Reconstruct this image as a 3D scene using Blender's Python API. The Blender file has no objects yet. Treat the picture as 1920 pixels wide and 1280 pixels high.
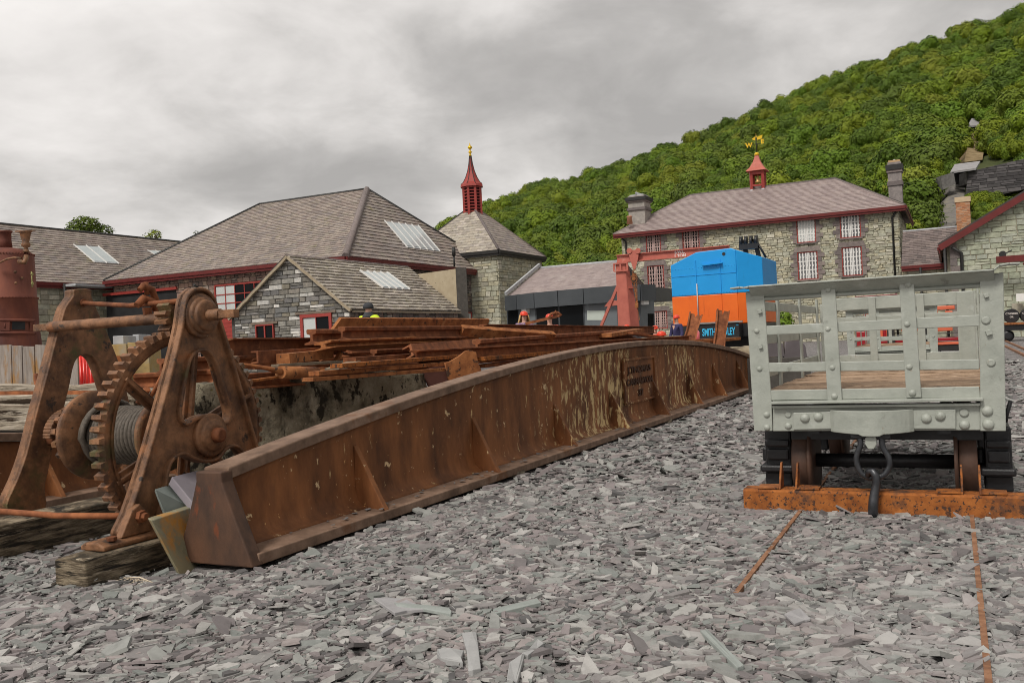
import bpy, bmesh, math, random
import numpy as np
from mathutils import Vector, Matrix
rnd = random.Random(7)
V3 = Vector
sc = bpy.context.scene
col = sc.collection
# ---------------------------------------------------------------- camera
F = 1700.0; ROLL = 0.048; CH = 0.85
cr, sr = math.cos(ROLL), math.sin(ROLL)
cam_d = bpy.data.cameras.new('camera'); cam = bpy.data.objects.new('camera', cam_d); col.objects.link(cam)
cam_d.sensor_width = 36; cam_d.lens = F / 1920 * 36; cam_d.clip_end = 6000; cam_d.clip_start = 0.05
cam.matrix_world = Matrix(((cr, sr, 0, 0), (0, 0, -1, 0), (-sr, cr, 0, CH), (0, 0, 0, 1)))
sc.camera = cam
# ---------------------------------------------------------------- sky, sun, exposure
SUN_EL, SUN_AZ = math.radians(50), math.radians(215)     # azimuth clockwise from +Y
w = bpy.data.worlds.new('World'); sc.world = w; w.use_nodes = True
wn, wl = w.node_tree.nodes, w.node_tree.links
wn.clear()
def N_(t, **k):
    n = wn.new(t)
    for a, b in k.items(): setattr(n, a, b)
    return n
sky = N_('ShaderNodeTexSky', sky_type='NISHITA'); sky.sun_disc = False; sky.sun_elevation = SUN_EL; sky.sun_rotation = SUN_AZ
tc = N_('ShaderNodeTexCoord'); sep = N_('ShaderNodeSeparateXYZ'); wl.new(tc.outputs['Generated'], sep.inputs[0])
def wm(op, a, b=None, clamp=False):
    n = N_('ShaderNodeMath', operation=op); n.use_clamp = clamp
    for i, x in enumerate((a, b)):
        if x is None: continue
        if isinstance(x, (int, float)): n.inputs[i].default_value = x
        else: wl.new(x, n.inputs[i])
    return n.outputs[0]
zz = wm('ADD', wm('MAXIMUM', sep.outputs[2], 0.0), 0.30)
cmb = N_('ShaderNodeCombineXYZ')
wl.new(wm('DIVIDE', sep.outputs[0], zz), cmb.inputs[0]); wl.new(wm('DIVIDE', sep.outputs[1], zz), cmb.inputs[1])
cmb.inputs[2].default_value = 3.7
n1 = N_('ShaderNodeTexNoise'); n1.inputs['Scale'].default_value = 1.35; n1.inputs['Detail'].default_value = 6; n1.inputs['Roughness'].default_value = .5; n1.inputs['Distortion'].default_value = .25
n2 = N_('ShaderNodeTexNoise'); n2.inputs['Scale'].default_value = 3.6; n2.inputs['Detail'].default_value = 8; n2.inputs['Roughness'].default_value = .55; n2.inputs['Distortion'].default_value = .3
wl.new(cmb.outputs[0], n1.inputs[0]); wl.new(cmb.outputs[0], n2.inputs[0])
cl = wm('ADD', wm('MULTIPLY', n1.outputs[0], .66), wm('MULTIPLY', n2.outputs[0], .38))
# the cloud deck thins towards the west (left of the view)
cl = wm('ADD', cl, wm('MULTIPLY', sep.outputs[0], -.17))
rp = N_('ShaderNodeValToRGB'); wl.new(cl, rp.inputs[0])
el = rp.color_ramp.elements
el[0].position = .38; el[0].color = (.29, .277, .264, 1)
el[1].position = .68; el[1].color = (.64, .613, .59, 1)
e = el.new(.45); e.color = (.345, .33, .315, 1)
e = el.new(.51); e.color = (.42, .402, .384, 1)
e = el.new(.57); e.color = (.51, .488, .468, 1)
mul = N_('ShaderNodeMix', data_type='RGBA'); mul.inputs[0].default_value = .96
sb = N_('ShaderNodeVectorMath', operation='SCALE'); sb.inputs['Scale'].default_value = .07
wl.new(sky.outputs[0], sb.inputs[0]); wl.new(sb.outputs[0], mul.inputs[6]); wl.new(rp.outputs[0], mul.inputs[7])
bg = N_('ShaderNodeBackground'); bg.inputs[1].default_value = 1.0; wl.new(mul.outputs[2], bg.inputs[0])
wo = N_('ShaderNodeOutputWorld'); wl.new(bg.outputs[0], wo.inputs[0])
sd = bpy.data.lights.new('sun', 'SUN'); sd.energy = 1.5; sd.angle = math.radians(14); sd.color = (1, .95, .88)
so = bpy.data.objects.new('sun', sd); col.objects.link(so)
sv = V3((math.sin(SUN_AZ) * math.cos(SUN_EL), math.cos(SUN_AZ) * math.cos(SUN_EL), math.sin(SUN_EL)))
so.rotation_euler = sv.to_track_quat('Z', 'Y').to_euler(); so.location = (0, -20, 40)
sc.view_settings.view_transform = 'Standard'; sc.view_settings.look = 'None'
sc.view_settings.gamma = 1; sc.view_settings.exposure = 0.60; sc.view_settings.use_curve_mapping = False
sc.render.engine = 'CYCLES'; sc.cycles.use_denoising = True; sc.cycles.max_bounces = 5; sc.cycles.diffuse_bounces = 3
sc.cycles.filter_width = 1.0; sc.cycles.use_adaptive_sampling = True; sc.cycles.adaptive_threshold = .02
# ---------------------------------------------------------------- measuring helpers (photo pixels -> metres)
def uv(px, py):
    a = (px - 960) / F; b = -(py - 640) / F
    return a * cr + b * sr, -a * sr + b * cr
def ray(px, py):
    u, v = uv(px, py); return V3((u, 1, v))
CAM = V3((0, 0, CH))
def AT(px, py, Y): return CAM + ray(px, py) * Y
def G(px, py, z=0.0):
    r = ray(px, py); return CAM + r * ((z - CH) / r.z)
A = V3((.8987, -.4386, 0)).normalized(); B = V3((.4386, .8987, 0)).normalized(); UP = V3((0, 0, 1))
def PL(px, py, P, d):
    n = V3((d[1], -d[0], 0)); r = ray(px, py); t = (P - CAM).dot(n) / r.dot(n); return CAM + r * t
class Plane:
    def __init__(s, O, U, V):
        s.O = V3(O); s.U = V3(U).normalized(); s.V = V3(V); s.V = (s.V - s.U * s.V.dot(s.U)).normalized()
        s.N = s.U.cross(s.V)
        if s.N.dot(CAM - s.O) < 0: s.N = -s.N
    def p(s, u, v, n=0.0): return s.O + s.U * u + s.V * v + s.N * n
    def uv(s, P): d = P - s.O; return d.dot(s.U), d.dot(s.V)
    def px(s, x, y):
        r = ray(x, y); t = (s.O - CAM).dot(s.N) / r.dot(s.N); return s.uv(CAM + r * t)
# ---------------------------------------------------------------- object helpers
def tag(o, label=None, cat=None, group=None, kind=None):
    if label: o['label'] = label
    if cat: o['category'] = cat
    if group: o['group'] = group
    if kind: o['kind'] = kind
    return o
def thing(name, label, cat, loc=(0, 0, 0), group=None):
    o = bpy.data.objects.new(name, None); col.objects.link(o); o.location = loc; o.empty_display_size = .1
    return tag(o, label, cat, group)
def attach(o, parent):
    o.parent = parent
    if parent is not None and parent.type == 'EMPTY': o.matrix_parent_inverse = Matrix.Translation(-V3(parent.location))
    elif parent is not None and 'off' in parent: o.matrix_parent_inverse = Matrix.Translation(-V3(parent.location))
class MB:
    def __init__(s): s.v = []; s.f = []; s.sm = []; s.t = []; s.ct = 0.0
    def add(s, vs, fs, smooth=False):
        n = len(s.v); s.v += [tuple(x) for x in vs]; s.t += [s.ct] * len(vs)
        for q in fs: s.f.append(tuple(i + n for i in q)); s.sm.append(smooth)
        return s
    def hexa(s, p):   # 8 points: bottom 4 then top 4
        return s.add(p, [(3, 2, 1, 0), (4, 5, 6, 7), (0, 1, 5, 4), (1, 2, 6, 5), (2, 3, 7, 6), (3, 0, 4, 7)])
    def obox(s, C, X, Y, Z):   # centre + half vectors
        C, X, Y, Z = map(V3, (C, X, Y, Z))
        return s.hexa([C - X - Y - Z, C + X - Y - Z, C + X + Y - Z, C - X + Y - Z, C - X - Y + Z, C + X - Y + Z, C + X + Y + Z, C - X + Y + Z])
    def box(s, x0, x1, y0, y1, z0, z1):
        return s.obox(((x0 + x1) / 2, (y0 + y1) / 2, (z0 + z1) / 2), ((x1 - x0) / 2, 0, 0), (0, (y1 - y0) / 2, 0), (0, 0, (z1 - z0) / 2))
    def bar(s, p0, p1, wd, ht, up=UP):   # rectangular bar, centred
        p0, p1 = V3(p0), V3(p1); d = (p1 - p0); y = V3(up).cross(d)
        if y.length < 1e-6: y = V3((1, 0, 0)).cross(d)
        y.normalize(); z = d.normalized().cross(y)
        return s.obox((p0 + p1) / 2, d / 2, y * wd / 2, z * ht / 2)
    def prism(s, pts, off):
        off = V3(off); n = len(pts); pts = [V3(p) for p in pts]
        nn = V3((0, 0, 0))
        for i in range(n): nn += pts[i].cross(pts[(i + 1) % n])
        if nn.dot(off) > 0: pts = pts[::-1]     # first face looks away from off
        return s.add(pts + [p + off for p in pts], [tuple(range(n)), tuple(range(2 * n - 1, n - 1, -1))] + [(i, i + n, (i + 1) % n + n, (i + 1) % n) for i in range(n)])
    def tube(s, pts, r, n=8, caps=True, smooth=True):
        pts = [V3(p) for p in pts]; rs = r if isinstance(r, (list, tuple)) else [r] * len(pts)
        vs = []; m = len(pts)
        d0 = (pts[1] - pts[0]).normalized(); x = d0.orthogonal().normalized()
        for i, p in enumerate(pts):
            d = (pts[min(i + 1, m - 1)] - pts[max(i - 1, 0)]).normalized()
            x = (x - d * x.dot(d)).normalized(); y = d.cross(x)
            for k in range(n):
                a = 2 * math.pi * k / n; vs.append(p + (x * math.cos(a) + y * math.sin(a)) * rs[i])
        b = len(s.v)
        s.add(vs, [(i * n + k, i * n + (k + 1) % n, (i + 1) * n + (k + 1) % n, (i + 1) * n + k) for i in range(m - 1) for k in range(n)], smooth)
        if caps:
            s.f.append(tuple(b + k for k in range(n))[::-1]); s.sm.append(False)
            s.f.append(tuple(b + (m - 1) * n + k for k in range(n))); s.sm.append(False)
        return s
    def lathe(s, P, D, prof, n=16, smooth=True, caps=True):   # prof: (distance along D, radius)
        P = V3(P); D = V3(D).normalized(); x = D.orthogonal().normalized(); y = D.cross(x); vs = []
        for t, r in prof:
            for k in range(n):
                a = 2 * math.pi * (k + .5) / n; vs.append(P + D * t + (x * math.cos(a) + y * math.sin(a)) * r)
        b = len(s.v); m = len(prof)
        s.add(vs, [(i * n + k, i * n + (k + 1) % n, (i + 1) * n + (k + 1) % n, (i + 1) * n + k) for i in range(m - 1) for k in range(n)], smooth)
        if caps:
            s.f.append(tuple(b + k for k in range(n))[::-1]); s.sm.append(False)
            s.f.append(tuple(b + (m - 1) * n + k for k in range(n))); s.sm.append(False)
        return s
    def dome(s, P, D, r, h, n=10):
        return s.lathe(P, D, [(0, r), (h * .45, r * .92), (h * .8, r * .62), (h, r * .12)], n)
    def ball(s, P, r, n=10, sc_=(1, 1, 1)):
        P = V3(P); b = len(s.v)
        s.lathe((0, 0, 0), (0, 0, 1), [(-math.cos(math.pi * i / 8), max(.02, math.sin(math.pi * i / 8))) for i in range(9)], n)
        for i in range(b, len(s.v)):
            q = s.v[i]; s.v[i] = (P.x + q[0] * r * sc_[0], P.y + q[1] * r * sc_[1], P.z + q[2] * r * sc_[2])
        return s
    def mesh(s, name, mats, shift=None):
        me = bpy.data.meshes.new(name)
        vs = s.v if shift is None else [(a - shift[0], b - shift[1], c - shift[2]) for a, b, c in s.v]
        me.from_pydata(vs, [], s.f)
        me.polygons.foreach_set('use_smooth', s.sm)
        if any(s.t):
            at = me.attributes.new('tint', 'FLOAT', 'POINT'); at.data.foreach_set('value', s.t)
        for m in (mats if isinstance(mats, (list, tuple)) else [mats]): me.materials.append(m)
        me.update(); return me
    def build(s, name, mt, parent=None, bevel=0, kind=None, label=None, cat=None, group=None, fix=True):
        shift = None
        if parent is None and kind != 'structure':
            a = np.array(s.v); lo, hi = a.min(0), a.max(0); shift = ((lo[0] + hi[0]) / 2, (lo[1] + hi[1]) / 2, lo[2])
        me = s.mesh(name, mt, shift)
        if fix:
            bm = bmesh.new(); bm.from_mesh(me); bmesh.ops.recalc_face_normals(bm, faces=bm.faces); bm.to_mesh(me); bm.free()
        o = bpy.data.objects.new(name, me); col.objects.link(o)
        if shift is not None: o.location = shift; o['off'] = 1
        if parent is not None: attach(o, parent)
        if bevel:
            b = o.modifiers.new('edge', 'BEVEL'); b.width = bevel; b.segments = 2; b.limit_method = 'ANGLE'; b.angle_limit = math.radians(40)
        return tag(o, label, cat, group, kind)
def move_copy(root, loc, label=None, rz=None):
    def cp(o, p):
        c = o.copy(); col.objects.link(c)
        if p is not None: c.parent = p
        for ch in [x for x in bpy.data.objects if x.parent == o]: cp(ch, c)
        return c
    r = cp(root, None); r.location = loc
    if rz is not None: r.rotation_euler.z = rz
    if label: r['label'] = label
    return r
# ---------------------------------------------------------------- materials
MATS = {}
def setramp(rp_, pts):
    e_ = rp_.elements
    e_[0].position = pts[0][0]; e_[0].color = (*pts[0][1], 1); e_[1].position = pts[-1][0]; e_[1].color = (*pts[-1][1], 1)
    for p, c in pts[1:-1]: e_.new(p).color = (*c, 1)
def M(name, cols, scale=4, rough=.75, bump=.25, bscale=None, stretch=(1, 1, 1), metal=0, pal=None, vary=0, spots=(), bdist=.01, detail=8, spec=.35, contrast=1.0, emit=None):
    m = bpy.data.materials.new(name); m.use_nodes = True; nt = m.node_tree; nd, lk = nt.nodes, nt.links; nd.clear()
    out = nd.new('ShaderNodeOutputMaterial'); bs = nd.new('ShaderNodeBsdfPrincipled'); lk.new(bs.outputs[0], out.inputs[0])
    bs.inputs['Roughness'].default_value = rough; bs.inputs['Metallic'].default_value = metal; bs.inputs['Specular IOR Level'].default_value = spec
    t = nd.new('ShaderNodeTexCoord')
    def noise(s_, st, det=detail, off=0, ro=.6, dist=0):
        mp = nd.new('ShaderNodeMapping'); mp.inputs['Scale'].default_value = st; mp.inputs['Location'].default_value = (off, off * .7, -off)
        lk.new(t.outputs['Object'], mp.inputs[0]); n = nd.new('ShaderNodeTexNoise'); n.inputs['Scale'].default_value = s_
        n.inputs['Detail'].default_value = det; n.inputs['Roughness'].default_value = ro; n.inputs['Distortion'].default_value = dist
        lk.new(mp.outputs[0], n.inputs[0]); return n.outputs[0]
    def ramp(f, pts):
        r = nd.new('ShaderNodeValToRGB'); lk.new(f, r.inputs[0]); setramp(r.color_ramp, pts)
        return r.outputs[0]
    def mix(f, a, b, mode='MIX'):
        x = nd.new('ShaderNodeMix'); x.data_type = 'RGBA'; x.blend_type = mode
        if isinstance(f, float): x.inputs[0].default_value = f
        else: lk.new(f, x.inputs[0])
        for i, q in ((6, a), (7, b)):
            if isinstance(q, tuple): x.inputs[i].default_value = (*q[:3], 1)
            else: lk.new(q, x.inputs[i])
        return x.outputs[2]
    n0 = noise(scale, stretch, ro=.65)
    k = len(cols); lo, hi = .5 - .18 / contrast, .5 + .18 / contrast
    c = ramp(n0, [(lo + (hi - lo) * i / max(1, k - 1), cols[i]) for i in range(k)]) if k > 1 else None
    base = c if c is not None else cols[0]
    if pal or vary:
        oi = nd.new('ShaderNodeObjectInfo'); at = nd.new('ShaderNodeAttribute'); at.attribute_name = 'tint'
        ad = nd.new('ShaderNodeMath'); ad.operation = 'ADD'; lk.new(oi.outputs['Random'], ad.inputs[0]); lk.new(at.outputs['Fac'], ad.inputs[1])
        fr = nd.new('ShaderNodeMath'); fr.operation = 'FRACT'; lk.new(ad.outputs[0], fr.inputs[0])
        if pal:
            r = nd.new('ShaderNodeValToRGB'); lk.new(fr.outputs[0], r.inputs[0]); r.color_ramp.interpolation = 'CONSTANT'
            setramp(r.color_ramp, [(i / len(pal), pc) for i, pc in enumerate(pal)])
            base = mix(1.0, r.outputs[0], base if isinstance(base, tuple) else base, 'MULTIPLY')
        if vary:
            mr = nd.new('ShaderNodeMapRange'); lk.new(fr.outputs[0], mr.inputs[0]); mr.inputs[3].default_value = 1 - vary; mr.inputs[4].default_value = 1 + vary
            vm = nd.new('ShaderNodeVectorMath'); vm.operation = 'SCALE'
            if isinstance(base, tuple): vm.inputs[0].default_value = base[:3]
            else: lk.new(base, vm.inputs[0])
            lk.new(mr.outputs[0], vm.inputs['Scale']); base = vm.outputs[0]
    for i, sp in enumerate(spots):   # (colour, scale, threshold, softness, stretch)
        nn = noise(sp[1], sp[4] if len(sp) > 4 else (1, 1, 1), 9, 3.1 * (i + 1), .68)
        mr = nd.new('ShaderNodeMapRange'); mr.clamp = True; lk.new(nn, mr.inputs[0]); mr.inputs[1].default_value = sp[2]; mr.inputs[2].default_value = sp[2] + sp[3]
        f_ = mr.outputs[0]
        if len(sp) > 5:   # box mask in object space (axis dir, lo, hi)
            dp = nd.new('ShaderNodeVectorMath'); dp.operation = 'DOT_PRODUCT'; lk.new(t.outputs['Object'], dp.inputs[0]); dp.inputs[1].default_value = sp[5][0]
            prev = f_
            rr = nd.new('ShaderNodeValToRGB'); m2 = nd.new('ShaderNodeMapRange'); lk.new(dp.outputs['Value'], m2.inputs[0]); m2.inputs[1].default_value = sp[5][1]; m2.inputs[2].default_value = sp[5][2]
            lk.new(m2.outputs[0], rr.inputs[0]); setramp(rr.color_ramp, [(p_, (v_, v_, v_)) for p_, v_ in sp[5][3]])
            mm = nd.new('ShaderNodeMath'); mm.operation = 'ADD'; lk.new(nn, mm.inputs[0]); lk.new(rr.outputs[0], mm.inputs[1])
            ms = nd.new('ShaderNodeMath'); ms.operation = 'SUBTRACT'; lk.new(mm.outputs[0], ms.inputs[0]); ms.inputs[1].default_value = .5
            lk.new(ms.outputs[0], mr.inputs[0])
        base = mix(f_, base, sp[0])
    if isinstance(base, tuple): bs.inputs['Base Color'].default_value = (*base[:3], 1)
    else: lk.new(base, bs.inputs['Base Color'])
    if bump:
        nb = noise(bscale or scale * 4, stretch, 10, 9.3, .7)
        bp = nd.new('ShaderNodeBump'); bp.inputs['Strength'].default_value = bump; bp.inputs['Distance'].default_value = bdist
        lk.new(nb, bp.inputs['Height']); lk.new(bp.outputs[0], bs.inputs['Normal'])
    if emit: bs.inputs['Emission Color'].default_value = (*emit[0], 1); bs.inputs['Emission Strength'].default_value = emit[1]
    MATS[name] = m; return m
# rusts
cast_rust = M('cast_rust', [(0.090, 0.043, 0.023), (0.186, 0.088, 0.041), (0.301, 0.143, 0.067)], 9, .6, .6, 45, bdist=.008, contrast=1.5, spots=[((.085, .078, .025), 3.5, .56, .10), ((.30, .12, .045), 6, .58, .07), ((.045, .03, .022), 12, .60, .05), ((.42, .30, .20), 60, .68, .02)], spec=.45)
web_rust = M('web_rust', [(0.083, 0.032, 0.013), (0.195, 0.074, 0.026), (0.319, 0.123, 0.042)], 5, .7, .3, 50, stretch=(1, 1, .35), bdist=.004,
    spots=[((.22, .085, .032), 6, .60, .06, (1, 1, .5)),
           ((.62, .45, .22), 16, .592, .06, (1.6, 1.0, .42), (tuple(B), 2.5, 12.5, [(0, .42), (.2, .455), (.33, .49), (.41, .585), (.50, .59), (.56, .48), (.60, .47), (.67, .57), (.75, .57), (.80, .46), (1, .42)])),
           ((.66, .48, .27), 11, .635, .012), ((.60, .34, .13), 24, .675, .01)])
plate_rust = M('plate_rust', [(.15, .048, .017), (.30, .11, .036), (.44, .18, .065)], 10, .85, .4, 90, bdist=.003, spots=[((.40, .19, .08), 5, .6, .08), ((.06, .03, .018), 16, .58, .03)])
rail_rust = M('rail_rust', [(0.090, 0.029, 0.012), (0.213, 0.072, 0.028), (0.358, 0.129, 0.050)], 9, .8, .3, 70, bdist=.003, vary=.22, spots=[((.30, .12, .05), 7, .60, .08)])
bright_rust = M('bright_rust', [(0.131, 0.039, 0.012), (0.312, 0.101, 0.022), (0.426, 0.148, 0.035)], 14, .88, .35, 90, bdist=.003, spots=[((.10, .05, .03), 6, .52, .12), ((.05, .03, .022), 55, .56, .04), ((.07, .035, .022), 22, .60, .03), ((.55, .30, .12), 90, .68, .01)])
flange_rust = M('flange_rust', [(0.124, 0.076, 0.051), (0.204, 0.128, 0.087), (0.292, 0.190, 0.134)], 9, .75, .3, 60, bdist=.003, spots=[((.16, .07, .03), 4, .58, .1), ((.42, .32, .2), 20, .70, .02)])
boiler_rust = M('boiler_rust', [(.10, .032, .022), (.17, .055, .036), (.25, .08, .045)], 1.6, .75, .2, 30, stretch=(1, 1, .4), spots=[((.10, .05, .05), 1.2, .55, .12, (1, 1, .3)), ((.30, .16, .09), 3, .66, .05)])
# woods
wood_grey = M('wood_grey', [(.10, .085, .065), (.24, .20, .15), (.42, .36, .28)], 5, .9, .6, 14, stretch=(9, 1.2, 9), bdist=.012, spots=[((.05, .04, .03), 6, .60, .04)])
def woodm(name, c, axis, sp=()):
    st = [7.0, 7.0, 7.0]
    return M(name, c, 4, .9, .8, 9, stretch=axis, bdist=.01, spots=sp)
timber_dark = M('timber_dark', [(.035, .028, .02), (.10, .078, .052), (.23, .185, .13)], 3, .92, .9, 9, stretch=(3, 3, 16), bdist=.01, spots=[((.035, .03, .022), 3, .60, .06), ((.34, .28, .2), 12, .66, .03)])
sleeper = M('sleeper', [(.12, .09, .065), (.34, .28, .20), (.60, .52, .40)], 2.2, .95, 1.0, 7, stretch=(1.2, 1.2, 11), bdist=.025, vary=.15, spots=[((.045, .03, .02), 3, .57, .05, (1, 1, 6)), ((.30, .15, .08), 2, .63, .06)])
deck = M('deck', [(.13, .08, .05), (.34, .23, .15), (.50, .36, .25)], 5, .85, .6, 24, stretch=(.8, 9, 9), vary=.18, spots=[((.10, .06, .04), 9, .63, .04)])
# paints
wagon_grey = M('wagon_grey', [(.305, .325, .285), (.36, .38, .335), (.40, .42, .37)], 8, .42, .6, 26, bdist=.006, spec=.5, spots=[((.24, .25, .215), 9, .62, .07), ((.47, .49, .45), 5, .60, .1), ((.28, .2, .13), 30, .69, .02), ((.23, .17, .11), 9, .655, .05, (2.5, 2.5, .5))])
black_iron = M('black_iron', [(.010, .010, .011), (.018, .018, .02)], 12, .42, .3, 50, spec=.45, spots=[((.12, .10, .085), 16, .70, .02)])
hook_iron = M('hook_iron', [(.035, .037, .042), (.07, .073, .08)], 20, .3, .2, 60, spec=.7, metal=.5)
red_paint = M('red_paint', [(.28, .035, .028), (.36, .05, .038)], 5, .45, .08, spec=.45)
gutter_red = M('gutter_red', [(0.112, 0.017, 0.015), (0.158, 0.022, 0.020)], 3, .5, .08)
crane_red = M('crane_red', [(.42, .115, .085), (.52, .155, .11)], 3, .6, .12, spots=[((.55, .28, .22), 2, .62, .1), ((.28, .07, .05), 7, .66, .04)])
blue_paint = M('blue_paint', [(.008, .29, .70), (.012, .335, .78)], 1.5, .42, .15, 8, spec=.4, spots=[((.012, .22, .52), 2.2, .60, .12, (3, 3, .35)), ((.05, .25, .45), 18, .69, .03)])
orange_paint = M('orange_paint', [(.74, .125, .012), (.84, .16, .015)], 1.5, .42, .15, 8, spec=.4, spots=[((.50, .08, .012), 2.2, .58, .12, (3, 3, .35)), ((.30, .09, .03), 16, .68, .03)])
white_paint = M('white_paint', [(.72, .71, .68), (.8, .79, .76)], 6, .5, .05)
gold = M('gold', [(.75, .48, .03)], 3, .35, 0, metal=.3)
dark_metal = M('dark_metal', [(.02, .02, .02), (.035, .033, .03)], 8, .5, .1)
lead = M('lead', [(.34, .35, .36), (.48, .49, .5)], 5, .5, .1)
glass_dark = M('glass_dark', [(.005, .006, .007), (.010, .011, .012)], .6, .2, 0, spec=.08)
glass_mid = M('glass_mid', [(.10, .10, .105), (.2, .2, .2)], 1.2, .2, 0, spec=.5)
glass_light = M('glass_light', [(.50, .52, .50), (.6, .62, .6)], 1.2, .2, 0, spec=.6)
skyglass = M('skyglass', [(.42, .47, .47), (.5, .55, .55)], 2, .15, 0, spec=.8)
cladding = M('cladding', [(.055, .062, .068), (.075, .083, .09)], 1, .45, .03, vary=.12)
clad_light = M('clad_light', [(.12, .135, .145), (.15, .165, .175)], 1, .4, .03, vary=.1)
# masonry
green_pal = [(0.446, 0.426, 0.315), (0.511, 0.488, 0.368), (0.391, 0.379, 0.287), (0.471, 0.441, 0.315), (0.566, 0.537, 0.431), (0.351, 0.330, 0.258), (0.458, 0.454, 0.360), (0.511, 0.468, 0.330), (0.417, 0.412, 0.315)]
stone_green = M('stone_green', [(.72, .72, .72), (1.0, 1.0, 1.0), (1.2, 1.2, 1.2)], 5, .9, .8, 9, pal=green_pal, bdist=.04)
stone_pale = M('stone_pale', [(.75, .75, .75), (1.0, 1.0, 1.0), (1.18, 1.18, 1.18)], 5, .9, .7, 9, pal=[(.38, .40, .30), (.42, .44, .33), (.35, .375, .28), (.40, .42, .34), (.45, .46, .36), (.36, .38, .31)], bdist=.04)
stone_slate = M('stone_slate', [(.7, .7, .7), (1.0, 1.0, 1.0), (1.25, 1.2, 1.15)], 9, .8, .6, 18, pal=[(.15, .145, .13), (.20, .19, .165), (.13, .125, .11), (.25, .24, .215), (.17, .17, .165), (.22, .20, .155), (.62, .60, .56), (.16, .155, .15), (.29, .28, .25), (.19, .175, .15), (.48, .47, .44), (.14, .13, .115), (.21, .20, .19), (.24, .22, .19)], bdist=.02)
stone_dark = M('stone_dark', [(.7, .7, .7), (1.0, 1.0, 1.0), (1.25, 1.2, 1.15)], 7, .85, .6, 12, pal=[(.14, .11, .10), (.18, .15, .13), (.11, .095, .085), (.22, .17, .15), (.13, .13, .115), (.16, .13, .12), (.42, .38, .34), (.19, .16, .12), (.15, .12, .11), (.12, .11, .105), (.24, .19, .165)], bdist=.02)
stone_pink = M('stone_pink', [(.75, .75, .75), (1.0, 1.0, 1.0), (1.2, 1.2, 1.15)], 7, .85, .5, 12, pal=[(.34, .22, .17), (.28, .18, .15), (.40, .29, .22), (.22, .16, .14), (.36, .25, .2), (.3, .24, .2), (.26, .17, .14)], bdist=.02)
chim = M('chim', [(.75, .75, .75), (1.0, 1.0, 1.0), (1.3, 1.3, 1.25)], 4, .8, .5, 12, pal=[(.30, .27, .25), (.25, .22, .21), (.34, .31, .28)], bdist=.02)
quoin = M('quoin', [(.75, .75, .75), (1.0, 1.0, 1.0), (1.2, 1.2, 1.15)], 7, .8, .4, 12, pal=[(.20, .165, .155), (.16, .135, .13), (.25, .21, .19), (.22, .18, .17)], bdist=.02)
mortar = M('mortar', [(0.247, 0.227, 0.169), (0.351, 0.325, 0.247)], 8, .95, .5, 20)
mortar_d = M('mortar_d', [(.06, .055, .048), (.10, .09, .08)], 8, .95, .5, 20)
render_wall = M('render_wall', [(.38, .31, .21), (.48, .41, .29)], 3, .95, .4, 14, spots=[((.25, .2, .13), 2.5, .58, .06), ((.2, .17, .12), 7, .64, .03)])
slate_pal = [(0.267, 0.218, 0.192), (0.310, 0.257, 0.224), (0.234, 0.196, 0.175), (0.330, 0.278, 0.240), (0.288, 0.230, 0.203), (0.256, 0.218, 0.203), (0.352, 0.295, 0.251), (0.277, 0.239, 0.197)]
slate_roof = M('slate_roof', [(.78, .78, .78), (1.0, 1.0, 1.0), (1.15, 1.15, 1.1)], 6, .62, .4, 12, pal=slate_pal, bdist=.01, spec=.4, spots=[((.24, .21, .10), 1.3, .60, .12), ((.15, .125, .115), 1.0, .60, .1), ((.36, .31, .28), .7, .58, .16)])
slate_dark = M('slate_dark', [(.75, .75, .75), (1.0, 1.0, 1.0), (1.2, 1.2, 1.15)], 6, .62, .4, 12, pal=[(.17, .135, .125), (.20, .16, .15), (.14, .115, .108), (.23, .185, .17)], bdist=.01)
slate_old = M('slate_old', [(.75, .75, .75), (1.0, 1.0, 1.0), (1.2, 1.2, 1.1)], 6, .62, .5, 14, pal=[(0.351, 0.312, 0.260), (0.403, 0.364, 0.305), (0.299, 0.260, 0.221), (0.442, 0.390, 0.338), (0.377, 0.332, 0.273), (0.338, 0.299, 0.260)], bdist=.01, spec=.4, spots=[((.29, .27, .17), 4, .60, .06), ((.42, .38, .33), 6, .66, .04)])
slate_pink = M('slate_pink', [(.85, .85, .85), (1.0, 1.0, 1.0), (1.12, 1.12, 1.12)], 4, .6, .3, 10, pal=[(.33, .265, .25), (.37, .30, .28), (.30, .24, .23), (.35, .285, .27)], spec=.4, spots=[((.44, .38, .35), 1.0, .57, .14, (1, 1, .3))])
gap_shade = M('gap_shade', [(.05, .045, .042), (.08, .07, .065)], 4, .9, .2)  # dark backing under the slates; shadow between them put into its colour
concrete_moss = M('concrete_moss', [(0.161, 0.132, 0.086), (0.333, 0.287, 0.201), (0.506, 0.448, 0.333)], 6, .95, 1.0, 16, bdist=.05, spots=[((.022, .019, .012), 3.4, .50, .14, (1, 1, .7)), ((.03, .024, .014), 11, .54, .05, (1, 1, .6)), ((.55, .49, .36), 13, .64, .03), ((.14, .12, .03), 9, .64, .04)])
slab_green = M('slab_green', [(.24, .28, .26), (.32, .36, .33)], 6, .55, .3, 20, spots=[((.20, .2, .19), 5, .62, .05)])
slab_purple = M('slab_purple', [(.28, .25, .28), (.37, .335, .37)], 4, .5, .2, 20, spots=[((.45, .42, .44), 3, .6, .08)])
slab_ochre = M('slab_ochre', [(.19, .185, .13), (.27, .25, .16), (.31, .27, .16)], 4, .5, .3, 20, spots=[((.50, .23, .045), 3.2, .50, .10), ((.40, .41, .33), 6, .62, .05)])
rope_steel = M('rope_steel', [(.065, .054, .043), (.15, .125, .10)], 60, .6, .5, 160)
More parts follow.
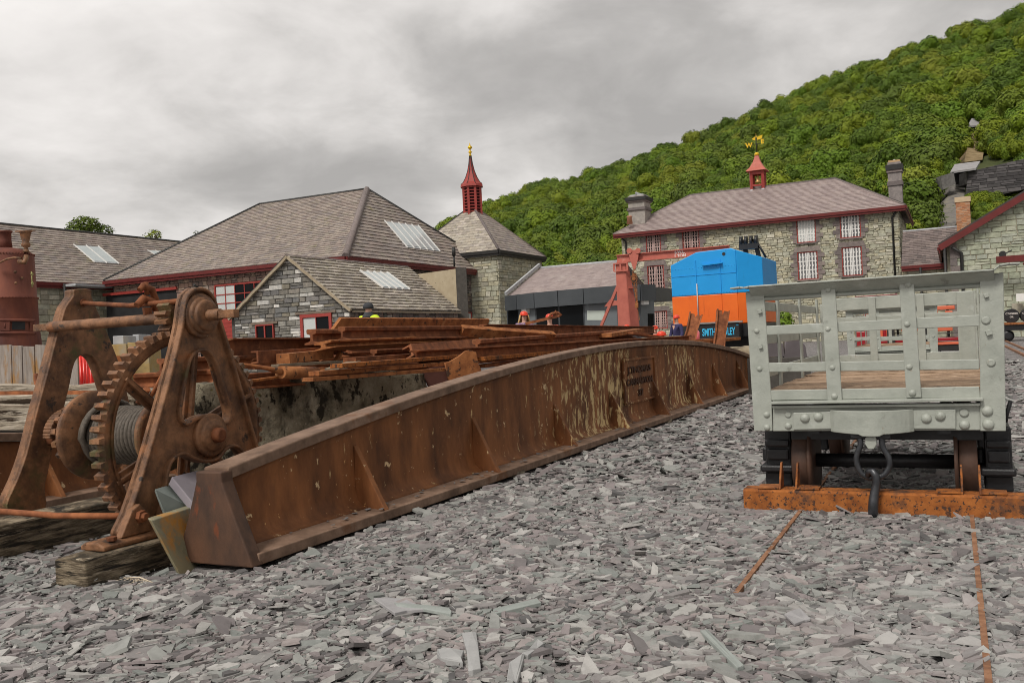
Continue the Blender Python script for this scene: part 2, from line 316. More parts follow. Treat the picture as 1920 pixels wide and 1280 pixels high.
chip_pal = [(0.227, 0.211, 0.205), (0.270, 0.241, 0.233), (0.211, 0.211, 0.200), (0.312, 0.299, 0.284), (0.245, 0.211, 0.209), (0.211, 0.224, 0.209), (0.287, 0.291, 0.272), (0.144, 0.131, 0.129), (0.355, 0.346, 0.325), (0.227, 0.198, 0.196), (0.262, 0.266, 0.250), (0.169, 0.151, 0.150), (0.312, 0.274, 0.263), (0.245, 0.236, 0.226), (0.110, 0.106, 0.105), (0.405, 0.392, 0.372)]
chip_m = M('slate_chips', [(.80, .80, .80), (1.0, 1.0, 1.0), (1.15, 1.15, 1.15)], 22, .62, .35, 60, pal=chip_pal, bdist=.004, spec=.35, spots=[((.42, .41, .40), .45, .60, .12)])
skin_m = M('skin_m', [(.52, .30, .22), (.58, .35, .26)], 6, .6, .05)
hard_red = M('hard_red', [(.72, .06, .025)], 3, .35, 0, spec=.5)
hivis = M('hivis', [(.62, .80, .03), (.68, .86, .05)], 6, .7, .1)
cloth_navy = M('cloth_navy', [(.03, .027, .075), (.05, .045, .12)], 6, .85, .3)
cloth_dark = M('cloth_dark', [(.03, .032, .037), (.06, .063, .07)], 8, .85, .3)
hair_blond = M('hair_blond', [(.42, .26, .10), (.58, .38, .17)], 14, .6, .6, 40)
leaf_m = M('leaf_m', [(.102, .146, .014), (.132, .18, .018), (.16, .205, .022)], .7, .6, 0, pal=[(1, 1, 1), (1.1, 1.1, .8), (.60, .72, .65), (1.3, 1.2, .8), (.72, .85, .8), (1.1, 1.2, 1), (1.45, 1.25, 1.2), (.85, 1.05, .8), (.55, .68, .6), (1.2, 1.25, .8), (.9, .98, .9), (.7, .75, .9)], vary=0, spec=.2)
# ================================================================ masonry and roofs
def clip(poly, rect=None, conv=None):
    """clip a 2D polygon by a convex polygon (counter-clockwise)"""
    out = poly; n = len(conv)
    for i in range(n):
        a, b = conv[i], conv[(i + 1) % n]; inp = out; out = []
        if not inp: break
        sd = lambda p: (b[0] - a[0]) * (p[1] - a[1]) - (b[1] - a[1]) * (p[0] - a[0])
        for j in range(len(inp)):
            p, q = inp[j], inp[(j + 1) % len(inp)]; sp, sq = sd(p), sd(q)
            if sp >= 0: out.append(p)
            if (sp > 0 and sq < 0) or (sp < 0 and sq > 0):
                t = sp / (sp - sq); out.append((p[0] + (q[0] - p[0]) * t, p[1] + (q[1] - p[1]) * t))
    return out
def area(p): return .5 * sum(p[i][0] * p[(i + 1) % len(p)][1] - p[(i + 1) % len(p)][0] * p[i][1] for i in range(len(p)))
def ccw(p): return list(p) if area(p) > 0 else list(p)[::-1]
def pieces(P, outline, parent, name, mt, w=(.3, .6), h=(.12, .25), depth=.05, gap=.012, holes=(), nobj=250, shingle=False, jit=.25, seed=1, dvar=.6, name2=None, courses_h=None, rag=0.0):
    r = random.Random(seed); outline = ccw(outline)
    us = [p[0] for p in outline]; vs = [p[1] for p in outline]; u0, u1, v0, v1 = min(us), max(us), min(vs), max(vs)
    out = []; v = v0; row = 0
    while v < v1:
        hh = r.uniform(*h); u = u0 - r.uniform(0, w[1]) if not shingle else u0 - (w[0] * .5 if row % 2 else 0) - .05
        while u < u1:
            ww = r.uniform(*w)
            rects = [(u, v, u + ww, min(v + hh, v1 + .001))]
            if not shingle and hh > .75 * h[1] and r.random() < .25: rects = [(u, v, u + ww, v + hh * .5), (u, v + hh * .5, u + ww, v + hh)]
            for hl in holes:
                nr = []
                for a in rects:
                    if a[2] <= hl[0] or a[0] >= hl[2] or a[3] <= hl[1] or a[1] >= hl[3]: nr.append(a); continue
                    if a[0] < hl[0] - .02: nr.append((a[0], a[1], hl[0], a[3]))
                    if a[2] > hl[2] + .02: nr.append((hl[2], a[1], a[2], a[3]))
                    x0, x1 = max(a[0], hl[0]), min(a[2], hl[2])
                    if a[1] < hl[1] - .02: nr.append((x0, a[1], x1, hl[1]))
                    if a[3] > hl[3] + .02: nr.append((x0, hl[3], x1, a[3]))
                rects = nr
            for a in rects:
                g = gap / 2; q = [(a[0] + g, a[1] + g * (.0 if shingle else 1)), (a[2] - g, a[1] + g * (0 if shingle else 1)), (a[2] - g, a[3] - (0 if shingle else g)), (a[0] + g, a[3] - (0 if shingle else g))]
                if not shingle and jit >= .5:
                    jj = .028 * jit; q = [(a_ + r.uniform(-jj, jj), b_ + r.uniform(-jj, jj) * .8) for a_, b_ in q]
                if rag:
                    d = r.uniform(-rag, rag); q[0] = (q[0][0], q[0][1] + d); q[1] = (q[1][0], q[1][1] + d + r.uniform(-rag, rag) * .4)
                c = clip(q, conv=outline)
                if len(c) >= 3 and area(c) > .0006: out.append((c, a, r.random(), r.uniform(1 - dvar, 1)))
            u += ww
        v += hh; row += 1
    def key(e):
        c = e[0]; m = P.p(sum(p[0] for p in c) / len(c), sum(p[1] for p in c) / len(c)); return -area(c) / (m - CAM).length_squared
    out.sort(key=key)
    big = out[:nobj]; rest = out[nobj:]
    def shape(mb, e):
        c, a, t, dv = e; n = len(c)
        mu = sum(p[0] for p in c) / n; mv = sum(p[1] for p in c) / n; d = depth * dv
        if shingle:
            span = max(1e-3, a[3] - a[1]); th = depth
            top = [P.p(p[0], p[1], th * (1.5 - 1.15 * (p[1] - a[1]) / span) * (.85 + .3 * t)) for p in c]; bot = [P.p(p[0], p[1], -.002) for p in c]
        else:
            k = .86 if jit else .97; k = 1 - min(.14, .012 / max(.05, min(a[2] - a[0], a[3] - a[1])))
            ox, oy = (t - .5) * jit * .3 * d, 0
            top = [P.p(mu + (p[0] - mu) * k, mv + (p[1] - mv) * k, d + ox * (1 if i % 2 else -1)) for i, p in enumerate(c)]; bot = [P.p(p[0], p[1], -.002) for p in c]
        mb.ct = .001 + .998 * t
        mb.add(bot + top, [tuple(range(n, 2 * n))] + [(i, (i + 1) % n, (i + 1) % n + n, i + n) for i in range(n)])
    flip = P.U.cross(P.V).dot(P.N) < 0
    def fin(mb):
        if flip: mb.f = [q[::-1] for q in mb.f]
    for e in big:
        mb = MB(); shape(mb, e); mb.t = [0] * len(mb.t); fin(mb)
        mb.build(name, mt, parent, fix=False)
    if rest:
        mb = MB()
        for e in rest: shape(mb, e)
        fin(mb); mb.build(name2 or (name + '_rows'), mt, parent, kind='stuff', fix=False)
def panel(P, outline, parent, name, mt, th=.12, front=0.0):
    """solid slab behind a facing"""
    mb = MB(); mb.prism([P.p(u, v, front) for u, v in outline], -P.N * th); return mb.build(name, mt, parent)
def pl3(pts):
    """plane through 3D points, U along first edge (made horizontal), V up the slope"""
    O, b, c = V3(pts[0]), V3(pts[1]), V3(pts[2]); U = (b - O); V = (c - O)
    if V.dot(UP) < 0: V = -V
    return Plane(O, U, V)
def win(wall, P, r, kind, frame=None, pane=None, nx=2, ny=3, rec=.10, fw=.06, bw=.02, sill=None, front=0.02, lattice=False, lintel=None):
    """r = (u0,v0,u1,v1) opening; frame set in the opening, panes behind the bars"""
    u0, v0, u1, v1 = r; n0, n1 = front - .0, front + .05
    mb = MB()
    def bx(a, b, c, d, m0, m1): mb.hexa([P.p(a, b, m0), P.p(c, b, m0), P.p(c, b, m1), P.p(a, b, m1), P.p(a, d, m0), P.p(c, d, m0), P.p(c, d, m1), P.p(a, d, m1)])
    bx(u0, v0, u0 + fw, v1, n0, n1); bx(u1 - fw, v0, u1, v1, n0, n1); bx(u0 + fw, v0, u1 - fw, v0 + fw, n0, n1); bx(u0 + fw, v1 - fw, u1 - fw, v1, n0, n1)
    f = mb.build(kind, frame, wall)
    mb = MB(); a0, a1, b0, b1 = u0 + fw, u1 - fw, v0 + fw, v1 - fw
    for i in range(nx):
        for j in range(ny):
            mb = MB(); x0 = a0 + (a1 - a0) * i / nx; x1 = a0 + (a1 - a0) * (i + 1) / nx; y0 = b0 + (b1 - b0) * j / ny; y1 = b0 + (b1 - b0) * (j + 1) / ny
            pm = pane(i, j) if callable(pane) else pane
            bx(x0 + bw * .4, y0 + bw * .4, x1 - bw * .4, y1 - bw * .4, n0 + .005, n0 + .015); mb.build('pane', pm, f)
    mb = MB()
    for i in range(1, nx): x = a0 + (a1 - a0) * i / nx; bx(x - bw / 2, b0, x + bw / 2, b1, n0 + .016, n0 + .04)
    for j in range(1, ny): y = b0 + (b1 - b0) * j / ny; bx(a0, y - bw / 2, a1, y + bw / 2, n0 + .017, n0 + .038)
    if lattice:
        m = nx * 3
        for i in range(m):
            x = a0 + (a1 - a0) * (i + .5) / m; bx(x - bw * .62, b0, x + bw * .62, b1, n0 + .016, n0 + .036)
        for j in range(ny):
            for sg in (-1, 1):
                for i in range(m):
                    x = a0 + (a1 - a0) * (i + .5) / m; y = b0 + (b1 - b0) * (j + .5) / ny; d = (a1 - a0) / m * .5; hh = (b1 - b0) / ny * .16
                    p, q = P.p(x, y - hh * sg, n0 + .03), P.p(min(a1, x + d), y, n0 + .03)
                    mb.bar(p, q, bw * .5, bw * .6)
    if mb.v: mb.build('glazing_bar', frame if not lattice else lattice, f, kind='stuff')
    if sill:
        mb = MB(); bx(u0 - .08, v0 - .08, u1 + .08, v0 - .004, -.02, rec + .06); mb.build('sill', sill, f)
    return f
def holes_of(P, rects):
    out = []
    for x0, y0, x1, y1 in rects:
        xm, ym = (x0 + x1) / 2, (y0 + y1) / 2
        out.append((P.px(x0, ym)[0], P.px(xm, y1)[1], P.px(x1, ym)[0], P.px(xm, y0)[1]))
    return out
def gutter(p0, p1, P_N, parent, mt=None, hgt=.16, name='gutter'):
    mb = MB(); off = P_N * .10
    p0, p1 = V3(p0), V3(p1)
    mb.bar(p0 + off, p1 + off, .13, hgt); mb.bar(p0 + off * .3 - UP * .12, p1 + off * .3 - UP * .12, .06, .16)
    return mb.build(name, mt or gutter_red, parent)
def pipe(parent, pts, r=.05, mt=None):
    mb = MB(); mb.tube(pts, r, 8); return mb.build('drainpipe', mt or dark_metal, parent)
def vert_plane(p0, p1):
    d = V3(p1) - V3(p0); d.z = 0; return Plane((p0[0], p0[1], 0), d, UP)
def wall(root, p0, p1, z1, mt, holes_px=(), w=(.25, .6), h=(.12, .26), depth=.08, nobj=250, outline=None, back=None, seed=1, extra_holes=(), z0=0.0, gap=.02, name='stone', th=.25, jit=.5):
    P = vert_plane(p0, p1); L = (V3(p1[:2] + (0,) if isinstance(p1, tuple) else (p1[0], p1[1], 0)) - V3((p0[0], p0[1], 0))).length
    ol = outline or [(0, z0), (L, z0), (L, z1), (0, z1)]
    wl_ = panel(P, ol, root, 'wall', back or mortar, th=th, front=-.0)
    hs = holes_of(P, holes_px) + list(extra_holes)
    pieces(P, ol, wl_, name, mt, w, h, depth, gap, hs, nobj, seed=seed, jit=jit)
    return P, wl_, hs, L
def zr(P, z): return V3((P[0], P[1], z))
def roof(root, pts, mt, w=.3, h=.2, depth=.012, nobj=200, seed=1, holes_px=(), rag=.006, back=None, th=.1):
    P = pl3(pts); ol = [P.uv(V3(p)) for p in pts]
    rf = panel(P, ol, root, 'roof', back or gap_shade, th=th, front=0)
    hs = holes_of(P, holes_px)
    pieces(P, ol, rf, 'slate', mt, (w * .96, w * 1.04), (h, h * 1.001), depth, .008, hs, nobj, shingle=True, seed=seed, rag=rag)
    return P, rf, hs
def skylight(root, P, quad_px, n, front=.06, bars=None, name='skylight'):
    q = [P.px(*c) for c in quad_px]      # tl, tr, br, bl
    def L(a, b, t): return (a[0] + (b[0] - a[0]) * t, a[1] + (b[1] - a[1]) * t)
    mb = MB(); mb.prism([P.p(u, v, front) for u, v in q], -P.N * (front + .02)); o = mb.build(name, lead, root)
    for i in range(n):
        a, b = L(q[0], q[1], (i + .06) / n), L(q[0], q[1], (i + .94) / n); c, d = L(q[3], q[2], (i + .94) / n), L(q[3], q[2], (i + .06) / n)
        mb = MB(); mb.prism([P.p(*x, front + .015) for x in (L(a, d, .04), L(b, c, .04), L(b, c, .94), L(a, d, .94))], -P.N * .012); mb.build('pane', skyglass, o)
    mb = MB()
    for i in range(n + 1):
        a, d = L(q[0], q[1], i / n), L(q[3], q[2], i / n); mb.bar(P.p(*L(a, d, -.02), front + .02), P.p(*L(a, d, 1.02), front + .02), .05, .05, P.N)
    mb.build('glazing_bar', bars or white_paint, o, kind='stuff')
    return o
def ridge_line(root, p0, p1, r=.1, mt=None, name='ridge_cap'):
    mb = MB(); mb.tube([p0, p1], r, 6); return mb.build(name, mt or lead, root)

# ---------------------------------------------------------------- main hipped workshop
mroot = thing('workshop_building', 'large dark slate roofed hipped workshop with skylight behind the rusty winch', 'building', (-10, 47, 0))
EZ = 4.96
C0 = AT(648, 480, 40.0); EZ = C0.z
CL = PL(195, 537, C0, A); CL.z = EZ; CR = PL(945, 510, C0, B); CR.z = EZ
Wb = (CR - C0).length; mid = C0 + B * Wb / 2
R1 = PL(688, 355, mid, A); R0 = PL(488, 385, mid, A); R0.z = R1.z
nA = -B; nB = A
ov = .35
wc0 = C0 + B * ov - A * ov; wcl = CL + B * ov + A * ov; wcr = CR - B * ov - A * ov
P, wl_, hs, L = wall(mroot, wcl, wc0, EZ - .15, stone_pink, [(202, 548, 335, 700), (404, 530, 500, 586)], (.2, .45), (.16, .24), .05, 130, back=mortar_d, seed=3)
# sheet with the bay's inner shade in its colour, and glazed doors
mb = MB(); hb = hs[0]
mb.hexa([P.p(hb[0], 0, .004), P.p(hb[2], 0, .004), P.p(hb[2], 0, -.0), P.p(hb[0], 0, -.0), P.p(hb[0], hb[3], .004), P.p(hb[2], hb[3], .004), P.p(hb[2], hb[3], 0), P.p(hb[0], hb[3], 0)])
mb.build('bay_shade', M('bay_dark', [(.012, .012, .013), (.03, .03, .03)], 1, .8, .1), wl_)
mb = MB(); mb.bar(P.p(hb[0] - .1, hb[3] + .05, .06), P.p(hb[2] + .1, hb[3] + .05, .06), .12, .14); mb.build('lintel_beam', red_paint, wl_)
h1 = hs[1]; hd = (h1[0], h1[1], h1[2], h1[3])
win(wl_, P, hd, 'window', red_paint, lambda i, j: glass_light if i < 2 else glass_dark, 5, 3, front=.02, fw=.08, bw=.045)
h2 = holes_of(P, [(406, 588, 441, 680)])[0]
dr = MB(); dr.hexa([P.p(h2[0], 0, .06), P.p(h2[2], 0, .06), P.p(h2[2], 0, .09), P.p(h2[0], 0, .09), P.p(h2[0], h2[3], .06), P.p(h2[2], h2[3], .06), P.p(h2[2], h2[3], .09), P.p(h2[0], h2[3], .09)])
dr = dr.build('door', red_paint, wl_)
for i in range(7):
    mb = MB(); v = h2[3] - .08 - i * .2; mb.hexa([P.p(h2[0] + .03, v - .18, .091), P.p(h2[2] - .03, v - .18, .091), P.p(h2[2] - .03, v - .18, .11), P.p(h2[0] + .03, v - .18, .11), P.p(h2[0] + .03, v, .091), P.p(h2[2] - .03, v, .091), P.p(h2[2] - .03, v, .105), P.p(h2[0] + .03, v, .105)]); mb.build('plank', red_paint, dr)
Pm = P
P, wl_, hs, L = wall(mroot, wc0, wcr, EZ - .15, stone_dark, [(870, 585, 884, 640)], (.22, .5), (.12, .22), .05, 230, back=mortar_d, seed=4)
win(wl_, P, hs[0], 'window', red_paint, glass_light, 1, 2, front=.02)
for (a, b) in ((wcl, wcl + B * (Wb - 2 * ov)), (wcr, wcr + (wcl - wc0))):
    Pq = vert_plane(a, b); panel(Pq, [(0, 0), ((b - a).length, 0), ((b - a).length, EZ - .15), (0, EZ - .15)], mroot, 'wall', mortar_d)
Pr, rf, hs = roof(mroot, [CL, C0, R1, R0], slate_roof, .33, .24, .026, 260, 5, rag=.012)
Pr2, rf2, hs2 = roof(mroot, [C0, CR, R1], slate_roof, .42, .27, .03, 220, 6, rag=.014)
skylight(mroot, Pr2, [(720, 416), (783, 425), (823, 472), (762, 465)], 5)
CB = CL + B * Wb
roof(mroot, [CR, CB, R0, R1], slate_roof, .6, .5, .014, 0, 7); roof(mroot, [CB, CL, R0], slate_roof, .6, .5, .014, 0, 8)
ridge_line(mroot, R0, R1, .09, dark_metal); ridge_line(mroot, C0, R1, .17, quoin, 'hip_cap'); ridge_line(mroot, CR, R1, .1, dark_metal, 'hip_cap'); ridge_line(mroot, CL, R0, .1, dark_metal, 'hip_cap')
gutter(CL - UP * .1, C0 - UP * .1, nA * .3, mroot); gutter(C0 - UP * .1, CR - UP * .1, nB * .3, mroot)
q = PL(365, 530, CL, A); pipe(mroot, [q + nA * .05 - UP * .1, zr(q - nA * .25, EZ - .8), zr(q - nA * .25, 0)], .06)
# ---------------------------------------------------------------- long range on the left
lroot = thing('long_range_building', 'long low slate roofed stone range at the far left behind the boiler', 'building', (-24, 46, 0))
L0 = AT(60, 528, 44.0); La = L0 - B * 6; Lb = L0 + B * 22; Lw = 10.0
hr = PL(0, 420, L0 - A * (Lw / 2), B).z
Ra, Rb = zr(La - A * Lw / 2, hr), zr(Lb - A * Lw / 2, hr)
P, wl_, hs, L = wall(lroot, La - A * .3, Lb - A * .3, L0.z - .12, stone_green, [], (.3, .75), (.18, .42), .06, 260, seed=9)
Pl, rfl, _ = roof(lroot, [La, Lb, Rb, Ra], slate_roof, .40, .26, .028, 220, 10, rag=.012)
roof(lroot, [Lb - A * Lw, La - A * Lw, Ra, Rb], slate_roof, .6, .5, .014, 0, 11)
skylight(lroot, Pl, [(138, 461), (184, 464), (222, 496), (176, 493)], 2); skylight(lroot, Pl, [(276, 471), (304, 472), (318, 481), (291, 480)], 2)
for q in (La, Lb):
    Pq = vert_plane(q - A * .3, q - A * (Lw - .3)); panel(Pq, [(0, 0), (Lw - .6, 0), (Lw - .6, L0.z - .1), (Lw / 2 - .3, hr - .15), (0, L0.z - .1)], lroot, 'wall', mortar)
ridge_line(lroot, Ra, Rb, .1, dark_metal); gutter(La - UP * .08, Lb - UP * .08, A * .3, lroot)
mb = MB(); q0 = PL(116, 532, L0, B); q1 = PL(190, 536, L0, B); mb.bar(q0 + A * .5 - UP * .1, q1 + A * .5 - UP * .1, 1.0, .12); mb.build('porch_roof', lead, lroot)
pipe(lroot, [q0 + A * .2, zr(q0 + A * .1, 0)], .07)
# ---------------------------------------------------------------- small slate gabled store
sroot = thing('slate_store', 'small gabled store of patchwork slate blocks with a low slate roof and skylight', 'building', (-5, 26, 0))
S0 = AT(655, 574, 24.0); SL = PL(440, 592, S0, A); SR = PL(857, 576, S0, B); SL.z = SR.z = S0.z
ap = PL(543, 480, S0, A); apz = ap.z; ap2 = PL(765, 497, ap, B); ap2.z = apz
Dp = (SR - S0).dot(B)
P = vert_plane(SL, S0); sw = (S0 - SL).length; au = P.uv(ap)[0]
P2h = [(483, 608, 517, 700), (567, 588, 626, 700)]
hsx = holes_of(P, P2h); hsx = [(a[0], max(0, a[1]), a[2], a[3]) for a in hsx]
ol = [(0, 0), (sw, 0), (sw, S0.z), (au, apz), (0, S0.z)]
wl_ = panel(P, ol, sroot, 'wall', mortar_d)
pieces(P, ol, wl_, 'stone', stone_slate, (.18, .50), (.07, .17), .035, .012, hsx, 300, seed=21, dvar=.7)
hw_ = hsx[0]; win(wl_, P, (hw_[0], 1.0, hw_[2], hw_[3]), 'window', red_paint, glass_dark, 2, 1, front=.015, fw=.035, bw=.045)
hw_ = hsx[1]; win(wl_, P, (hw_[0], .02, hw_[2], hw_[3]), 'door', red_paint, lambda i, j: (glass_light if i == 0 else glass_dark), 2, 2, front=.015, fw=.09)
for hw_ in hsx:
    mb = MB(); mb.bar(P.p(hw_[0] - .15, hw_[3] + .035, .03), P.p(hw_[2] + .15, hw_[3] + .035, .03), .08, .06); mb.build('lintel', M('lintel_wood', [(.16, .12, .09), (.22, .17, .13)], 6), wl_)
ove = .12
P3, wl3, hs, L = wall(sroot, S0, SR, S0.z - .02, stone_dark, [(880, 600, 890, 640)], (.15, .4), (.07, .16), .03, 200, seed=22, back=mortar_d, gap=.012)
panel(vert_plane(SL, SL + B * Dp), [(0, 0), (Dp, 0), (Dp, S0.z), (0, S0.z)], sroot, 'wall', mortar_d)
f0, f1 = S0 - B * ove + (S0 - ap) * 0.0, SR + B * .05
def slope(pA, pB): d = (pB - pA); return d
e0 = S0 + (S0 - ap) * .06; e1 = SR + (S0 - ap) * .06
Ps, rfs, hss = roof(sroot, [e0 - B * ove, e1, ap2, ap - B * ove], slate_old, .27, .155, .03, 300, 23, rag=.022, th=.05)
skylight(sroot, Ps, [(674, 511), (724, 514), (766, 545), (716, 542)], 4, front=.05)
e2 = SL + (SL - ap) * .06
roof(sroot, [e2 + B * Dp, e2 - B * ove, ap - B * ove, ap + B * Dp], slate_old, .4, .3, .02, 0, 24, th=.05)
verge = M('verge_mortar', [(.30, .24, .16), (.42, .35, .25)], 9, .95, .6, 40)
for a, b in ((ap, e0), (ap, e2)):
    mb = MB(); pts = [a - B * ove * .9 + (b - a) * (i / 12) + V3((0, 0, rnd.uniform(-.012, .012) + .0)) - UP * .03 for i in range(13)]
    for i in range(12): mb.bar(pts[i], pts[i + 1], .07, .07)
    mb.build('verge', verge, sroot)
ridge_line(sroot, ap - B * ove, ap2, .05, quoin)
mb = MB(); mb.bar(e0 - UP * .05, e1 - UP * .05, .06, .05); mb.build('eave_board', M('eave_wood', [(.25, .2, .14), (.36, .3, .22)], 8), sroot)
# rendered gable standing between store and workshop, with a flue
g0 = PL(783, 512, SR + B * .1, A); g1 = PL(857, 512, SR + B * .1, A)
Pg = vert_plane(SR + B * .12 - A * 3, SR + B * .12)
q = [Pg.px(783, 514), Pg.px(854, 504), Pg.px(857, 575), Pg.px(838, 562)]
mb = MB(); mb.prism([Pg.p(*x) for x in (q[0], q[1], (q[1][0], 0), (q[0][0], 0))], B * .35); mb.build('rendered_gable', render_wall, sroot)
Pf = vert_plane(Pg.p(q[1][0] + .004, 0), Pg.p(q[1][0] + .004, 0) + B * 2)
mb = MB(); mb.bar(zr(Pg.p(q[1][0] + .12, 0, -.15), 0), zr(Pg.p(q[1][0] + .12, 0, -.15), q[1][1] + .03), .2, .34); mb.build('buttress', mortar_d, sroot)
fl = Pg.p(*Pg.px(852, 500)); mb = MB(); mb.tube([fl, fl + UP * .35], .03, 8); mb.tube([fl + UP * .35, fl + UP * .62], .06, 8); mb.build('flue', dark_metal, sroot)
# ---------------------------------------------------------------- square tower with louvred cupola
troot = thing('tower_building', 'square stone tower with pyramid slate roof and tall red louvred cupola', 'building', (-1, 53, 0))
T0 = AT(935, 468, 50.0); TR = PL(1023, 482, T0, B); TW = (TR - T0).length; TR.z = T0.z; TL = T0 - A * TW
tc_ = T0 + B * TW / 2 - A * TW / 2; apx = zr(PL(883, 380, tc_, A), 0); tap = PL(883, 386, tc_, A); tap = zr(tc_, tap.z); TB = TL + B * TW
for i, (a, b, mt, n, sd_) in enumerate(((TL, T0, stone_green, 60, 31), (T0, TR, stone_green, 120, 32), (TR, TB, stone_green, 0, 33), (TB, TL, stone_green, 0, 34))):
    ctr = (T0 + TB) / 2; a_, b_ = a + (ctr - a) * .07, b + (ctr - b) * .07
    wall(troot, a_, b_, T0.z - .12, mt, [], (.3, .7), (.15, .3), .06, n, seed=sd_) if i < 2 else panel(vert_plane(a_, b_), [(0, 0), ((b_ - a_).length, 0), ((b_ - a_).length, T0.z), (0, T0.z)], troot, 'wall', mortar)
for i, (a, b) in enumerate(((TL, T0), (T0, TR), (TR, TB), (TB, TL))):
    roof(troot, [a, b, tap], slate_roof if i != 0 else slate_old, .36, .24, .014, 90 if i < 2 else 0, 36 + i)
    gutter(a - UP * .1, b - UP * .1, (Plane(a, b - a, UP).N if i < 2 else -B) * .3, troot, dark_metal)
ridge_line(troot, T0, tap, .08, quoin, 'hip_cap'); ridge_line(troot, TR, tap, .06, quoin, 'hip_cap')
cs = T0.y / F   # metres per photo pixel there
mpp = tc_.y / F
czb = PL(886, 407, tc_, A).z; cz1 = PL(884, 350, tc_, A).z; cz2 = PL(881, 293, tc_, A).z; cz3 = PL(880, 268, tc_, A).z
def ngon(C, z, r, n=8, off=0.0): return [V3((C.x + r * math.cos(2 * math.pi * (k + off) / n), C.y + r * math.sin(2 * math.pi * (k + off) / n), z)) for k in range(n)]
cup = MB(); rr_ = 17 * mpp
for k in range(8):
    a = 2 * math.pi * (k + .5) / 8; p = V3((tc_.x + rr_ * math.cos(a), tc_.y + rr_ * math.sin(a), 0)); cup.bar(zr(p, czb - .6), zr(p, cz1), .14, .14)
cup = cup.build('cupola_frame', red_paint, troot)
mb = MB(); mb.prism(ngon(tc_, czb - .7, rr_ * .9, 8, .5), UP * (cz1 - czb + .65)); mb.build('cupola_core', M('cupola_dark', [(.06, .012, .012), (.08, .015, .014)], 2), cup)
for k in range(8):
    a0, a1 = 2 * math.pi * (k - .5) / 8, 2 * math.pi * (k + .5) / 8
    for j in range(10):
        z = czb + (cz1 - czb) * (j + .5) / 10; p = V3((tc_.x + rr_ * math.cos(a0), tc_.y + rr_ * math.sin(a0), z)); q = V3((tc_.x + rr_ * math.cos(a1), tc_.y + rr_ * math.sin(a1), z))
        mb = MB(); mb.bar(p, q, .10, .05); mb.build('louvre', red_paint, cup)
    mb = MB(); mb.bar(zr(p, czb - .45), zr(q, czb - .45), .10, .7); mb.build('skirt_panel', red_paint, cup)
mb = MB(); prof = [(cz1 - .05, 22.5), (cz1 + .1, 21.5), (cz1 + (cz2 - cz1) * .12, 17), (cz1 + (cz2 - cz1) * .28, 11.8), (cz1 + (cz2 - cz1) * .5, 7), (cz1 + (cz2 - cz1) * .75, 3.8), (cz2, 2)]
mb.lathe(zr(tc_, 0), UP, [(z, r * mpp) for z, r in prof], 8, smooth=False); spire = mb.build('spire', red_paint, troot)
mb = MB()
for k in range(8):
    a = 2 * math.pi * (k + .5) / 8; pts = [V3((tc_.x + r * mpp * math.cos(a), tc_.y + r * mpp * math.sin(a), z)) for z, r in prof[1:]]; mb.tube(pts, .025, 5)
mb.build('spire_rib', dark_metal, spire, kind='stuff')
hh = cz3 - cz2
mb = MB(); mb.lathe(zr(tc_, cz2), UP, [(0, .09), (hh * .1, .06), (hh * .2, .05), (hh * .3, .13), (hh * .38, .05), (hh * .5, .04), (hh * .6, .14), (hh * .7, .13), (hh * .78, .05), (hh, .01)], 10); mb.build('finial', gold, spire)
pipe(troot, [T0 - A * .9 + B * .25 - UP * .2, T0 - A * .4 + B * .45 - UP * .6, zr(T0 - A * .4 + B * .45, 2)], .07)
# ---------------------------------------------------------------- long low roof joining the tower and cafe
croot = thing('cafe_building', 'low slate roofed building with a curved dark grey glazed cafe front', 'building', (4, 46, 0))
K0 = AT(948, 558, 42.0); K1 = PL(1165, 543, K0, A); K2 = K1 + A * .1
K0.z = K1.z = K2.z = (K0.z + K1.z) / 2
kr = K0 + B * 4.5; J0 = PL(1012, 503, kr, A); J1 = zr(PL(1165, 489, kr, A), J0.z); J2 = J1 + A * .1
roof(croot, [K0, K2, J2, J0 - A * 0], slate_pink, .36, .16, .008, 120, 41)
roof(croot, [J0 + B * 4.5 + A * 1 - UP * (J0.z - K0.z), J0, J2, J2 + B * 4.5 - UP * (J0.z - K0.z)], slate_pink, .6, .5, .014, 0, 42)
Pq = Plane(K0, (J0 - K0), UP); mb = MB(); 
for i in range(14):
    p = K0 + (J0 - K0) * ((i + .5) / 14); mb.bar(p - (J0 - K0) / 30 + UP * .18, p + (J0 - K0) / 30 + UP * .18, .1, .16)
mb.build('step_flashing', lead, croot, kind='stuff')
ridge_line(croot, J0, J2, .08, lead)
zt_, zb_ = K0.z - .02, K0.z - .02 - 26 * (40 / F)
fas = [(948, 562), (970, 561), (1003, 558.5), (1047, 555), (1095, 551), (1160, 547), (1200, 548), (1228, 551)]
dep = [40.9, 40.0, 39.1, 38.2, 37.5, 36.6, 36.6, 37.4]
fp = [AT(x, y, d) for (x, y), d in zip(fas, dep)]; zf = 2.9
for i in range(len(fp) - 1):
    a, b = zr(fp[i], 0), zr(fp[i + 1], 0); d = (b - a).normalized() * .015
    mb = MB(); mb.bar(zr(a + d, zf - .33), zr(b - d, zf - .33), .12, .66); mb.build('fascia_panel', cladding, croot)
base = [a + (V3((4, 60, 0)) - a).normalized() * .35 for a in [zr(p, 0) for p in fp]]
kinds = ['glass', 'panel', 'panel', 'glass', 'glass', 'panel', 'panel', 'panel']
px_s = [948, 972, 1004, 1047, 1047, 1095, 1160, 1205, 1228]
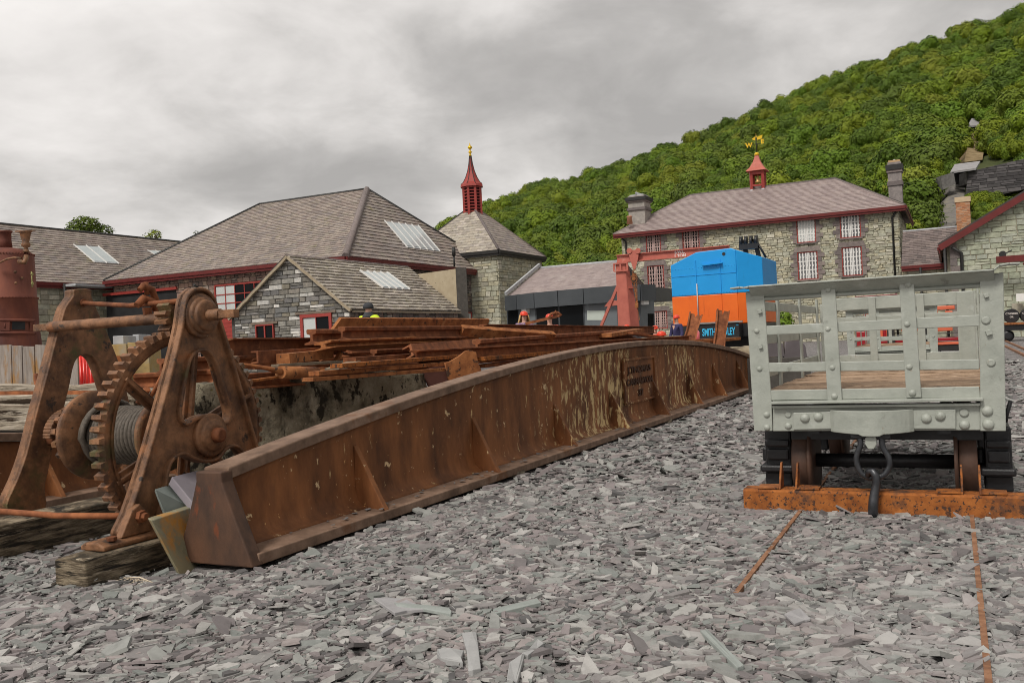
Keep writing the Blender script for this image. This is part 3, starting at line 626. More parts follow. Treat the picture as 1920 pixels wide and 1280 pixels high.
for i in range(len(base) - 1):
    a, b = base[i], base[i + 1]
    gl = i in (0, 2, 3)
    mb = MB(); mb.bar(zr(a, 1.15), zr(b, 1.15), .08, 2.3); mb.build('shopfront_pane' if gl else 'cladding_panel', glass_dark if gl else clad_light, croot)
    mb = MB(); mb.bar(zr(a, 0), zr(a, 2.3), .1, .12); mb.build('mullion', cladding, croot)
back0, back1 = zr(base[0] + B * 3, 0), zr(base[-1] + B * 3, 0)
mb = MB(); mb.prism([zr(p, 2.3) for p in base] + [zr(back1, 2.3), zr(back0, 2.3)], UP * .55); mb.build('flat_roof', cladding, croot)
Pn = Plane(base[5], base[4] - base[5], UP); Pn2 = Plane(base[4], base[5] - base[4], UP)
q = [Pn2.px(1102, 582), Pn2.px(1135, 582), Pn2.px(1135, 600), Pn2.px(1102, 600)]
mb = MB(); mb.prism([Pn2.p(*x, .06) for x in q], -Pn2.N * .02); mb.build('notice_board', M('notice', [(.45, .5, .44), (.5, .55, .5)], 2, .4, 0), croot)
for (x, y, i) in ((990, 583, 1), (1203, 567, 6)):
    a = base[i]; Pq = Plane(a, base[i + 1] - a, UP); mb = MB(); c = Pq.p(*Pq.px(x, y), .14); mb.obox(c, Pq.U * .16, UP * .1, Pq.N * .1); mb.build('wall_lamp', white_paint, croot)
Pq = Plane(base[6], base[7] - base[6], UP); q = [Pq.px(1213, 588), Pq.px(1224, 588), Pq.px(1224, 640), Pq.px(1213, 640)]
mb = MB(); mb.prism([Pq.p(x[0], max(.02, x[1]), .05) for x in q], -Pq.N * .02); mb.build('door', glass_dark, croot)
# ---------------------------------------------------------------- office block with bell turret
oroot = thing('office_building', 'two storey greenish stone office with barred windows and bell turret on its ridge', 'building', (15, 55, 0))
O1 = AT(1697, 385, 50.0); O0 = PL(1150, 440, O1, A); O0.z = O1.z; OZ = O1.z; OD = 10.0
ox = .4
w0, w1 = O0 + A * ox + B * ox, O1 - A * ox + B * ox
px_w = [(1212, 440, 1240, 476), (1280, 431, 1312, 466), (1494, 411, 1530, 455), (1575, 401, 1614, 446), (1215, 498, 1246, 545), (1496, 472, 1534, 524), (1579, 463, 1617, 517), (1226, 583, 1252, 616)]
P, wl_, hs, L = wall(oroot, w0, w1, OZ - .15, stone_green, px_w, (.18, .52), (.10, .23), .07, 300, seed=51, gap=.014, jit=1.0)
white_lat, pink_lat = white_paint, M('pink_lattice', [(.42, .28, .25), (.5, .36, .33)], 5, .5, 0)
for i, r in enumerate(hs):
    wh = i in (2, 3, 5, 6)
    mtf = red_paint
    win(wl_, P, r, 'window', mtf, glass_light if i == 2 else (glass_mid if wh else glass_dark), 2, 3, front=.01, fw=.05, bw=.05, sill=quoin if i != 7 else None, lattice=white_paint if wh else pink_lat)
# dark purple quoins and lintels, laid proud
mb0 = 0
for r in hs:
    for sd_ in (-1, 1):
        v = r[1]; k = 0
        while v < r[3] - .05:
            ww = .38 if k % 2 else .22; u = r[0] - .004 - ww if sd_ < 0 else r[2] + .004
            mb = MB(); mb.prism([P.p(u, v + .01, .10), P.p(u + ww, v + .01, .10), P.p(u + ww, min(v + .24, r[3]), .10), P.p(u, min(v + .24, r[3]), .10)], -P.N * .02); mb.build('quoin_stone', quoin, wl_); v += .25; k += 1
    mb = MB(); mb.prism([P.p(r[0] - .2, r[3] + .015, .105), P.p(r[2] + .2, r[3] + .015, .105), P.p(r[2] + .12, r[3] + .30, .105), P.p(r[0] - .12, r[3] + .30, .105)], -P.N * .02); mb.build('lintel_stone', quoin, wl_)
a, b = w1, w1 + B * (OD - 2 * ox)
wall(oroot, a, b, OZ - .15, stone_green, [], (.25, .62), (.14, .30), .05, 0, seed=52)
panel(vert_plane(w0 + B * .3, w0 + B * (OD - 1)), [(0, 0), (OD - 1, 0), (OD - 1, OZ), (0, OZ)], oroot, 'wall', mortar); panel(vert_plane(w0 + B * (OD - 1), b), [(0, 0), (L, 0), (L, OZ - .1), (0, OZ - .1)], oroot, 'wall', mortar)
om = O1 + B * OD / 2; Q1 = PL(1565, 335, om, A); Q0 = PL(1295, 371, om, A); Q0.z = Q1.z
roof(oroot, [O0, O1, Q1, Q0], slate_pink, .36, .21, .022, 260, 53)
OB1, OB0 = O1 + B * OD, O0 + B * OD
roof(oroot, [O1, OB1, Q1], slate_pink, .6, .5, .014, 0, 54); roof(oroot, [OB1, OB0, Q0, Q1], slate_pink, .6, .5, .014, 0, 55); roof(oroot, [OB0, O0, Q0], slate_pink, .6, .5, .014, 0, 56)
ridge_line(oroot, Q0, Q1, .08, quoin); ridge_line(oroot, O0, Q0, .07, quoin, 'hip_cap'); ridge_line(oroot, O1, Q1, .07, quoin, 'hip_cap')
gutter(O0 - UP * .08, O1 - UP * .08, nA * .3, oroot); gutter(O1 - UP * .08, OB1 - UP * .08, A * .3, oroot)
pipe(oroot, [w0 + nA * .25 - UP * .15, w0 + A * .3 + nA * .1 - UP * .5, zr(w0 + A * .3 + nA * .1, 0)], .06); pipe(oroot, [w1 + nA * .3 - UP * .1, w1 - A * .3 + nA * .1 - UP * .6, zr(w1 - A * .3 + nA * .1, 0)], .06)
def chimney(root, x0, x1, ytop, ybot, Yd, pots, nm='chimney', yaw=True, capm=None):
    c = AT((x0 + x1) / 2, ytop, Yd); hw = (x1 - x0) / 2 * Yd / F * .78; zt = c.z; zb = AT((x0 + x1) / 2, ybot, Yd).z
    Uh, Wh = A * hw, B * hw * 1.2; o = MB(); H_ = zt - zb
    o.obox(zr(c, (zt + zb) / 2 - .4), Uh, Wh, UP * (H_ / 2 + .4)); o = o.build(nm, chim, root)
    for z, k, t in ((zt - .12 * H_, 1.28, .06), (zt - .19 * H_, 1.15, .05), (zt - .5 * H_, 1.15, .05)):
        mb = MB(); mb.obox(zr(c, z), Uh * k, Wh * k, UP * (t * H_)); mb.build('chimney_course', dark_metal if k > 1.2 else quoin, o)
    mb = MB(); mb.obox(zr(c, zt), Uh * .85, Wh * .85, UP * .05 * H_); mb.build('chimney_cap', capm or lead, o)
    for i in range(pots):
        p = c + B * hw * (i - (pots - 1) / 2) * .5 + A * 0; mb = MB(); mb.lathe(zr(p, zt), UP, [(0, .06), (.16, .05), (.2, .065), (.24, .05)], 8); mb.build('chimney_pot', lead, o)
    return o
chimney(oroot, 1178, 1218, 369, 418, 58.5, 5); chimney(oroot, 1662, 1692, 306, 385, 58.0, 1, capm=M('ochre_pot', [(.42, .28, .14), (.5, .34, .18)], 4))
mb = MB(); c = AT(1180, 405, 57.5); mb.lathe(zr(c, c.z - .5), UP, [(0, .2), (.4, .14), (.45, .2), (.5, .14)], 10); mb.build('chimney_pot', M('terracotta', [(.42, .19, .11), (.5, .25, .15)], 4), oroot)
# bell turret
bt = PL(1422, 355, om, A); btb = bt.z; mp2 = bt.y / F
z_of = lambda y: PL(1420, y, om, A).z
tur = MB(); rw = 10.5 * mp2
for sx in (-1, 1):
    for sy in (-1, 1): p = bt + A * rw * sx + B * rw * sy; tur.bar(zr(p, btb - .3), zr(p, z_of(322)), .16, .16)
tur = tur.build('bell_turret', red_paint, oroot)
for z, t in ((z_of(326), .18), (z_of(349), .12)):
    for s1 in (-1, 1):
        mb = MB(); mb.bar(zr(bt + A * rw * s1 - B * rw * .85, z), zr(bt + A * rw * s1 + B * rw * .85, z), .12, t); mb.build('turret_rail', red_paint, tur)
        mb = MB(); mb.bar(zr(bt + B * rw * s1 - A * rw * .85, z), zr(bt + B * rw * s1 + A * rw * .85, z), .12, t); mb.build('turret_rail', red_paint, tur)
pr = [(z_of(322), 18.5), (z_of(320), 17.5), (z_of(315), 12.5), (z_of(305), 7), (z_of(292), 3)]
mb = MB()
for i, (z, r) in enumerate(pr): pass
ptsv = [zr(bt + A * r * mp2 * a_ + B * r * mp2 * b_, z) for z, r in pr for a_, b_ in ((-1, -1), (1, -1), (1, 1), (-1, 1))]
mb.add(ptsv, [(i * 4 + k, i * 4 + (k + 1) % 4, i * 4 + 4 + (k + 1) % 4, i * 4 + 4 + k) for i in range(4) for k in range(4)] + [(3, 2, 1, 0), (16, 17, 18, 19)])
trf = mb.build('turret_roof', crane_red, tur)
mb = MB(); mb.lathe(zr(bt, z_of(292)), UP, [(0, .14), (.12, .16), (.2, .1)], 8); mb.build('roof_cap', gold, trf)
mb = MB(); zb0 = z_of(343); zb1 = z_of(328)
mb.lathe(zr(bt, zb0), UP, [(0, 5.2 * mp2), (.1, 4.4 * mp2), ((zb1 - zb0) * .5, 3 * mp2), ((zb1 - zb0) * .85, 1.8 * mp2), (zb1 - zb0, .05)], 12); mb.build('bell', M('bell_brass', [(.6, .36, .12), (.7, .45, .18)], 4, .35, 0, metal=.4), tur)
for sx in (-1, 1): mb = MB(); mb.ball(bt + A * rw * sx - B * rw - UP * .15, .14, 8, (1, 1, 1.3)); mb.build('turret_foot', lead, tur)
zv0, zv1 = z_of(290), z_of(252); xv = bt
vane = thing('weather_vane', 'yellow weather vane with W and E letters above the bell turret', 'weather vane', zr(bt, zv0))
mb = MB(); mb.tube([zr(bt, zv0), zr(bt, zv1)], .025, 6); zc = z_of(270); mb.bar(zr(bt - A * 13 * mp2, zc), zr(bt + A * 12 * mp2, zc), .02, .02); mb.bar(zr(bt - B * .4, zc), zr(bt + B * .4, zc), .02, .02); mb.build('vane_post', dark_metal, vane)
def txt(s_, C, U, V, size, mt, parent, name='lettering', ext=.01, label=None, sx=1.0, font_bold=0.0, align='CENTER', off=None):
    cu = bpy.data.curves.new(name, 'FONT'); cu.body = s_; cu.size = size; cu.extrude = ext; cu.align_x = align; cu.align_y = 'CENTER'; cu.offset = font_bold; cu.space_character = 1.0
    o = bpy.data.objects.new(name, cu); col.objects.link(o)
    U = V3(U).normalized(); V = V3(V); V = (V - U * V.dot(U)).normalized(); Nn = U.cross(V)
    mw = Matrix(((U.x * sx, V.x, Nn.x, C[0]), (U.y * sx, V.y, Nn.y, C[1]), (U.z * sx, V.z, Nn.z, C[2]), (0, 0, 0, 1)))
    dg = bpy.context.evaluated_depsgraph_get(); me = bpy.data.meshes.new_from_object(o.evaluated_get(dg)); bpy.data.objects.remove(o)
    me.transform(mw); me.materials.clear(); me.materials.append(mt); o = bpy.data.objects.new(name, me); col.objects.link(o)
    if parent is not None: attach(o, parent)
    return o
txt('W', zr(bt - A * 13.5 * mp2, z_of(271)) - B * .02, A, UP, .40, gold, vane, font_bold=.015); txt('E', zr(bt + A * 11.5 * mp2, z_of(267)) - B * .02, A, UP, .38, gold, vane, font_bold=.015)
mb = MB(); za = z_of(260); a0 = zr(bt, za)
mb.prism([a0 - A * .28 + UP * .02, a0 - A * .05 - UP * .12, a0 - A * .05 + UP * .15], B * .02)
mb.prism([a0 + A * .05 - UP * .08, a0 + A * .36 - UP * .03, a0 + A * .42 + UP * .2, a0 + A * .1 + UP * .12], B * .02); mb.prism([zr(bt - A * .07, zv1 - .2), zr(bt + A * .07, zv1 - .2), zr(bt, zv1 + .08)], B * .02); mb.build('vane_arrow', gold, vane)
# ---------------------------------------------------------------- link building and right gabled building
kroot = thing('link_building', 'low slate roofed link between the stone office and the red edged gable', 'building', (24, 50, 0))
k0 = AT(1690, 500, 47.0); k1 = PL(1800, 490, k0, A); k1.z = k0.z; kz = PL(1700, 434, k0 + B * 3.5, A).z
roof(kroot, [k0, k1, zr(k1 + B * 3.5, kz), zr(k0 + B * 3.5, kz)], slate_dark, .4, .2, .02, 100, 61)
roof(kroot, [k1 + B * 7, k0 + B * 7, zr(k0 + B * 3.5, kz), zr(k1 + B * 3.5, kz)], slate_roof, .6, .5, .014, 0, 62)
wall(kroot, k0 + B * .25, k1 + B * .25, k0.z - .1, stone_green, [], (.25, .62), (.14, .30), .06, 40, seed=63)
gutter(k0 - UP * .06, k1 - UP * .06, nA * .3, kroot); ridge_line(kroot, zr(k0 + B * 3.5, kz), zr(k1 + B * 3.5, kz), .07, lead)
pipe(kroot, [k0 + A * .9 - UP * .1 + nA * .1, zr(k0 + A * .9 + nA * .1, 0)], .06)
groot = thing('gabled_building', 'pale stone gable with dark red barge board at the right edge', 'building', (24, 38, 0))
g0 = AT(1780, 455, 40.0); ge = g0 + A * 9.5; g0z = g0.z
vpt = PL(1920, 352, g0, A)
sl = (vpt.z - g0z) / ((vpt - g0).length); gm = g0 + A * 5.2; gap_z = g0z + sl * 5.2; gE = g0 + A * 10.4; gE.z = g0z
Pgr = vert_plane(g0, gE)
ol = [(0, 0), (10.4, 0), (10.4, g0z), (5.2, gap_z), (0, g0z)]
wl_ = panel(Pgr, ol, groot, 'wall', mortar); pieces(Pgr, ol, wl_, 'stone', stone_pale, (.32, .62), (.2, .3), .05, .022, [], 270, seed=71, jit=.6)
for i in range(14):
    mb = MB(); ww = .45 if i % 2 else .28; z = .05 + i * .32; mb.prism([Pgr.p(.0, z, .07), Pgr.p(ww, z, .07), Pgr.p(ww, z + .3, .07), Pgr.p(0, z + .3, .07)], -Pgr.N * .03) if z < g0z - .3 else None
    if mb.v: mb.build('quoin_stone', quoin, wl_)
e0 = g0 - A * .4 - UP * sl * .4; e1 = zr(gm, gap_z)
for a, b, i in ((e0, e1, 0), (gE + A * .4 - UP * sl * .4, e1, 1)):
    a, b = a + UP * .12, b + UP * .12
    roof(groot, [a - B * .35, b - B * .35, b + B * 12, a + B * 12][::1] if i == 0 else [b - B * .35, a - B * .35, a + B * 12, b + B * 12], slate_roof, .4, .3, .012, 0, 72 + i)
    mb = MB(); mb.bar(a - B * .38 - UP * .12, b - B * .38 - UP * .12, .06, .26); mb.build('barge_board', gutter_red, groot)
panel(vert_plane(g0 + B * 0.3, g0 + B * 12), [(0, 0), (11.7, 0), (11.7, g0z), (0, g0z)], groot, 'wall', mortar)
gutter(e0 - UP * .0, e0 + B * 12, -A * .3, groot)
pipe(groot, [e0 + A * .5 - B * .25, g0 + A * .45 - B * .15 - UP * .5, zr(g0 + A * .45 - B * .15, 0)], .07); pipe(groot, [e0 + A * .2 - B * .35, zr(e0 + A * .2 - B * .35, 0)], .06)
cc = AT(1806, 402, 43.0); mb = MB(); mb.obox(zr(cc, cc.z - .3), A * .30, B * .35, UP * .95)
ch = mb.build('brick_chimney', M('brick_orange', [(.42, .21, .11), (.5, .27, .15)], 5, .9, .4), groot)
Pc = Plane(zr(cc, cc.z - 1.25) - B * .353 - A * .3, A, UP); pieces(Pc, [(0, 0), (.6, 0), (.6, 1.9), (0, 1.9)], ch, 'brick', M('brick_o', [(.85, .85, .85), (1.1, 1.1, 1.1)], 9, .9, .3, pal=[(.5, .24, .12), (.42, .2, .11), (.55, .3, .17), (.46, .3, .2)]), (.2, .22), (.075, .076), .012, .01, [], 60, seed=75)
mb = MB(); mb.obox(zr(cc, cc.z + .67), A * .34, B * .39, UP * .12); mb.build('chimney_cap', M('cap_sand', [(.5, .38, .24), (.58, .45, .3)], 5), ch)
# red steel arm on the gable
arm = thing('jib_arm', 'dark red steel jib arm with black pulley fixed to the pale stone gable', 'crane arm', Pgr.p(6, 0, .2))
p0 = Pgr.p(*Pgr.px(1866, 490), 1.0); p1 = zr(p0 + A * 3.2, p0.z)
mb = MB(); mb.bar(p0, p1, .2, .27); mb.build('beam', gutter_red, arm); mb = MB(); mb.tube([p0 + A * 1.0 - UP * .2, p0 + A * 2.6 - UP * 1.5], .07, 8); mb.build('brace', gutter_red, arm)
mb = MB(); mb.lathe(p0 + A * .25 + UP * .22 - B * .06, B, [(0, .14), (.12, .14)], 14); mb.bar(p0 + A * .3 + UP * .22, p0 + A * .6 + UP * .36, .05, .05); mb.build('pulley', dark_metal, arm)
# ================================================================ ground, hill and woodland
mb = MB(); gm_ = M('ground_slate', [(.5, .5, .5), (1, 1, 1), (1.3, 1.3, 1.3)], 3, .85, .7, 40, bdist=.02)
_nt = gm_.node_tree; _vo = _nt.nodes.new('ShaderNodeTexVoronoi'); _vo.inputs['Scale'].default_value = 26; _mp = _nt.nodes.new('ShaderNodeMapping'); _mp.inputs['Scale'].default_value = (.6, 1.3, 1); _tc = _nt.nodes.new('ShaderNodeTexCoord')
_nt.links.new(_tc.outputs['Object'], _mp.inputs[0]); _nt.links.new(_mp.outputs[0], _vo.inputs['Vector']); _rr = _nt.nodes.new('ShaderNodeValToRGB'); _sp = _nt.nodes.new('ShaderNodeSeparateColor'); _nt.links.new(_vo.outputs['Color'], _sp.inputs[0]); _nt.links.new(_sp.outputs[0], _rr.inputs[0])
setramp(_rr.color_ramp, [(0, (.05, .047, .046)), (.25, (.10, .095, .092)), (.5, (.20, .185, .18)), (.8, (.27, .25, .245)), (1, (.36, .34, .33))]); _bs = [n for n in _nt.nodes if n.type == 'BSDF_PRINCIPLED'][0]; _nt.links.new(_rr.outputs[0], _bs.inputs['Base Color'])
n_ = 40
for R_, z in ((0, 0),): pass
gv = [(0, 0, 0)]; gf = []
rad = [2, 6, 15, 40, 100, 300, 900, 2500]
for r in rad:
    for k in range(48): a = 2 * math.pi * k / 48; gv.append((r * math.cos(a), r * math.sin(a), 0))
for k in range(48): gf.append((0, 1 + k, 1 + (k + 1) % 48))
for i in range(len(rad) - 1):
    for k in range(48): a = 1 + i * 48 + k; b = 1 + i * 48 + (k + 1) % 48; gf.append((a, a + 48, b + 48, b))
mb.add(gv, gf); mb.build('ground', gm_, kind='structure')
# loose chips, thinning out with distance into the ground material
def chips(seed, n, ysamp, size, name, tilt=5.5):
    K = 5
    r = np.random.RandomState(seed); Y = ysamp(r, n)
    X = (r.rand(n) * 1.30 - .63) * Y
    gl = (X - (-1.25)) * .8987 - (Y - 3.45) * .4386      # signed distance right of the big girder
    front = Y < 3.9 + r.rand(n) * .5
    k = (gl > .19) | (front & ((gl < -.30) | (Y < 3.5))); X, Y = X[k], Y[k]; n = len(X)
    s_ = size * np.minimum(3.0, 0.40 + r.gamma(1.5, .42, n)) * np.clip((Y / 4.5), .8, 3) ** .35
    asp = 1.2 + r.rand(n) ** 1.6 * 2.6; a = r.rand(n) * 2 * np.pi
    th = .0012 + r.rand(n) * .0026 * (s_ / size)
    ang = np.sort((np.arange(5) / 5 * 2 * np.pi)[None, :] + (r.rand(n, 5) - .5) * 1.15, 1); rad_ = .7 + r.rand(n, 5) * .6
    lx = np.cos(ang) * rad_ * s_[:, None] * asp[:, None] ** .5; ly = np.sin(ang) * rad_ * s_[:, None] / asp[:, None] ** .5
    tt = tilt * np.where(r.rand(n) < .12, 2.2, 1.0); tx = np.radians(r.randn(n) * tt); ty = np.radians(r.randn(n) * tt)
    ext = s_ * (np.abs(np.sin(tx)) + np.abs(np.sin(ty))) * .6
    zc = .003 + r.rand(n) ** 1.3 * .016 + ext * .7
    V = np.zeros((n, 10, 3))
    ca, sa = np.cos(a)[:, None], np.sin(a)[:, None]
    for j, zo in ((0, 1), (1, 0)):
        sc_ = 1.0 if j else .93
        x_, y_ = lx * sc_, ly * sc_
        wx, wy = x_ * ca - y_ * sa, x_ * sa + y_ * ca
        V[:, j * 5:j * 5 + 5, 0] = wx + X[:, None]; V[:, j * 5:j * 5 + 5, 1] = wy + Y[:, None]
        V[:, j * 5:j * 5 + 5, 2] = zc[:, None] + wx * np.tan(ty)[:, None] + wy * np.tan(tx)[:, None] + (th if zo else -th)[:, None]
    me = bpy.data.meshes.new(name); nv = n * 10
    me.vertices.add(nv); me.vertices.foreach_set('co', V.reshape(-1))
    top = np.arange(5)[None, :] + (np.arange(n) * 10)[:, None]
    sides = []
    for k_ in range(5): sides.append(np.stack([5 + k_ + np.arange(n) * 10, 5 + (k_ + 1) % 5 + np.arange(n) * 10, (k_ + 1) % 5 + np.arange(n) * 10, k_ + np.arange(n) * 10], 1))
    loops = np.concatenate([top.reshape(-1)] + [q.reshape(-1) for q in sides])
    starts = np.concatenate([np.arange(n) * 5, n * 5 + np.arange(n * 5) * 4])
    me.loops.add(len(loops)); me.loops.foreach_set('vertex_index', loops.astype(np.int32)); me.polygons.add(len(starts)); me.polygons.foreach_set('loop_start', starts.astype(np.int32))
    me.update(calc_edges=True); me.validate()
    at = me.attributes.new('tint', 'FLOAT', 'POINT'); at.data.foreach_set('value', np.repeat(r.rand(n) * .998 + .001, 10).astype(np.float32))
    me.polygons.foreach_set('use_smooth', np.zeros(len(starts), dtype=bool)); me.materials.append(chip_m); o = bpy.data.objects.new(name, me); col.objects.link(o)
    return tag(o, kind='stuff')
def powsamp(y0, y1, p):
    return lambda r, n: (y0 ** (p + 1) + r.rand(n) * (y1 ** (p + 1) - y0 ** (p + 1))) ** (1 / (p + 1))
tag(chips(5, 92000, powsamp(1.75, 5.2, .75), .0158, 'slate_gravel'), 'grey and purple slate chippings covering the yard')
tag(chips(6, 76000, powsamp(5.0, 18, .0), .0195, 'slate_gravel', 7), 'grey slate chippings farther back along the track')
# hill: base line to ridge line
ridge = [(300, 690, 330), (700, 560, 340), (790, 455, 345), (840, 428, 350), (905, 398, 350), (985, 364, 345), (1040, 349, 342), (1100, 337, 340), (1200, 303, 330), (1300, 268, 320), (1400, 226, 310), (1500, 180, 300), (1600, 142, 290), (1690, 103, 280), (1800, 74, 272), (1920, 34, 262), (2100, -40, 250), (2400, -150, 235), (2900, -260, 215)]
def rint(x):
    for a, b in zip(ridge[:-1], ridge[1:]):
        if a[0] <= x <= b[0]: t = (x - a[0]) / (b[0] - a[0]); return a[1] + (b[1] - a[1]) * t, a[2] + (b[2] - a[2]) * t
NX, NT = 60, 22; hv = []; HG = []
for i in range(NX + 1):
    x = 300 + (2900 - 300) * i / NX; yr, Yr = rint(x); rp_ = AT(x, yr + 10, Yr); u = rp_.x / Yr
    Yb = 78.0 if x > 1000 else 78 + (1000 - x) * .16; rowp = []
    for j in range(NT + 1):
        t = j / NT; Yj = Yb + (Yr - Yb) * t
        z = max(0, rp_.z) * (t ** 1.12) + 5 * math.sin(i * .9 + j * .5) * t * (1 - t) + 4 * math.sin(i * .35 - j * .8) * t * (1 - t)
        p = V3((u * Yj, Yj, z - .3 * (j == 0))); rowp.append(p)
    for kx, (dy, dz) in enumerate(((60, -6), (260, -60))): rowp.append(V3((u * (Yr + dy), Yr + dy, max(-1, rp_.z + dz))))
    HG.append(rowp)
mb = MB(); m_ = NT + 3
mb.add([p for r_ in HG for p in r_], [(i * m_ + j, (i + 1) * m_ + j, (i + 1) * m_ + j + 1, i * m_ + j + 1) for i in range(NX) for j in range(m_ - 1)], True)
mb.build('hillside', M('hill_soil', [(.045, .06, .018), (.08, .09, .03)], .3, .95, .5), kind='structure')
def hill_at(fi, t):
    i = min(NX - 1, int(fi)); f_ = fi - i; j = min(NT - 1, int(t * NT)); g_ = t * NT - j
    a = HG[i][j].lerp(HG[i][j + 1], g_); b = HG[i + 1][j].lerp(HG[i + 1][j + 1], g_); return a.lerp(b, f_)
# crowns
def crown_mesh(seed, n=700, lobes=9, leaf=.16, core=True, flat=.8, nj=.22):
    r = random.Random(seed); mb = MB(); L_ = []
    for k in range(lobes):
        a = r.uniform(0, 6.28); d = r.uniform(.1, .62); L_.append((V3((math.cos(a) * d, math.sin(a) * d, r.uniform(.35, 1.05) * flat + .15 * (1 - d))), r.uniform(.34, .52)))
    L_.append((V3((0, 0, .75 * flat)), .6))
    if core:
        for c, q in L_:
            mb.ball(c, q * .74, 6)
            mb.sm[-50:] = [True] * 50 if len(mb.sm) >= 50 else mb.sm
    for i in range(n):
        c, q = r.choice(L_); d = V3((r.gauss(0, 1), r.gauss(0, 1), r.gauss(.25, 1))).normalized(); p = c + d * q * r.uniform(.78, 1.12)
        if any((p - c2).length < q2 * .7 for c2, q2 in L_): 
            if r.random() < .8: continue
        nn = (d + V3((r.gauss(0, nj), r.gauss(0, nj), r.gauss(.15, nj)))).normalized(); x = nn.orthogonal().normalized(); y = nn.cross(x); s_ = leaf * r.uniform(.5, 1.2); a = r.uniform(0, 6.28)
        X = (x * math.cos(a) + y * math.sin(a)) * s_; Y = (y * math.cos(a) - x * math.sin(a)) * s_ * .8
        mb.ct = .001
        mb.add([p - X, p - Y * .9, p + X, p + Y], [(0, 1, 2, 3)])
    return mb
crowns = []
cc_ = bpy.data.collections.new('crown_sources')
for k in range(5):
    me = crown_mesh(100 + k, 3600, 8 + k % 3, .066, flat=.85).mesh('crown', leaf_m); me.attributes.remove(me.attributes['tint']) if 'tint' in me.attributes else None
    o = bpy.data.objects.new('crown_source_%d' % k, me); cc_.objects.link(o); crowns.append(me)
r = random.Random(11); wood_pts = []
SC = (1740, 340, 1835, 430)
def proj(p):
    d = p - CAM; a = (d.x * cr - d.z * sr) / d.y; b = (d.x * sr + d.z * cr) / d.y; return 960 + a * F, 640 - b * F
scars = [[(1812, 218), (1846, 218), (1852, 300), (1804, 300)], [(1780, 300), (1930, 300), (1930, 352), (1780, 380)], [(1740, 345), (1816, 345), (1800, 440), (1745, 440)], [(1812, 340), (1930, 318), (1930, 330), (1812, 385)]]
def inpoly(x, y, pg):
    s_ = False; j = len(pg) - 1
    for i in range(len(pg)):
        if (pg[i][1] > y) != (pg[j][1] > y) and x < (pg[j][0] - pg[i][0]) * (y - pg[i][1]) / (pg[j][1] - pg[i][1]) + pg[i][0]: s_ = not s_
        j = i
    return s_
tries = 0
while len(wood_pts) < 9500 and tries < 110000:
    tries += 1; t = r.random() ** .8 * 1.06; fi = r.uniform(9, NX * .78)
    p = hill_at(min(NX - .01, fi), min(1, t))
    if t > 1: p = p + V3((0, (t - 1) * 400, 0))
    x, y = proj(p + UP * 2)
    if x < 740 or x > 2150 or p.z < .5: continue
    if r.random() > (60 + p.y * .55) / 260: continue
    pj = [proj(p + UP * h_) for h_ in (0, 2, 4, 6, 8)]
    if any(inpoly(a_, b_, g) for g in scars for a_, b_ in pj): continue
    wood_pts.append((p, r.uniform(1.25, 2.8) * (1.7 if r.random() < .12 else 1)))
shr = 0
while shr < 130 and tries < 200000:
    tries += 1; p = hill_at(r.uniform(26, 46), r.uniform(.1, .75)); x, y = proj(p)
    if not inpoly(x, y, [(1822, 400), (1832, 372), (1960, 338), (1960, 420), (1830, 440)]): continue
    wood_pts.append((p, r.uniform(.9, 1.7))); shr += 1
wood_pts.sort(key=lambda q: q[0].y)
near = wood_pts[:90]; rest = wood_pts[90:]
# the wooded mass: instances on a point mesh
me = bpy.data.meshes.new('woodland'); me.from_pydata([tuple(p) for p, s_ in rest], [], [])
at = me.attributes.new('size', 'FLOAT', 'POINT'); at.data.foreach_set('value', [s_ for p, s_ in rest])
wo_ = bpy.data.objects.new('woodland', me); col.objects.link(wo_); tag(wo_, 'dense green broadleaf woodland covering the hillside', kind='stuff')
ng = bpy.data.node_groups.new('scatter', 'GeometryNodeTree'); ng.interface.new_socket('Geometry', in_out='INPUT', socket_type='NodeSocketGeometry'); ng.interface.new_socket('Geometry', in_out='OUTPUT', socket_type='NodeSocketGeometry')
gi, go = ng.nodes.new('NodeGroupInput'), ng.nodes.new('NodeGroupOutput'); ip = ng.nodes.new('GeometryNodeInstanceOnPoints'); ci = ng.nodes.new('GeometryNodeCollectionInfo')
ci.inputs['Collection'].default_value = cc_; ci.inputs['Separate Children'].default_value = True; ci.inputs['Reset Children'].default_value = True
rv = ng.nodes.new('FunctionNodeRandomValue'); rv.data_type = 'FLOAT_VECTOR'; rv.inputs[0].default_value = (-.12, -.12, 0); rv.inputs[1].default_value = (.12, .12, 6.28)
na = ng.nodes.new('GeometryNodeInputNamedAttribute'); na.data_type = 'FLOAT'; na.inputs[0].default_value = 'size'
ng.links.new(gi.outputs[0], ip.inputs['Points']); ng.links.new(ci.outputs[0], ip.inputs['Instance']); ip.inputs['Pick Instance'].default_value = True
ng.links.new(rv.outputs[0], ip.inputs['Rotation']); ng.links.new(na.outputs[0], ip.inputs['Scale']); ng.links.new(ip.outputs[0], go.inputs[0])
md = wo_.modifiers.new('scatter', 'NODES'); md.node_group = ng
bark = M('bark', [(.10, .085, .065), (.2, .175, .14)], 5, .9, .5, 20); birch = M('birch', [(.4, .38, .33), (.55, .52, .47)], 5, .9, .3)
tm = MB(); tm.tube([(0, 0, -.6), (.03, 0, .2), (-.02, .03, .8)], [.07, .05, .02], 6); tm.tube([(.02, 0, .25), (.25, .1, .7)], [.035, .012], 5); tm.tube([(.02, 0, .3), (-.25, -.08, .8)], [.03, .01], 5); tme = tm.mesh('trunk', bark)
kinds_ = ['rounded broadleaf tree in the wood rising behind the yard buildings', 'spreading broadleaf tree in the wood rising behind the yard buildings']
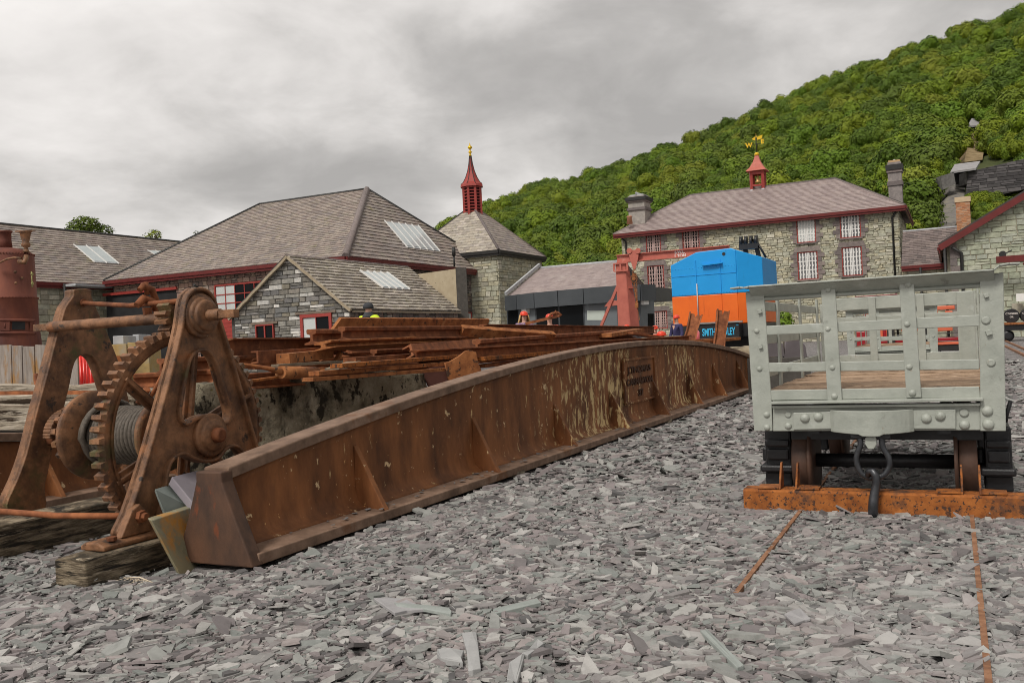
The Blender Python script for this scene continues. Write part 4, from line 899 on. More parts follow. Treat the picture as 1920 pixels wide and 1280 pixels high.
for k, (p, s_) in enumerate(near):
    t = thing('broadleaf_tree', 'green broadleaf tree in the lowest rows of the wooded hillside', 'tree', p, 'trees along the foot of the wooded hillside')
    t.scale = (s_, s_, s_); t.rotation_euler.z = r.uniform(0, 6.28)
    for nm, me in (('crown', crowns[k % 5]), ('trunk', tme)): o = bpy.data.objects.new(nm, me); col.objects.link(o); o.parent = t
def tree(px, py_top, py_bot, Y, wpx, label, seed, trunk_m=None, leaf=.09, n=1500):
    c = AT(px, py_bot, Y); h_ = AT(px, py_top, Y).z - c.z; wd = wpx / F * Y / 2
    t = thing('broadleaf_tree', label, 'tree', (c.x, c.y, 0 if c.z < 12 else c.z - 1)); mb = crown_mesh(seed, n, 9, leaf, core=False); mb.ct = 0
    mb.v = [(c.x + x * wd, c.y + y * wd, c.z + z * h_ / 1.45) for x, y, z in mb.v]; mb.t = [0] * len(mb.t); mb.build('crown', leaf_m, t, fix=False)
    z0 = t.location.z - .2; mb = MB(); mb.tube([(c.x, c.y, z0), (c.x + .1, c.y, c.z), (c.x, c.y, c.z + h_ * .6)], [max(.12, wd * .09), max(.1, wd * .07), .03], 7)
    for a in range(5): mb.tube([(c.x, c.y, c.z + h_ * .1 * a * .6), (c.x + math.cos(a * 1.9) * wd * .6, c.y + math.sin(a * 1.9) * wd * .6, c.z + h_ * (.35 + a * .1))], [wd * .035, .02], 5)
    mb.build('trunk', trunk_m or bark, t)
tree(167, 402, 450, 62, 92, 'green broadleaf tree showing over the long slate roof at the left', 41, leaf=.065, n=3000)
tree(291, 427, 455, 66, 42, 'thin small tree just above the roof ridge left of the workshop', 42, leaf=.11, n=420)
tree(374, 430, 444, 66, 26, 'tiny tuft of treetop showing where the workshop hip meets the sky', 43, leaf=.11, n=220)
tree(1738, 345, 372, 120, 34, 'pale barked birch tree on the scree below the quarry wall', 44, birch, leaf=.12, n=700)
tree(1470, 575, 625, 38, 50, 'bright green shrub seen through the left end of the grey wagon', 45, leaf=.12, n=900)
# dark slate retaining wall and incline on the hill
def hillY(px, py):
    best = None
    for i in range(200):
        Y = 80 + i * 1.2; q = AT(px, py, Y)
        # find hill height at q
        u = q.x / q.y; bi = min(range(NX), key=lambda k: abs(HG[k][5].x / HG[k][5].y - u)); rowp = HG[bi]
        for a, b in zip(rowp[:-1], rowp[1:]):
            if a.y <= Y <= b.y:
                z = a.z + (b.z - a.z) * (Y - a.y) / max(.01, b.y - a.y)
                if z >= q.z: return Y
    return 150
Yw = hillY(1860, 380) - 2
qw = thing('quarry_wall', 'dark slate retaining wall high on the hill above the brick chimney', 'wall', AT(1860, 380, Yw))
Pw = Plane(AT(1812, 372, Yw), A, UP); ol = [Pw.px(*x) for x in ((1808, 380), (1816, 322), (1990, 282), (1990, 340))]
pw = panel(Pw, ol, qw, 'wall_face', M('slate_wall_dark', [(.045, .04, .042), (.085, .078, .08), (.13, .12, .12)], 1.6, .85, .6, 3, stretch=(.3, .3, 3)), th=3)
pieces(Pw, ol, pw, 'stone', M('slate_wall_s', [(.8, .8, .8), (1.1, 1.1, 1.1)], 2, .85, .3, pal=[(.075, .07, .072), (.10, .092, .095), (.06, .055, .057), (.13, .12, .122)]), (.8, 1.8), (.3, .5), .12, .05, [], 0, seed=81)
dh = thing('drum_house', 'small grey slate roofed winding house on the hillside beside the dark wall', 'building', AT(1808, 340, Yw - 1))
q = [AT(1782, 322, Yw - 1), AT(1830, 315, Yw - 1), AT(1838, 302, Yw + 3), AT(1790, 308, Yw + 3)]
mb = MB(); mb.prism(q, UP * -.25); mb.build('roof', M('drum_slate', [(.26, .25, .25), (.33, .32, .32)], 2), dh)
mb = MB(); mb.prism([AT(1764, 330, Yw - 1), AT(1788, 323, Yw - 1), AT(1792, 345, Yw - 1), AT(1768, 356, Yw - 1)], V3((0, 3, 0))); swc = M('slate_wall_c', [(.10, .095, .09), (.2, .19, .18)], 2, .9, .5); mb.build('wall', swc, dh); mb = MB(); mb.prism([AT(1812, 322, Yw), AT(1832, 317, Yw), AT(1832, 345, Yw), AT(1812, 345, Yw)], V3((0, 3, 0))); mb.build('wall', swc, dh)
mb = MB(); mb.prism([AT(1790, 324, Yw + 2), AT(1830, 318, Yw + 2), AT(1830, 345, Yw + 2), AT(1790, 345, Yw + 2)], V3((0, .3, 0))); mb.build('opening_shade', MATS['bay_dark'], dh)  # dark sheet under the roof, interior shade put into its colour
def hpatch(pts, name, mt, dz=.6, label=None):
    P3_ = []
    for x, y in pts: Y = hillY(x, y); P3_.append(AT(x, y, Y - 6))
    mb = MB(); mb.prism(P3_, V3((0, 6, -1.5))); return mb.build(name, mt, kind='structure')
hpatch([(1818, 248), (1838, 246), (1846, 275), (1842, 300), (1808, 304), (1812, 270)], 'incline', M('incline', [(.14, .10, .05), (.26, .19, .10), (.34, .26, .15)], .6, .95, .6, 2))
hpatch([(1786, 345), (1812, 335), (1806, 385), (1790, 425), (1752, 432), (1762, 395)], 'scree', M('scree', [(.09, .085, .08), (.18, .165, .15), (.24, .22, .16)], .8, .95, .8, 3, spots=[((.06, .09, .02), .5, .57, .05)]))
dh2 = thing('quarry_hut', 'tiny slate hut at the head of the incline among the trees', 'building', AT(1828, 235, hillY(1828, 240) - 4)); Yh = hillY(1828, 240) - 4
mb = MB(); mb.prism([AT(1814, 236, Yh), AT(1822, 222, Yh + 3), AT(1840, 225, Yh + 3), AT(1838, 234, Yh)], UP * -.3); mb.build('roof', MATS['drum_slate'], dh2)
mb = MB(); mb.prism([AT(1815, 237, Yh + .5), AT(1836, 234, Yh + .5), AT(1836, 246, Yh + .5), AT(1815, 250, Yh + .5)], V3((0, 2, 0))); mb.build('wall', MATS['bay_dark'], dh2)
# ================================================================ foreground ironwork
def smooth_pts(pts, k=4, closed=True):
    n = len(pts); out = []
    for i in range(n if closed else n - 1):
        p0, p1, p2, p3 = [pts[(i + j) % n] if closed else pts[max(0, min(n - 1, i + j))] for j in (-1, 0, 1, 2)]
        for s_ in range(k):
            t = s_ / k; out.append(tuple(.5 * (2 * p1[a] + (p2[a] - p0[a]) * t + (2 * p0[a] - 5 * p1[a] + 4 * p2[a] - p3[a]) * t * t + (-p0[a] + 3 * p1[a] - 3 * p2[a] + p3[a]) * t ** 3) for a in (0, 1)))
    if not closed: out.append(tuple(pts[-1]))
    return out
def plate2d(P, outer, holes, n0, n1, name, mt, parent=None, bev=.004, **k):
    """flat plate with holes in plane P between offsets n0 and n1"""
    cu = bpy.data.curves.new(name, 'CURVE'); cu.dimensions = '2D'; cu.fill_mode = 'BOTH'; cu.extrude = max(.0005, (n1 - n0) / 2 - bev); cu.bevel_depth = bev; cu.bevel_resolution = 1; cu.offset = -bev
    for lp in [outer] + list(holes):
        sp = cu.splines.new('POLY'); sp.points.add(len(lp) - 1); sp.use_cyclic_u = True
        for q, (u, v) in zip(sp.points, lp): q.co = (u, v, 0, 1)
    o = bpy.data.objects.new(name, cu); col.objects.link(o); dg = bpy.context.evaluated_depsgraph_get(); me = bpy.data.meshes.new_from_object(o.evaluated_get(dg)); bpy.data.objects.remove(o); bpy.data.curves.remove(cu)
    c = P.p(0, 0, (n0 + n1) / 2); me.transform(Matrix(((P.U.x, P.V.x, P.N.x, c.x), (P.U.y, P.V.y, P.N.y, c.y), (P.U.z, P.V.z, P.N.z, c.z), (0, 0, 0, 1))))
    me.materials.clear(); me.materials.append(mt); 
    if parent is None:
        a = [v.co.copy() for v in me.vertices]; lo = [min(q[i] for q in a) for i in range(3)]; hi = [max(q[i] for q in a) for i in range(3)]; sh = V3(((lo[0] + hi[0]) / 2, (lo[1] + hi[1]) / 2, lo[2])); me.transform(Matrix.Translation(-sh))
    o = bpy.data.objects.new(name, me); col.objects.link(o)
    if parent is None: o.location = sh; o['off'] = 1
    else: attach(o, parent)
    return tag(o, k.get('label'), k.get('cat'), k.get('group'), k.get('kind'))
def offset_poly(pts, d):
    n = len(pts); s_ = 1 if area(pts) > 0 else -1; out = []
    for i in range(n):
        a, b, c = pts[i - 1], pts[i], pts[(i + 1) % n]; e1 = V3((b[0] - a[0], b[1] - a[1], 0)); e2 = V3((c[0] - b[0], c[1] - b[1], 0))
        if e1.length < 1e-7 or e2.length < 1e-7: out.append(b); continue
        e1.normalize(); e2.normalize(); m = (e1 + e2)
        if m.length < 1e-4: m = e1
        m.normalize(); nn = V3((-m.y, m.x, 0)) * s_; out.append((b[0] + nn.x * d, b[1] + nn.y * d))
    return out
def rim(P, pts, w_, n0, n1, name, mt, parent, bev=.003):
    inner = offset_poly(pts, w_)
    return plate2d(P, pts, [inner], n0, n1, name, mt, parent, bev)
def girder(gO, Lg, h0, h1, ph, gus, name, label, near_end=True, plate=None, mats=(flange_rust, web_rust)):
    root = thing(name, label, 'girder', gO, 'cast iron turntable girders')
    def h(t): x = (t / Lg - ph); return h0 + (h1 - h0) * max(0, 1 - (2 * x) ** 2)
    pt = lambda t, s_, z: gO + B * t + A * s_ + UP * z
    n = 48; ts = [Lg * i / n for i in range(n + 1)]
    mb = MB()
    def sweep(prof):   # prof(t) -> list of (s,z)
        vs = []; m = 0
        for t in ts: q = prof(t); m = len(q); vs += [pt(t, s_, z) for s_, z in q]
        mb.add(vs, [(i * m + k, i * m + (k + 1) % m, (i + 1) * m + (k + 1) % m, (i + 1) * m + k) for i in range(n) for k in range(m)] + [tuple(range(m))[::-1], tuple(n * m + k for k in range(m))])
    tf = .048
    sweep(lambda t: [(-.064, h(t) - tf), (.064, h(t) - tf), (.066, h(t) - .005), (.061, h(t)), (-.061, h(t)), (-.066, h(t) - .005)]); mb.build('top_flange', mats[0], root, bevel=.004)
    mb = MB(); sweep(lambda t: [(-.20, .0), (.20, .0), (.20, .045), (.08, .055), (-.08, .055), (-.20, .045)]); mb.build('bottom_flange', mats[0], root, bevel=.004)
    mb = MB(); sweep(lambda t: [(.10, .050), (.055, .066), (.028, .095), (.018, .14), (.016, h(t) - tf - .04), (.03, h(t) - tf - .004), (-.03, h(t) - tf - .004), (-.016, h(t) - tf - .04), (-.018, .14), (-.028, .095), (-.055, .066), (-.10, .050)])
    mb.sm = [len(f) == 4 for f in mb.f]; mb.build('web', mats[1], root)
    if near_end:
        for t0 in ((-.045, .02), (Lg - .02, Lg + .045)):
            mb = MB(); m = 8; H_ = h0 + .004
            prof = [(-.205, 0), (.205, 0)] + [(.205 - .137 * (k / m) ** .92, .02 + (H_ - .06) * k / m) for k in range(1, m + 1)] + [(.068, H_), (-.068, H_)] + [(-.205 + .137 * (k / m) ** .75, .02 + (H_ - .06) * k / m) for k in range(m, 0, -1)]
            mb.prism([pt(t0[0], s_, z) for s_, z in prof], B * (t0[1] - t0[0])); mb.build('end_plate', M('end_rust' + name, [(.05, .03, .022), (.10, .052, .032), (.145, .07, .04)], 5, .7, .45, 40, stretch=(1, 1, .5), bdist=.004, spots=[((.16, .05, .022), 6, .60, .05, (1, 1, .4)), ((.5, .36, .22), 45, .73, .01)]), root, bevel=.006)
    for t, zt in gus:
        for sg in (1, -1):
            mb = MB(); pr = [pt(t - .017, .014 * sg, .05), pt(t - .017, .19 * sg, .045), pt(t - .017, .17 * sg, .075), pt(t - .017, .02 * sg, zt)]
            mb.prism(pr, B * .034); mb.build('gusset', web_rust, root, bevel=.004)
    return root, pt, h
gP = G(487, 1070); gP.z = .022; gO = gP - A * .20
Pweb = Plane(gO + A * .016, B, UP); Pfl = Plane(gP, B, UP)
gus = []
for bx, by, tx, ty in ((730, 950, 672, 832), (941, 880, 893, 780), (1086, 830, 1045, 755), (1184, 793, 1147, 728), (1259, 766, 1228, 706), (1321, 745, 1289, 693), (1366, 728, 1339, 680), (1408, 714, 1389, 672)):
    t = (Pfl.px(bx, by)[0]); z = Pweb.px(tx, ty)[1]; gus.append((t, max(.2, z)))
groot_, gpt, gh = girder(gO, 11.3, .365, .775, .49, gus, 'iron_girder', 'long rusty cast iron girder with arched top lying on the slate chippings')
Pplate = Plane(gO + A * .017, B, UP); a0 = Pplate.px(1161, 676); a1 = Pplate.px(1222, 668); a2 = Pplate.px(1226, 742); a3 = Pplate.px(1172, 757)
u0, u1 = (a0[0] + a3[0]) / 2, (a1[0] + a2[0]) / 2; v0, v1 = (a3[1] + a2[1]) / 2, (a0[1] + a1[1]) / 2
mb = MB(); mb.prism([Pplate.p(u0, v0, .012), Pplate.p(u1, v0, .012), Pplate.p(u1, v1, .012), Pplate.p(u0, v1, .012)], -Pplate.N * .02); npl = mb.build('name_plate', MATS['web_rust'], groot_)
mb = MB()
for a, b in (((u0, v0), (u1, v0)), ((u0, v1), (u1, v1)), ((u0, v0), (u0, v1)), ((u1, v0), (u1, v1))): mb.bar(Pplate.p(*a, .02), Pplate.p(*b, .02), .03, .02, UP if a[1] == b[1] else A)
mb.build('plate_rim', web_rust, npl, bevel=.003)
letter_m = M('letter_rust', [(.045, .022, .014), (.09, .04, .02)], 9, .8, .3)
um = (u0 + u1) / 2; hv_ = v1 - v0; wu = u1 - u0
for s_, f_, ws, hs_ in (('J.THOMAS', .74, .86, .20), ('CARNARVON', .46, .80, .20), ('37', .18, .22, .2)):
    txt(s_, Pplate.p(um, v0 + hv_ * f_, .016), B, UP, hv_ * .21, letter_m, npl, ext=.006, sx=wu * ws / (hv_ * .21 * .66 * len(s_)), font_bold=.002)
# packing blocks under the girder
for x, y in ((975, 893), (1245, 792), (1405, 735)):
    p = G(x, y, .0); p = gO + B * (p - gO).dot(B) + A * .1; mb = MB(); mb.obox(p + UP * .0, A * .1, B * .06, UP * .02)
    o = mb.build('packing_block', concrete_moss if x > 1300 else sleeper, bevel=.005); tag(o, {975: 'small weathered wood block wedged under the middle of the girder', 1245: 'thin wood packer under the girder below its cast name plate', 1405: 'pale packing block under the far end of the girder'}[x], 'block')
for o_ in [o_ for o_ in bpy.data.objects if o_.name.startswith('packing_block')]: o_.location.z = 0
# chips resting on the lower flange
rc = random.Random(31); mb = MB()
for k in range(60):
    t = rc.choice([rc.uniform(.2, 9), rc.uniform(.2, 3), gus[rc.randint(0, 3)][0] - rc.uniform(.03, .3)]); s_ = rc.uniform(.09, .185); c = gpt(t, s_, .056); r_ = rc.uniform(.006, .018); a = rc.uniform(0, 6); pts = []
    for j in range(5): b_ = a + j * 1.2566 + rc.uniform(-.3, .3); pts.append(c + A * math.cos(b_) * r_ * rc.uniform(.6, 1.2) + B * math.sin(b_) * r_ * rc.uniform(.8, 1.6) + UP * rc.uniform(0, .004))
    mb.ct = rc.random() * .99 + .005; mb.prism(pts, UP * .002)
tag(mb.build('slate_debris', M('flake', [(.13, .125, .125), (.24, .23, .225)], 30, .6, .2), kind='stuff', fix=False), 'thin slate flakes lying on the lower flange of the girder')
# twin girder behind the winch
g2 = G(150, 926, .045); g2.z = 0; g2O = g2 - A * .2 - B * 2.6
groot2, gp2, gh2 = girder(g2O, 6.2, .36, .57, .0, [(1.7, .28), (2.5, .30), (3.4, .32)], 'iron_girder', 'second rusty arched girder lying behind the winch at the left', False, mats=(flange_rust, MATS['web_rust']))
# ---------------------------------------------------------------- winch
wr = G(205, 1015, .14); PR = Plane(wr, B, UP)          # plane of the right frame
winch = thing('winch', 'rusty hand winch with two cast A frames, big toothed gear and steel rope drum', 'winch', (wr.x, wr.y, .11))
RF = [(222, 1004), (240, 960), (268, 875), (298, 770), (322, 680), (338, 610), (345, 562), (358, 543), (373, 539), (388, 543), (402, 560), (410, 590), (424, 635), (445, 705), (466, 780), (486, 850), (505, 915), (520, 960), (488, 962), (473, 915), (462, 872), (449, 845), (436, 838), (422, 845), (408, 862), (385, 868), (362, 862), (343, 853), (325, 862), (315, 885), (312, 915), (303, 960), (292, 990), (262, 1000)]
HO = [(380, 658), (362, 668), (354, 690), (347, 725), (341, 762), (341, 782), (350, 792), (364, 783), (385, 776), (404, 781), (418, 791), (428, 785), (428, 765), (415, 722), (404, 685), (394, 665)]
ro = smooth_pts([PR.px(*p) for p in RF], 3); ho = smooth_pts([PR.px(*p) for p in HO], 3)
fr = plate2d(PR, ro, [ho], -.035, -.012, 'side_frame', cast_rust, winch, .004)
rim(PR, ro, .015, -.05, .012, 'frame_rib', cast_rust, fr, .005)
rim(PR, offset_poly(ho, -.016), .016, -.045, .008, 'frame_rib', cast_rust, fr, .005)
C1 = PR.p(*PR.px(395, 815)); C2 = PR.p(*PR.px(376, 592))
C2 = V3((C2.x, C2.y, C2.z))
def boss(C, prof, name='bearing_boss', mt=None, parent=None, n=28):
    mb = MB(); mb.lathe(C, A, prof, n); return mb.build(name, mt or cast_rust, parent or fr, bevel=.002)
boss(C2, [(-.05, .092), (.008, .10), (.014, .096), (.016, .084), (.028, .083), (.032, .078), (.034, .070), (.046, .068), (.05, .060), (.05, .04)])
boss(C1, [(-.05, .092), (.006, .098), (.014, .092), (.016, .074), (.028, .070), (.034, .05), (.036, .045)])
W1 = .98
cw = C1 - A * .15
mb = MB(); mb.tube([C1 - A * (W1 + .05), C1 + A * .055], .026, 16); mb.build('drum_shaft', cast_rust, winch)
mb = MB(); mb.lathe(C1 + A * .036, A, [(0, .035), (.028, .032), (.034, .022)], 14); mb.build('shaft_end', rail_rust, winch)
mb = MB(); mb.tube([C2 - A * (W1 + .02), C2 + A * .12], .0255, 18); mb.bar(C2 + A * .12, C2 + A * .21, .036, .036); mb.bar(C2 - A * (W1 + .12), C2 - A * (W1 + .02), .034, .034); mb.build('crank_shaft', cast_rust, winch, bevel=.002)
# pinion
def gear(C, r_out, N_t, th, tooth_h, name, root, spokes=6, hub=.07, rimw=.038, mt=cast_rust, web=False):
    Pg_ = Plane(C, B, UP); circ = lambda r_, n_: [(r_ * math.cos(2 * math.pi * k / n_), r_ * math.sin(2 * math.pi * k / n_)) for k in range(n_)]
    ri = r_out - tooth_h
    g_ = plate2d(Pg_, circ(ri, 96), [circ(ri - rimw, 96)] if not web else [], -th * .28, th * .28, name, mt, root, .002)
    if not web:
        mb = MB(); rb_ = ri - rimw; mb.lathe(C - A * th * .42, A, [(0, rb_ + .012), (.0005, rb_ - .002), (th * .84, rb_ - .002), (th * .84 + .0005, rb_ + .012)], 96, caps=False); mb.build('inner_band', mt, g_)
    for k in range(N_t):
        a = 2 * math.pi * (k + .5) / N_t; d = B * math.cos(a) + UP * math.sin(a); e = UP * math.cos(a) - B * math.sin(a); w_ = math.pi * r_out / N_t
        c0, c1 = C + d * (ri - .003), C + d * r_out
        mb = MB(); mb.hexa([c0 - e * w_ * .62 - A * th / 2, c0 + e * w_ * .62 - A * th / 2, c0 + e * w_ * .62 + A * th * .32, c0 - e * w_ * .62 + A * th * .32, c1 - e * w_ * .36 - A * th / 2, c1 + e * w_ * .36 - A * th / 2, c1 + e * w_ * .36 + A * th * .26, c1 - e * w_ * .36 + A * th * .26]); mb.build('tooth', mt, g_, fix=False)
    for k in range(spokes):
        a = 2 * math.pi * (k + .35) / spokes; d = B * math.cos(a) + UP * math.sin(a); mb = MB(); mb.bar(C + d * hub * .7, C + d * (ri - rimw * .6), .018, .065, A); mb.bar(C + d * hub * .7 , C + d * (ri - rimw * .6), .055, .016, A); mb.build('spoke', mt, g_, bevel=.003)
    if not web: mb = MB(); mb.lathe(C - A * th * .6, A, [(0, hub * .8), (.01, hub), (th * 1.2 - .01, hub), (th * 1.2, hub * .8)], 20); mb.build('hub', mt, g_)
    return g_
gear(cw, .485, 60, .076, .024, 'gear_wheel', winch)
gear(C2 - A * .15, .085, 12, .095, .024, 'pinion', winch, spokes=0, web=True)
# drum, rope, flanges, ratchet
mb = MB(); mb.tube([C1 - A * .30, C1 - A * .72], .10, 24); mb.build('drum', cast_rust, winch)
mb = MB(); mb.lathe(C1 - A * .76, A, [(0, .20), (.012, .215), (.03, .215), (.04, .20), (.045, .12)], 36); mb.build('drum_flange', cast_rust, winch, bevel=.003)
mb = MB(); mb.lathe(C1 - A * .30, A, [(0, .12), (.01, .17), (.03, .17), (.035, .15)], 30); mb.build('drum_flange', cast_rust, winch)
mb = MB(); rr0 = .125
for k in range(17):
    ph = k * .7; pts = [C1 - A * (.69 - k * .0225 - .0225 * j / 24 * .95) + (B * math.cos(2 * math.pi * j / 24) + UP * math.sin(2 * math.pi * j / 24)) * (rr0 + .004 * math.sin(ph + j * .5)) for j in range(25)]; mb.tube(pts, .0125, 7, caps=False)
for k in range(3):
    pts = [C1 - A * (.66 - k * .012 - .02 * math.sin(j / 24 * 6.28)) + (B * math.cos(2 * math.pi * j / 24) + UP * math.sin(2 * math.pi * j / 24)) * (.152 + k * .005 - (.02 if 12 < j < 20 else 0)) for j in range(25)]; mb.tube(pts, .0125, 7, caps=False)
mb.build('rope_coil', rope_steel, winch, kind='stuff')
mb = MB(); mb.tube([C1 - A * .42 + UP * .145 + B * .02, C1 - A * .36 + UP * .20 + B * .02, C1 - A * .26 + UP * .30 - B * .0], .011, 8); mb.tube([C1 - A * .44 + UP * .15, C1 - A * .38 + UP * .215], .017, 8); mb.build('rope_end', rail_rust, winch)
gear(C1 - A * .83, .165, 16, .04, .03, 'ratchet_wheel', winch, spokes=0, web=True)
# left frame
PLf = Plane(C1 - A * W1, B, UP)
LF = [(8, 948), (28, 900), (46, 850), (66, 770), (85, 700), (103, 630), (112, 600), (120, 575), (134, 555), (136, 543), (166, 543), (168, 556), (178, 580), (192, 612), (204, 640), (219, 680), (232, 726), (250, 800), (268, 870), (285, 940), (258, 946), (240, 880), (222, 815), (205, 765), (190, 715), (178, 682), (168, 668), (154, 665), (141, 672), (133, 690), (126, 725), (114, 772), (96, 840), (86, 885), (80, 915), (81, 955), (30, 962)]
lo_ = smooth_pts([PLf.px(*p) for p in LF], 3)
lf = plate2d(PLf, lo_, [], -.012, .016, 'side_frame', cast_rust, winch, .004)
rim(PLf, lo_, .015, -.055, .012, 'frame_rib', cast_rust, lf, .004)
# low feet (base plates bolted to the sleepers)
fp0 = PR.p(*PR.px(178, 1030)); fp0 = V3((PR.p(*PR.px(200, 1020)).x, PR.p(*PR.px(200, 1020)).y, .118)) - B * .06
mb = MB(); q = fp0
mb.prism([q - A * .075, q + A * .055, q + A * .055 + UP * .018, q + A * .02 + UP * .032, q - A * .05 + UP * .032, q - A * .075 + UP * .018], B * 1.05); mb.build('base_plate', cast_rust, winch, bevel=.006)
mb = MB(); c = fp0 + B * .13 + A * .0 + UP * .03; mb.prism([c - B * .03, c + B * .12, c + B * .12 + UP * .07, c + B * .07 + UP * .12, c + B * .03 + UP * .10], A * .035); mb.build('tie_lug', cast_rust, winch, bevel=.005)
mb = MB(); t1 = c + B * .065 + UP * .07 + A * .045; mb.lathe(t1 - A * .01, A, [(0, .026), (.022, .026), (.022, .016), (.04, .016)], 6, smooth=False); mb.lathe(fp0 + B * .06 + A * .03 + UP * .03, UP, [(0, .02), (.016, .02)], 6, smooth=False); mb.build('nut', rail_rust, winch, bevel=.002, kind='stuff')
p_end = AT(-40, 955, (t1 - A * W1 * .95).y - .15); mb = MB(); mb.tube([p_end, (p_end + t1) / 2 - UP * .012, t1 - A * .03], .013, 10); mb.build('tie_rod', rail_rust, winch)
# upper stay with forked pawl
s0 = C2 - A * W1 + B * .03 + UP * .085; s0 = PLf.p(*PLf.px(152, 568)); s1 = PR.p(*PR.px(350, 563))
mb = MB(); mb.tube([s0, s0.lerp(s1, .5) - UP * .018, s0.lerp(s1, .72) - UP * .01, s1], .012, 10); mb.lathe(s0 - A * .005, A, [(0, .024), (.03, .02)], 10); mb.build('stay_rod', rail_rust, winch)
sm_ = s0.lerp(s1, .66); pw_ = MB()
pw_.tube([sm_ - B * .04 + UP * .05, sm_ - B * .02 + UP * .07, sm_ + B * .03 + UP * .055, sm_ + B * .06 - UP * .01, sm_ + B * .05 - UP * .06], [.014, .018, .018, .016, .01], 8)
pw_.tube([sm_ - B * .06 - UP * .02, sm_ - B * .02 + UP * .012, sm_ + B * .03 - UP * .0, sm_ + B * .06 - UP * .05, sm_ + B * .08 - UP * .1], [.016, .02, .02, .018, .01], 8)
pw_.lathe(sm_ - UP * .05, UP, [(-.02, .02), (.02, .022)], 6, smooth=False); pw_.lathe(sm_ + UP * .03, UP, [(0, .011), (.06, .011)], 8); pw_.build('pawl', rail_rust, winch)
# pawl arm on the left frame
pv = PLf.p(*PLf.px(93, 822)) + A * .03
mb = MB(); e_ = C1 - A * .83; Pa_ = Plane(C1 - A * (W1 - .09), B, UP); pth = [Pa_.p(*Pa_.px(*q_)) for q_ in smooth_pts([(92, 822), (93, 806), (101, 789), (113, 777), (128, 771)], 3, False)]
for i in range(len(pth) - 1): mb.bar(pth[i] - (pth[i + 1] - pth[i]) * .1, pth[i + 1] + (pth[i + 1] - pth[i]) * .1, .034, .055, A)
mb.build('pawl_arm', cast_rust, winch, bevel=.006)
mb = MB(); mb.lathe(pv - A * .01, A, [(0, .038), (.05, .038), (.052, .03), (.06, .022), (.085, .022)], 14); mb.tube([pv + A * .07 + UP * .03, pv + A * .07 - UP * .06], .006, 6); mb.build('pivot_pin', rail_rust, winch)
# sleepers under the winch
def beam_box(p0, d, L, wd, ht, name, mt, label, cat, bev=.008, rag=.0, side=None, group=None):
    """timber with slightly wandering faces; p0 bottom near right edge"""
    side = side or A; mb = MB(); n = 10; r_ = random.Random(int(abs(p0[0]) * 1000) + 3); vs = []
    for i in range(n + 1):
        t = i / n; c = V3(p0) + d * L * t; j = lambda: r_.uniform(-1, 1) * rag
        vs += [c - side * wd + side * j() + UP * j() * .3, c + side * j() + UP * j() * .3, c + side * j() + UP * (ht + j()), c - side * wd * .5 + UP * (ht + j()), c - side * wd + side * j() + UP * (ht + j())]
    m = 5; mb.add(vs, [(i * m + k, i * m + (k + 1) % m, (i + 1) * m + (k + 1) % m, (i + 1) * m + k) for i in range(n) for k in range(m)] + [tuple(range(m))[::-1], tuple(n * m + k for k in range(m))])
    return mb.build(name, mt, bevel=bev, label=label, cat=cat, group=group)
tA = M('timber_along', [(.05, .04, .026), (.17, .13, .085), (.36, .29, .20)], 6, .92, 1.0, 12, stretch=(1.4, 1, 9), bdist=.02, contrast=1.7, spots=[((.025, .02, .014), 5, .55, .05, (1, .5, 7)), ((.46, .39, .29), 10, .62, .04, (1, .5, 8))])
beam_box(G(163, 1111), B, 1.25, .17, .118, 'timber_baulk', tA, 'short weathered timber baulk under the near foot of the winch', 'timber', rag=.005)
t2 = G(0, 1057); beam_box(t2 - B * 1.0, B, 3.2, .20, .165, 'timber_baulk', tA, 'long weathered timber baulk under the rear frame of the winch', 'timber', rag=.004)
# leaning slate slabs
def slab(pts, off, mt, label, bev=.004):
    mb = MB(); mb.prism(pts, off); return mb.build('slate_slab', mt, bevel=bev, label=label, cat='slab')
sq = [G(341, 1084), AT(283, 975, 3.50), AT(366, 948, 3.80), AT(378, 1066, 3.72)]
slab(sq, V3((-.028, .035, .004)), slab_ochre, 'ochre and green stained slate slab leaning against the girder end')
slab([AT(312, 972, 3.68), AT(291, 916, 3.66), AT(328, 905, 3.95), AT(376, 960, 3.86)], V3((-.02, .04, -.012)), slab_green, 'pale green slate slab wedged behind the ochre slab')
slab([AT(378, 962, 3.74), AT(322, 893, 3.78), AT(370, 881, 4.06), AT(398, 918, 3.98)], V3((-.02, .012, -.034)), slab_purple, 'pale purple slate slab lying topmost of the three by the girder end')
slab([AT(412, 872, 4.2), AT(432, 856, 4.5), AT(520, 833, 4.9), AT(548, 826, 4.75)], V3((0, .0, -.035)), slab_green, 'long grey green slate slab resting behind the near end of the girder')
